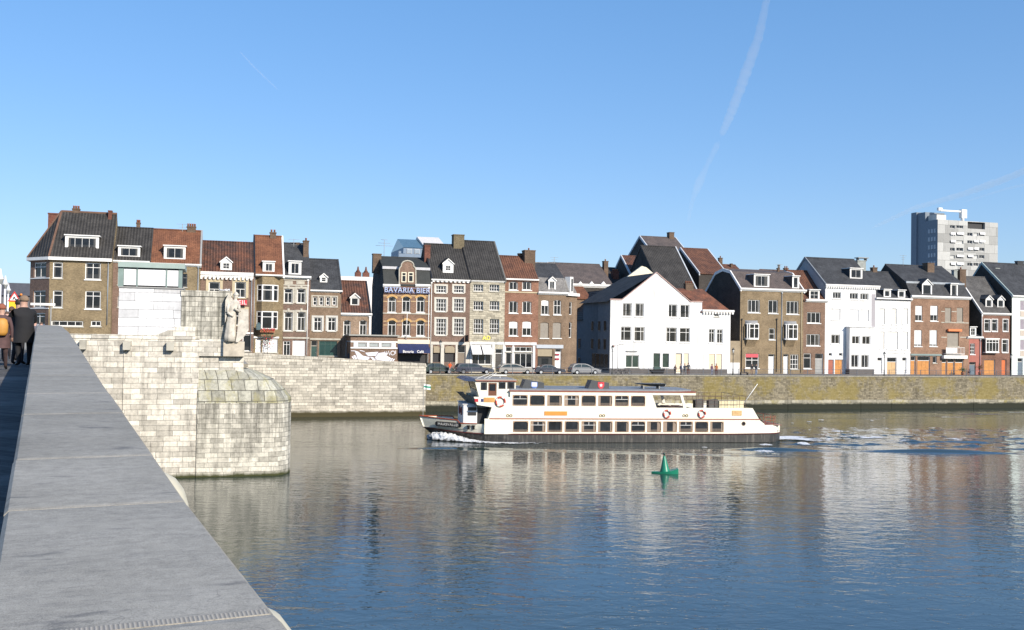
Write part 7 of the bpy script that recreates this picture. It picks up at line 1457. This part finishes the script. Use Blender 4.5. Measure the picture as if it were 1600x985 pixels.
# ---------------------------------------------------------------- people
def person(loc, rz, label, h_=1.75, coat=(.02, .02, .025), trs=(.03, .03, .04), skin=(.45, .27, .2), hair=(.08, .05, .03), lean=0., pose='stand', big=False, group='people on the quay', child=None, long=False, sit=False, ridge=None):
    e = empty('person', loc, rz, label=label, cat='person', group=group); s = h_ / 1.75
    # joints: x right, y forward (facing -y at rz = 0), z up
    if sit: hip, kn, an = .50, (-.42, .50), (-.45, .08)
    else: hip, kn, an = .93, (-.04, .50), (.02, .09)
    tl = Vector((0, -lean * .55, hip + .52)); V = [(0, 0, hip)]; R = [(.155, .12)]; E = []
    def add(p, r, par): V.append(tuple(p)); R.append(r if isinstance(r, tuple) else (r, r)); E.append((par, len(V) - 1)); return len(V) - 1
    w = add((0, -lean * .15, hip + .18), (.145, .105), 0); c = add((0, -lean * .4, hip + .38), (.175, .12), w); nk = add((0, tl.y, tl.z), (.07, .07), c); hd = add((0, tl.y - .025, tl.z + .12), (.085, .095), nk); ht = add((0, tl.y - .025, tl.z + .22), (.098, .112), hd); add((0, tl.y - .02, tl.z + .31), (.055, .06), ht)
    feet = []; stp = .0 if sit else (.14 if pose == 'walk' else .03)
    for sg in (-1, 1):
        k = add((sg * .10, 0.0 if sit else 0, hip - .06), .095, 0); k2 = add((sg * .11, kn[0] - sg * stp * .6, kn[1]), .062, k); a_ = add((sg * .11, an[0] + sg * stp, an[1]), .042, k2); t_ = add((sg * .12, an[0] + sg * stp - .17, .04), .035, a_)
        sh = add((sg * .19, tl.y + .03, tl.z - .08), .062, c)
        if pose == 'arms_forward': el = add((sg * .25, tl.y - .12, tl.z - .32), .048, sh); ha = add((sg * .15, tl.y - .38, tl.z - .30), .034, el)
        elif pose == 'lean': el = add((sg * .28, tl.y - .14, tl.z - .33), .055, sh); ha = add((sg * .14, tl.y - .42, tl.z - .42), .036, el)
        else: el = add((sg * .25, tl.y + .04, tl.z - .34), .047, sh); ha = add((sg * .26, tl.y - .06 - (.1 if pose == 'walk' else 0) * sg, tl.z - .58), .032, el)
        hn = add((V[ha][0] - sg * .005, V[ha][1] - .04, V[ha][2] - .05), .03, ha)
        if big:
            for q_ in range(4): add((V[hn][0] + (q_ - 1.5) * .017, V[hn][1] - .04, V[hn][2] - .05 - .008 * (1.5 - abs(q_ - 1.5))), .0085, hn)
            add((V[hn][0] - sg * .04, V[hn][1] - .02, V[hn][2] - .02), .01, hn)
    me = bpy.data.meshes.new('body'); me.from_pydata([tuple(Vector(v) * s) for v in V], E, []); o = bpy.data.objects.new('body', me); COL.objects.link(o)
    sk = o.modifiers.new('s', 'SKIN'); ss = o.modifiers.new('u', 'SUBSURF'); ss.levels = 1; ss.render_levels = 1
    for i, r in enumerate(R): me.skin_vertices[0].data[i].radius = (r[0] * s, r[1] * s)
    me.skin_vertices[0].data[0].use_root = True
    dg = bpy.context.evaluated_depsgraph_get(); m2 = bpy.data.meshes.new_from_object(o.evaluated_get(dg)); bpy.data.objects.remove(o); b = bpy.data.objects.new('body', m2); COL.objects.link(b); b.parent = e
    m2.materials.clear()
    tagc = '%02d%02d%02d' % tuple(int(v * 99) for v in coat); tagt = '%02d%02d%02d' % tuple(int(v * 99) for v in trs)
    for mt in (plain('coat_cloth_' + tagc, coat, .85, .25, 6), plain('trouser_cloth_' + tagt, trs, .85, .2, 6), plain('skin_%d' % int(skin[0] * 99), skin, .6, .05), plain('shoe_leather', (.02, .017, .015), .5, .1)): m2.materials.append(mt)
    hands = [Vector(V[i]) * s for i in range(len(V)) if R[i][0] in (.03,)]
    for p in m2.polygons:
        p.use_smooth = True; z = p.center.z / s; k = 0
        if z > tl.z + .04: k = 2
        elif z < .10: k = 3
        elif z < hip - (.32 if long else .02) and not any((Vector((p.center.x, p.center.y)) - Vector((q_.x, q_.y))).length < .12 * s and abs(p.center.z - q_.z) < .5 for q_ in hands): k = 1
        if any((p.center - q_).length < .075 * s for q_ in hands): k = 2
        p.material_index = k
    hc = Vector((0, tl.y - .025, tl.z + .215)) * s; hm = MB(); rg = []
    for i in range(7):
        t = i / 6 * pi * .62; rr = .100 * s * sin(t) + .004; rg.append([(hc.x + rr * .92 * cos(a), hc.y + .018 * s + rr * 1.05 * sin(a) , hc.z + .112 * s * cos(t) + (.03 * s if sin(a) < -.3 and i > 3 else 0)) for a in [2 * pi * j / 14 for j in range(14)]])
    hm.rings(rg); hm.build('hair', plain('hair_%d' % int(hair[0] * 99), hair, .8, .2, 12), e)
    if big:
        MB().lathe((hc.x, hc.y - .105 * s, hc.z - .03 * s), [(.004, -.03), (.018, -.02), (.008, .03)], 8).build('nose', plain('skin_%d' % int(skin[0] * 99), skin), e)
        ey = MB(); [ey.lathe((hc.x + d * s, hc.y - .088 * s, hc.z + .0), [(.001, -.008), (.009, 0), (.001, .008)], 8) for d in (-.032, .032)]; ey.build('eyes', DARK, e)
        ea = MB(); [ea.lathe((hc.x + d * s, hc.y + .01, hc.z - .01), [(.004, -.03), (.014, 0), (.006, .03)], 8) for d in (-.095, .095)]; ea.build('ears', plain('skin_%d' % int(skin[0] * 99), skin), e)
    if long:   # coat skirt
        sk_ = MB(); sk_.rings([[(rx * cos(a) * s, (ry * sin(a) - lean * .1) * s, z * s) for a in [2 * pi * j / 18 for j in range(18)]] for z, rx, ry in ((hip - .34, .235, .19), (hip - .15, .215, .17), (hip + .1, .185, .15), (hip + .3, .19, .145))], caps=False); sk_.build('coat', plain('coat_cloth_' + tagc, coat), e)
    return e
# quay people: (px, y, facing, ...)
def qp(px, y, rz, label, **k):
    x = QF.P(px, 575, y)[0]; return person(QF.W(x, y, 5.2), TH + rz, label, **k)
qp(703, 1.6, .3, 'person in a bright orange jacket beside the bicycles', coat=(.75, .10, .02), trs=(.3, .25, .22), pose='arms_forward'); 
qp(1055, 2.5, 0, 'person in brown coat left of the group at the white house door', coat=(.07, .04, .035), h_=1.55); qp(1064, 1.2, .4, 'person in dark clothes at the railing, second of the four by the white house door', coat=(.04, .04, .07)); qp(1070, 2., -.6, 'person in grey jacket, third of the four by the white house door', coat=(.22, .20, .2), trs=(.25, .2, .16), pose='walk'); qp(1075.5, 1.5, 2.9, 'tallest of the four people by the white house door, in dark jacket', coat=(.06, .06, .07), trs=(.12, .04, .03), h_=1.9)
qp(1112.5, 1.1, .2, 'person in mauve jacket and pale jeans at the railing', coat=(.16, .09, .13), trs=(.22, .24, .32)); qp(1119.3, 1.1, -.1, 'person in rust-orange jacket and dark trousers at the railing', coat=(.36, .12, .04), trs=(.08, .02, .02), h_=1.8)
qp(1163, 2.2, 1.2, 'dark-clothed person sitting low before the olive-brown house', coat=(.03, .03, .045), h_=1.6, sit=True); qp(1175, 1.8, 0, 'black-clothed person left of the pair near the red and white blind', coat=(.015, .015, .02), trs=(.3, .2, .15), pose='walk'); qp(1181.5, 1.5, .1, 'black-clothed person in light jeans, right of the pair near the red and white blind', coat=(.015, .02, .03), trs=(.25, .32, .45))
sx_ = QF.P(1163, 578, 2.2)[0]; st_o = empty('bench', QF.W(sx_, 2.25, 5.2), TH, label='small dark bench under the sitting person before the olive-brown house', cat='bench'); MB().box(-.7, .7, -.2, .25, .36, .42).build('seat', BLACK, st_o)
for q_ in (-.6, .6): MB().box(q_ - .04, q_ + .04, -.18, .22, 0, .36).build('leg', BLACK, st_o)
# pedestrians on the bridge
def bw(px, s):       # a spot on the bridge deck, s metres along it, seen in column px
    u = (px - 800) / F; lat = s * (u * cos(BA) + sin(BA)) / (cos(BA) - u * sin(BA)); return bd * s + bq * lat + Vector((0, 0, zp(s) - 1.12))
GP = 'pedestrians on the bridge'
mn = person(bw(39, 30), BA + 3.5, 'man in long black coat seen from behind, leaning beside the parapet', h_=1.9, coat=(.010, .010, .012), trs=(.008, .008, .01), hair=(.22, .15, .10), lean=.12, pose='lean', big=True, group=GP, long=True)
mn.scale = (1.2, 1.15, 1)
person(bw(29, 31.2), BA + 2.7, 'person in black standing close to the man in the long coat', h_=1.84, coat=(.008, .008, .01), trs=(.01, .01, .015), hair=(.02, .015, .012), pose='arms_forward', big=True, group=GP)
p3 = person(bw(3, 27.5), BA + 3.1, 'person in brown coat carrying a yellow backpack at the left edge', h_=1.62, coat=(.09, .05, .05), trs=(.05, .03, .03), hair=(.28, .09, .05), pose='walk', big=True, group=GP, long=True)
bpk = empty('backpack', bw(3, 27.5), BA + 3.1, label='orange-yellow backpack worn by the person at the left edge', cat='backpack'); m = MB(); m.rings([[(.15 * k * cos(a), .2 + .09 * k * sin(a), z) for a in [2 * pi * j / 14 for j in range(14)]] for z, k in ((.86, .8), (.94, 1.05), (1.12, 1.1), (1.24, .9), (1.28, .5))]); m.build('bag', plain('yellow_nylon', (.55, .27, .05), .6, .15), bpk); MB().path([(-.09, .14, 1.24), (-.11, -.02, 1.28), (-.11, -.12, 1.1), (-.09, .1, .9)], .018).build('strap', BLACK, bpk); MB().path([(.09, .14, 1.24), (.11, -.02, 1.28), (.11, -.12, 1.1), (.09, .1, .9)], .018).build('strap', BLACK, bpk)
for k, (s_, px, c_, hh, nm) in enumerate(((36, 18, (.12, .03, .03), 1.75, 'in dark red coat, behind the backpack wearer'), (40, 11, (.05, .05, .08), 1.7, 'in dark blue jacket, left of the road-works sign'), (50, 55, (.10, .10, .12), 1.62, 'in grey jacket, head just above the end of the parapet'), (56, 65, (.25, .12, .1), 1.6, 'in pale reddish coat, farthest along the parapet'), (33, 0, (.03, .03, .035), 1.75, 'in black at the extreme left edge'))):
    person(bw(px, s_), BA + (0 if k % 2 else 3.0), 'distant pedestrian ' + nm, h_=hh, coat=c_, pose='walk', group=GP, skin=(.5, .3, .24), hair=(.1, .06, .04))
# road-works sign, barrier, bridge lamps
sp_ = at_y(22.5, 466, 40.); sg = empty('road_works_sign', (sp_.x, sp_.y, sp_.z), BA - .1, label='red-bordered triangular road-works sign over a yellow plate at the left', cat='traffic sign')
tr_ = lambda r, dz=0: [(r * sin(a), r * cos(a) + dz) for a in (0, 2 * pi / 3, 4 * pi / 3)]
MB().prism(tr_(.28)[::-1], -.02, .0).build('triangle', plain('sign_red', (.6, .03, .02), .4, .05), sg); MB().prism(tr_(.19)[::-1], -.026, -.021).build('white_field', WHITE, sg)
MB().tube((-.02, -.03, .06), (-.02, -.03, .06), .01).prism([(-.07, -.07), (-.03, -.07), (.0, .0), (.03, -.07), (.06, -.07), (.02, .05), (-.02, .06)], -.032, -.027).prism([(.03, -.08), (.1, -.08), (.07, -.02)], -.032, -.027).build('digging_figure', BLACK, sg)
MB().box(-.20, .26, .0, .02, -.42, -.13).build('yellow_plate', plain('sign_yellow', (.80, .50, .02), .4, .05), sg); MB().tube((0, .04, -2.2), (0, .04, .25), .03).build('post', ZINC, sg); MB().lathe((.24, .0, .10), [(.02, 0), (.05, .02), (.05, .07), (.02, .09)], 10).build('warning_lamp', plain('amber_lens', (.8, .25, .03), .3, .05), sg)
bp0 = at_y(66, 476, 52); ba = empty('barrier', (bp0.x, bp0.y, bp0.z), BA - .05, label='white horizontal barrier beam on a thin post at the end of the parapet', cat='barrier'); MB().box(-.55, .62, -.05, .05, -.05, .07).build('beam', WHITE, ba); MB().tube((.42, 0, -2.4), (.42, 0, .3), .03).build('post', GREYT, ba)
LW = plain('lamp_white', (.75, .76, .8), .4, .05)
for px, py, Y, nm in ((8.5, 431, 60, 'tallest of the two white conical lamps by the road-works sign'), (13.3, 443, 75, 'shorter and farther of the two white conical lamps by the road-works sign'), (1, 420, 50, 'white conical lamp cut off by the left edge')):
    p = at_y(px, py, Y); lo = empty('bridge_lamp', (p.x, p.y, p.z), 0, label=nm, cat='street lamp', group='white lamps on the bridge'); k = Y / 60
    MB().tube((0, 0, -5), (0, 0, -.75), .07, .06).build('post', LW, lo); MB().lathe((0, 0, -.8), [(.06, 0), (.16, .25), (.2, .27), (.2, .3)], 10).build('globe', plain('lamp_glass', (.75, .75, .72)), lo); MB().lathe((0, 0, -.5), [(.2, 0), (.08, .2), (.03, .5)], 10).build('cap', LW, lo)
# seagulls on the tower, far birds
for k, (px, py) in enumerate(((350, 451.5), (354.5, 452), (358, 453), (346, 452.5))):
    q_ = PF.P(px, py + 2, 2.); g = MB(); c = Vector((0, 0, .12)); g.rings([[(x, r * cos(a), .14 + z + r * sin(a)) for a in [2 * pi * j / 8 for j in range(8)]] for x, r, z in ((-.22, .01, .02), (-.1, .05, 0), (.03, .075, 0), (.12, .05, .05), (.17, .04, .10), (.21, .02, .10), (.26, .005, .09))]); g.tube((0, .02, 0), (0, .02, .1), .008).tube((0, -.02, 0), (0, -.02, .1), .008)
    o = g.build('gull', plain('gull_white', (.65, .65, .66), .7, .2, 6)); zt_ = PF.P(322, 454.5)[1]; o.matrix_basis = Matrix.Translation(PF.W(q_[0], 2., zt_)) @ Matrix.Rotation(k * .9, 4, 'Z'); tag(o, ['leftmost but one of the four gulls on the stone pier tower', 'third of the four gulls on the stone pier tower, counted from the left', 'rightmost of the four gulls on the stone pier tower', 'leftmost of the four gulls on the stone pier tower'][k], 'gull', 'gulls on the pier tower')
# ---------------------------------------------------------------- contrails: thin bodies of scattering ice cloud high up
def contrail(pts, width, dens, label, dist=9000):
    m, N, L, _ = nodemat('ice_cloud'); N.clear(); out = nd(N, 'ShaderNodeOutputMaterial'); vs = nd(N, 'ShaderNodeVolumePrincipled'); vs.inputs['Color'].default_value = (1, 1, 1, 1); vs.inputs['Density'].default_value = dens; vs.inputs['Anisotropy'].default_value = -.45
    L.new(vs.outputs[0], out.inputs['Volume']); W3 = [(Vector((0, 0, CZ)) + ray(x, y).normalized() * dist, w) for x, y, w in pts]; dense = []
    for (a, w1), (b, w2) in zip(W3, W3[1:]):
        for i in range(16): t = i / 16; dense.append((a.lerp(b, t), w1 + (w2 - w1) * t))
    dense.append(W3[-1]); mb = MB(); rings = []; n = len(dense)
    for i, (p, w) in enumerate(dense):
        d = (dense[min(n - 1, i + 1)][0] - dense[max(0, i - 1)][0]).normalized(); vw = p.normalized(); u = d.cross(vw).normalized(); v2 = u.cross(d).normalized(); r = width * w * dist / F * (1 + random.uniform(-.09, .09)); r *= min(1, (i + .3) / 3, (n - 1 - i + .3) / 3)
        p = p + u * random.uniform(-.06, .06) * r
        rings.append([tuple(p + u * (r * cos(t)) + v2 * (r * 1. * sin(t))) for t in [2 * pi * j / 12 for j in range(12)]])
    mb.rings(rings); o = fixn(mb.build('contrail', m)); tag(o, label, 'contrail', 'contrails in the sky'); o.visible_shadow = True; return o
contrail([(1204, -30, .6), (1185, 60, .85), (1165, 115, 1.), (1143, 175, .9), (1126, 215, .6)], 8.5, 0.0026, 'broad soft white contrail descending from the top edge right of centre')
contrail([(1124, 220, .7), (1105, 258, .5), (1092, 287, .9), (1083, 310, .5), (1074, 350, .3)], 8, 0.0018, 'faint lower remnant of the broad contrail, just above the dark roofs')
contrail([(372, 78, .5), (400, 108, .8), (437, 143, .5)], 1.6, 0.008, 'short thin contrail high in the left part of the sky')
contrail([(1640, 252, 1.1), (1560, 284, 1.1), (1500, 305, .9), (1430, 325, .8), (1360, 358, .5)], 5, 0.0045, 'long contrail rising to the right edge above the tower block')
contrail([(1640, 280, .8), (1570, 296, .7), (1500, 318, .4)], 3, 0.004, 'thin contrail below the long one at the right edge')
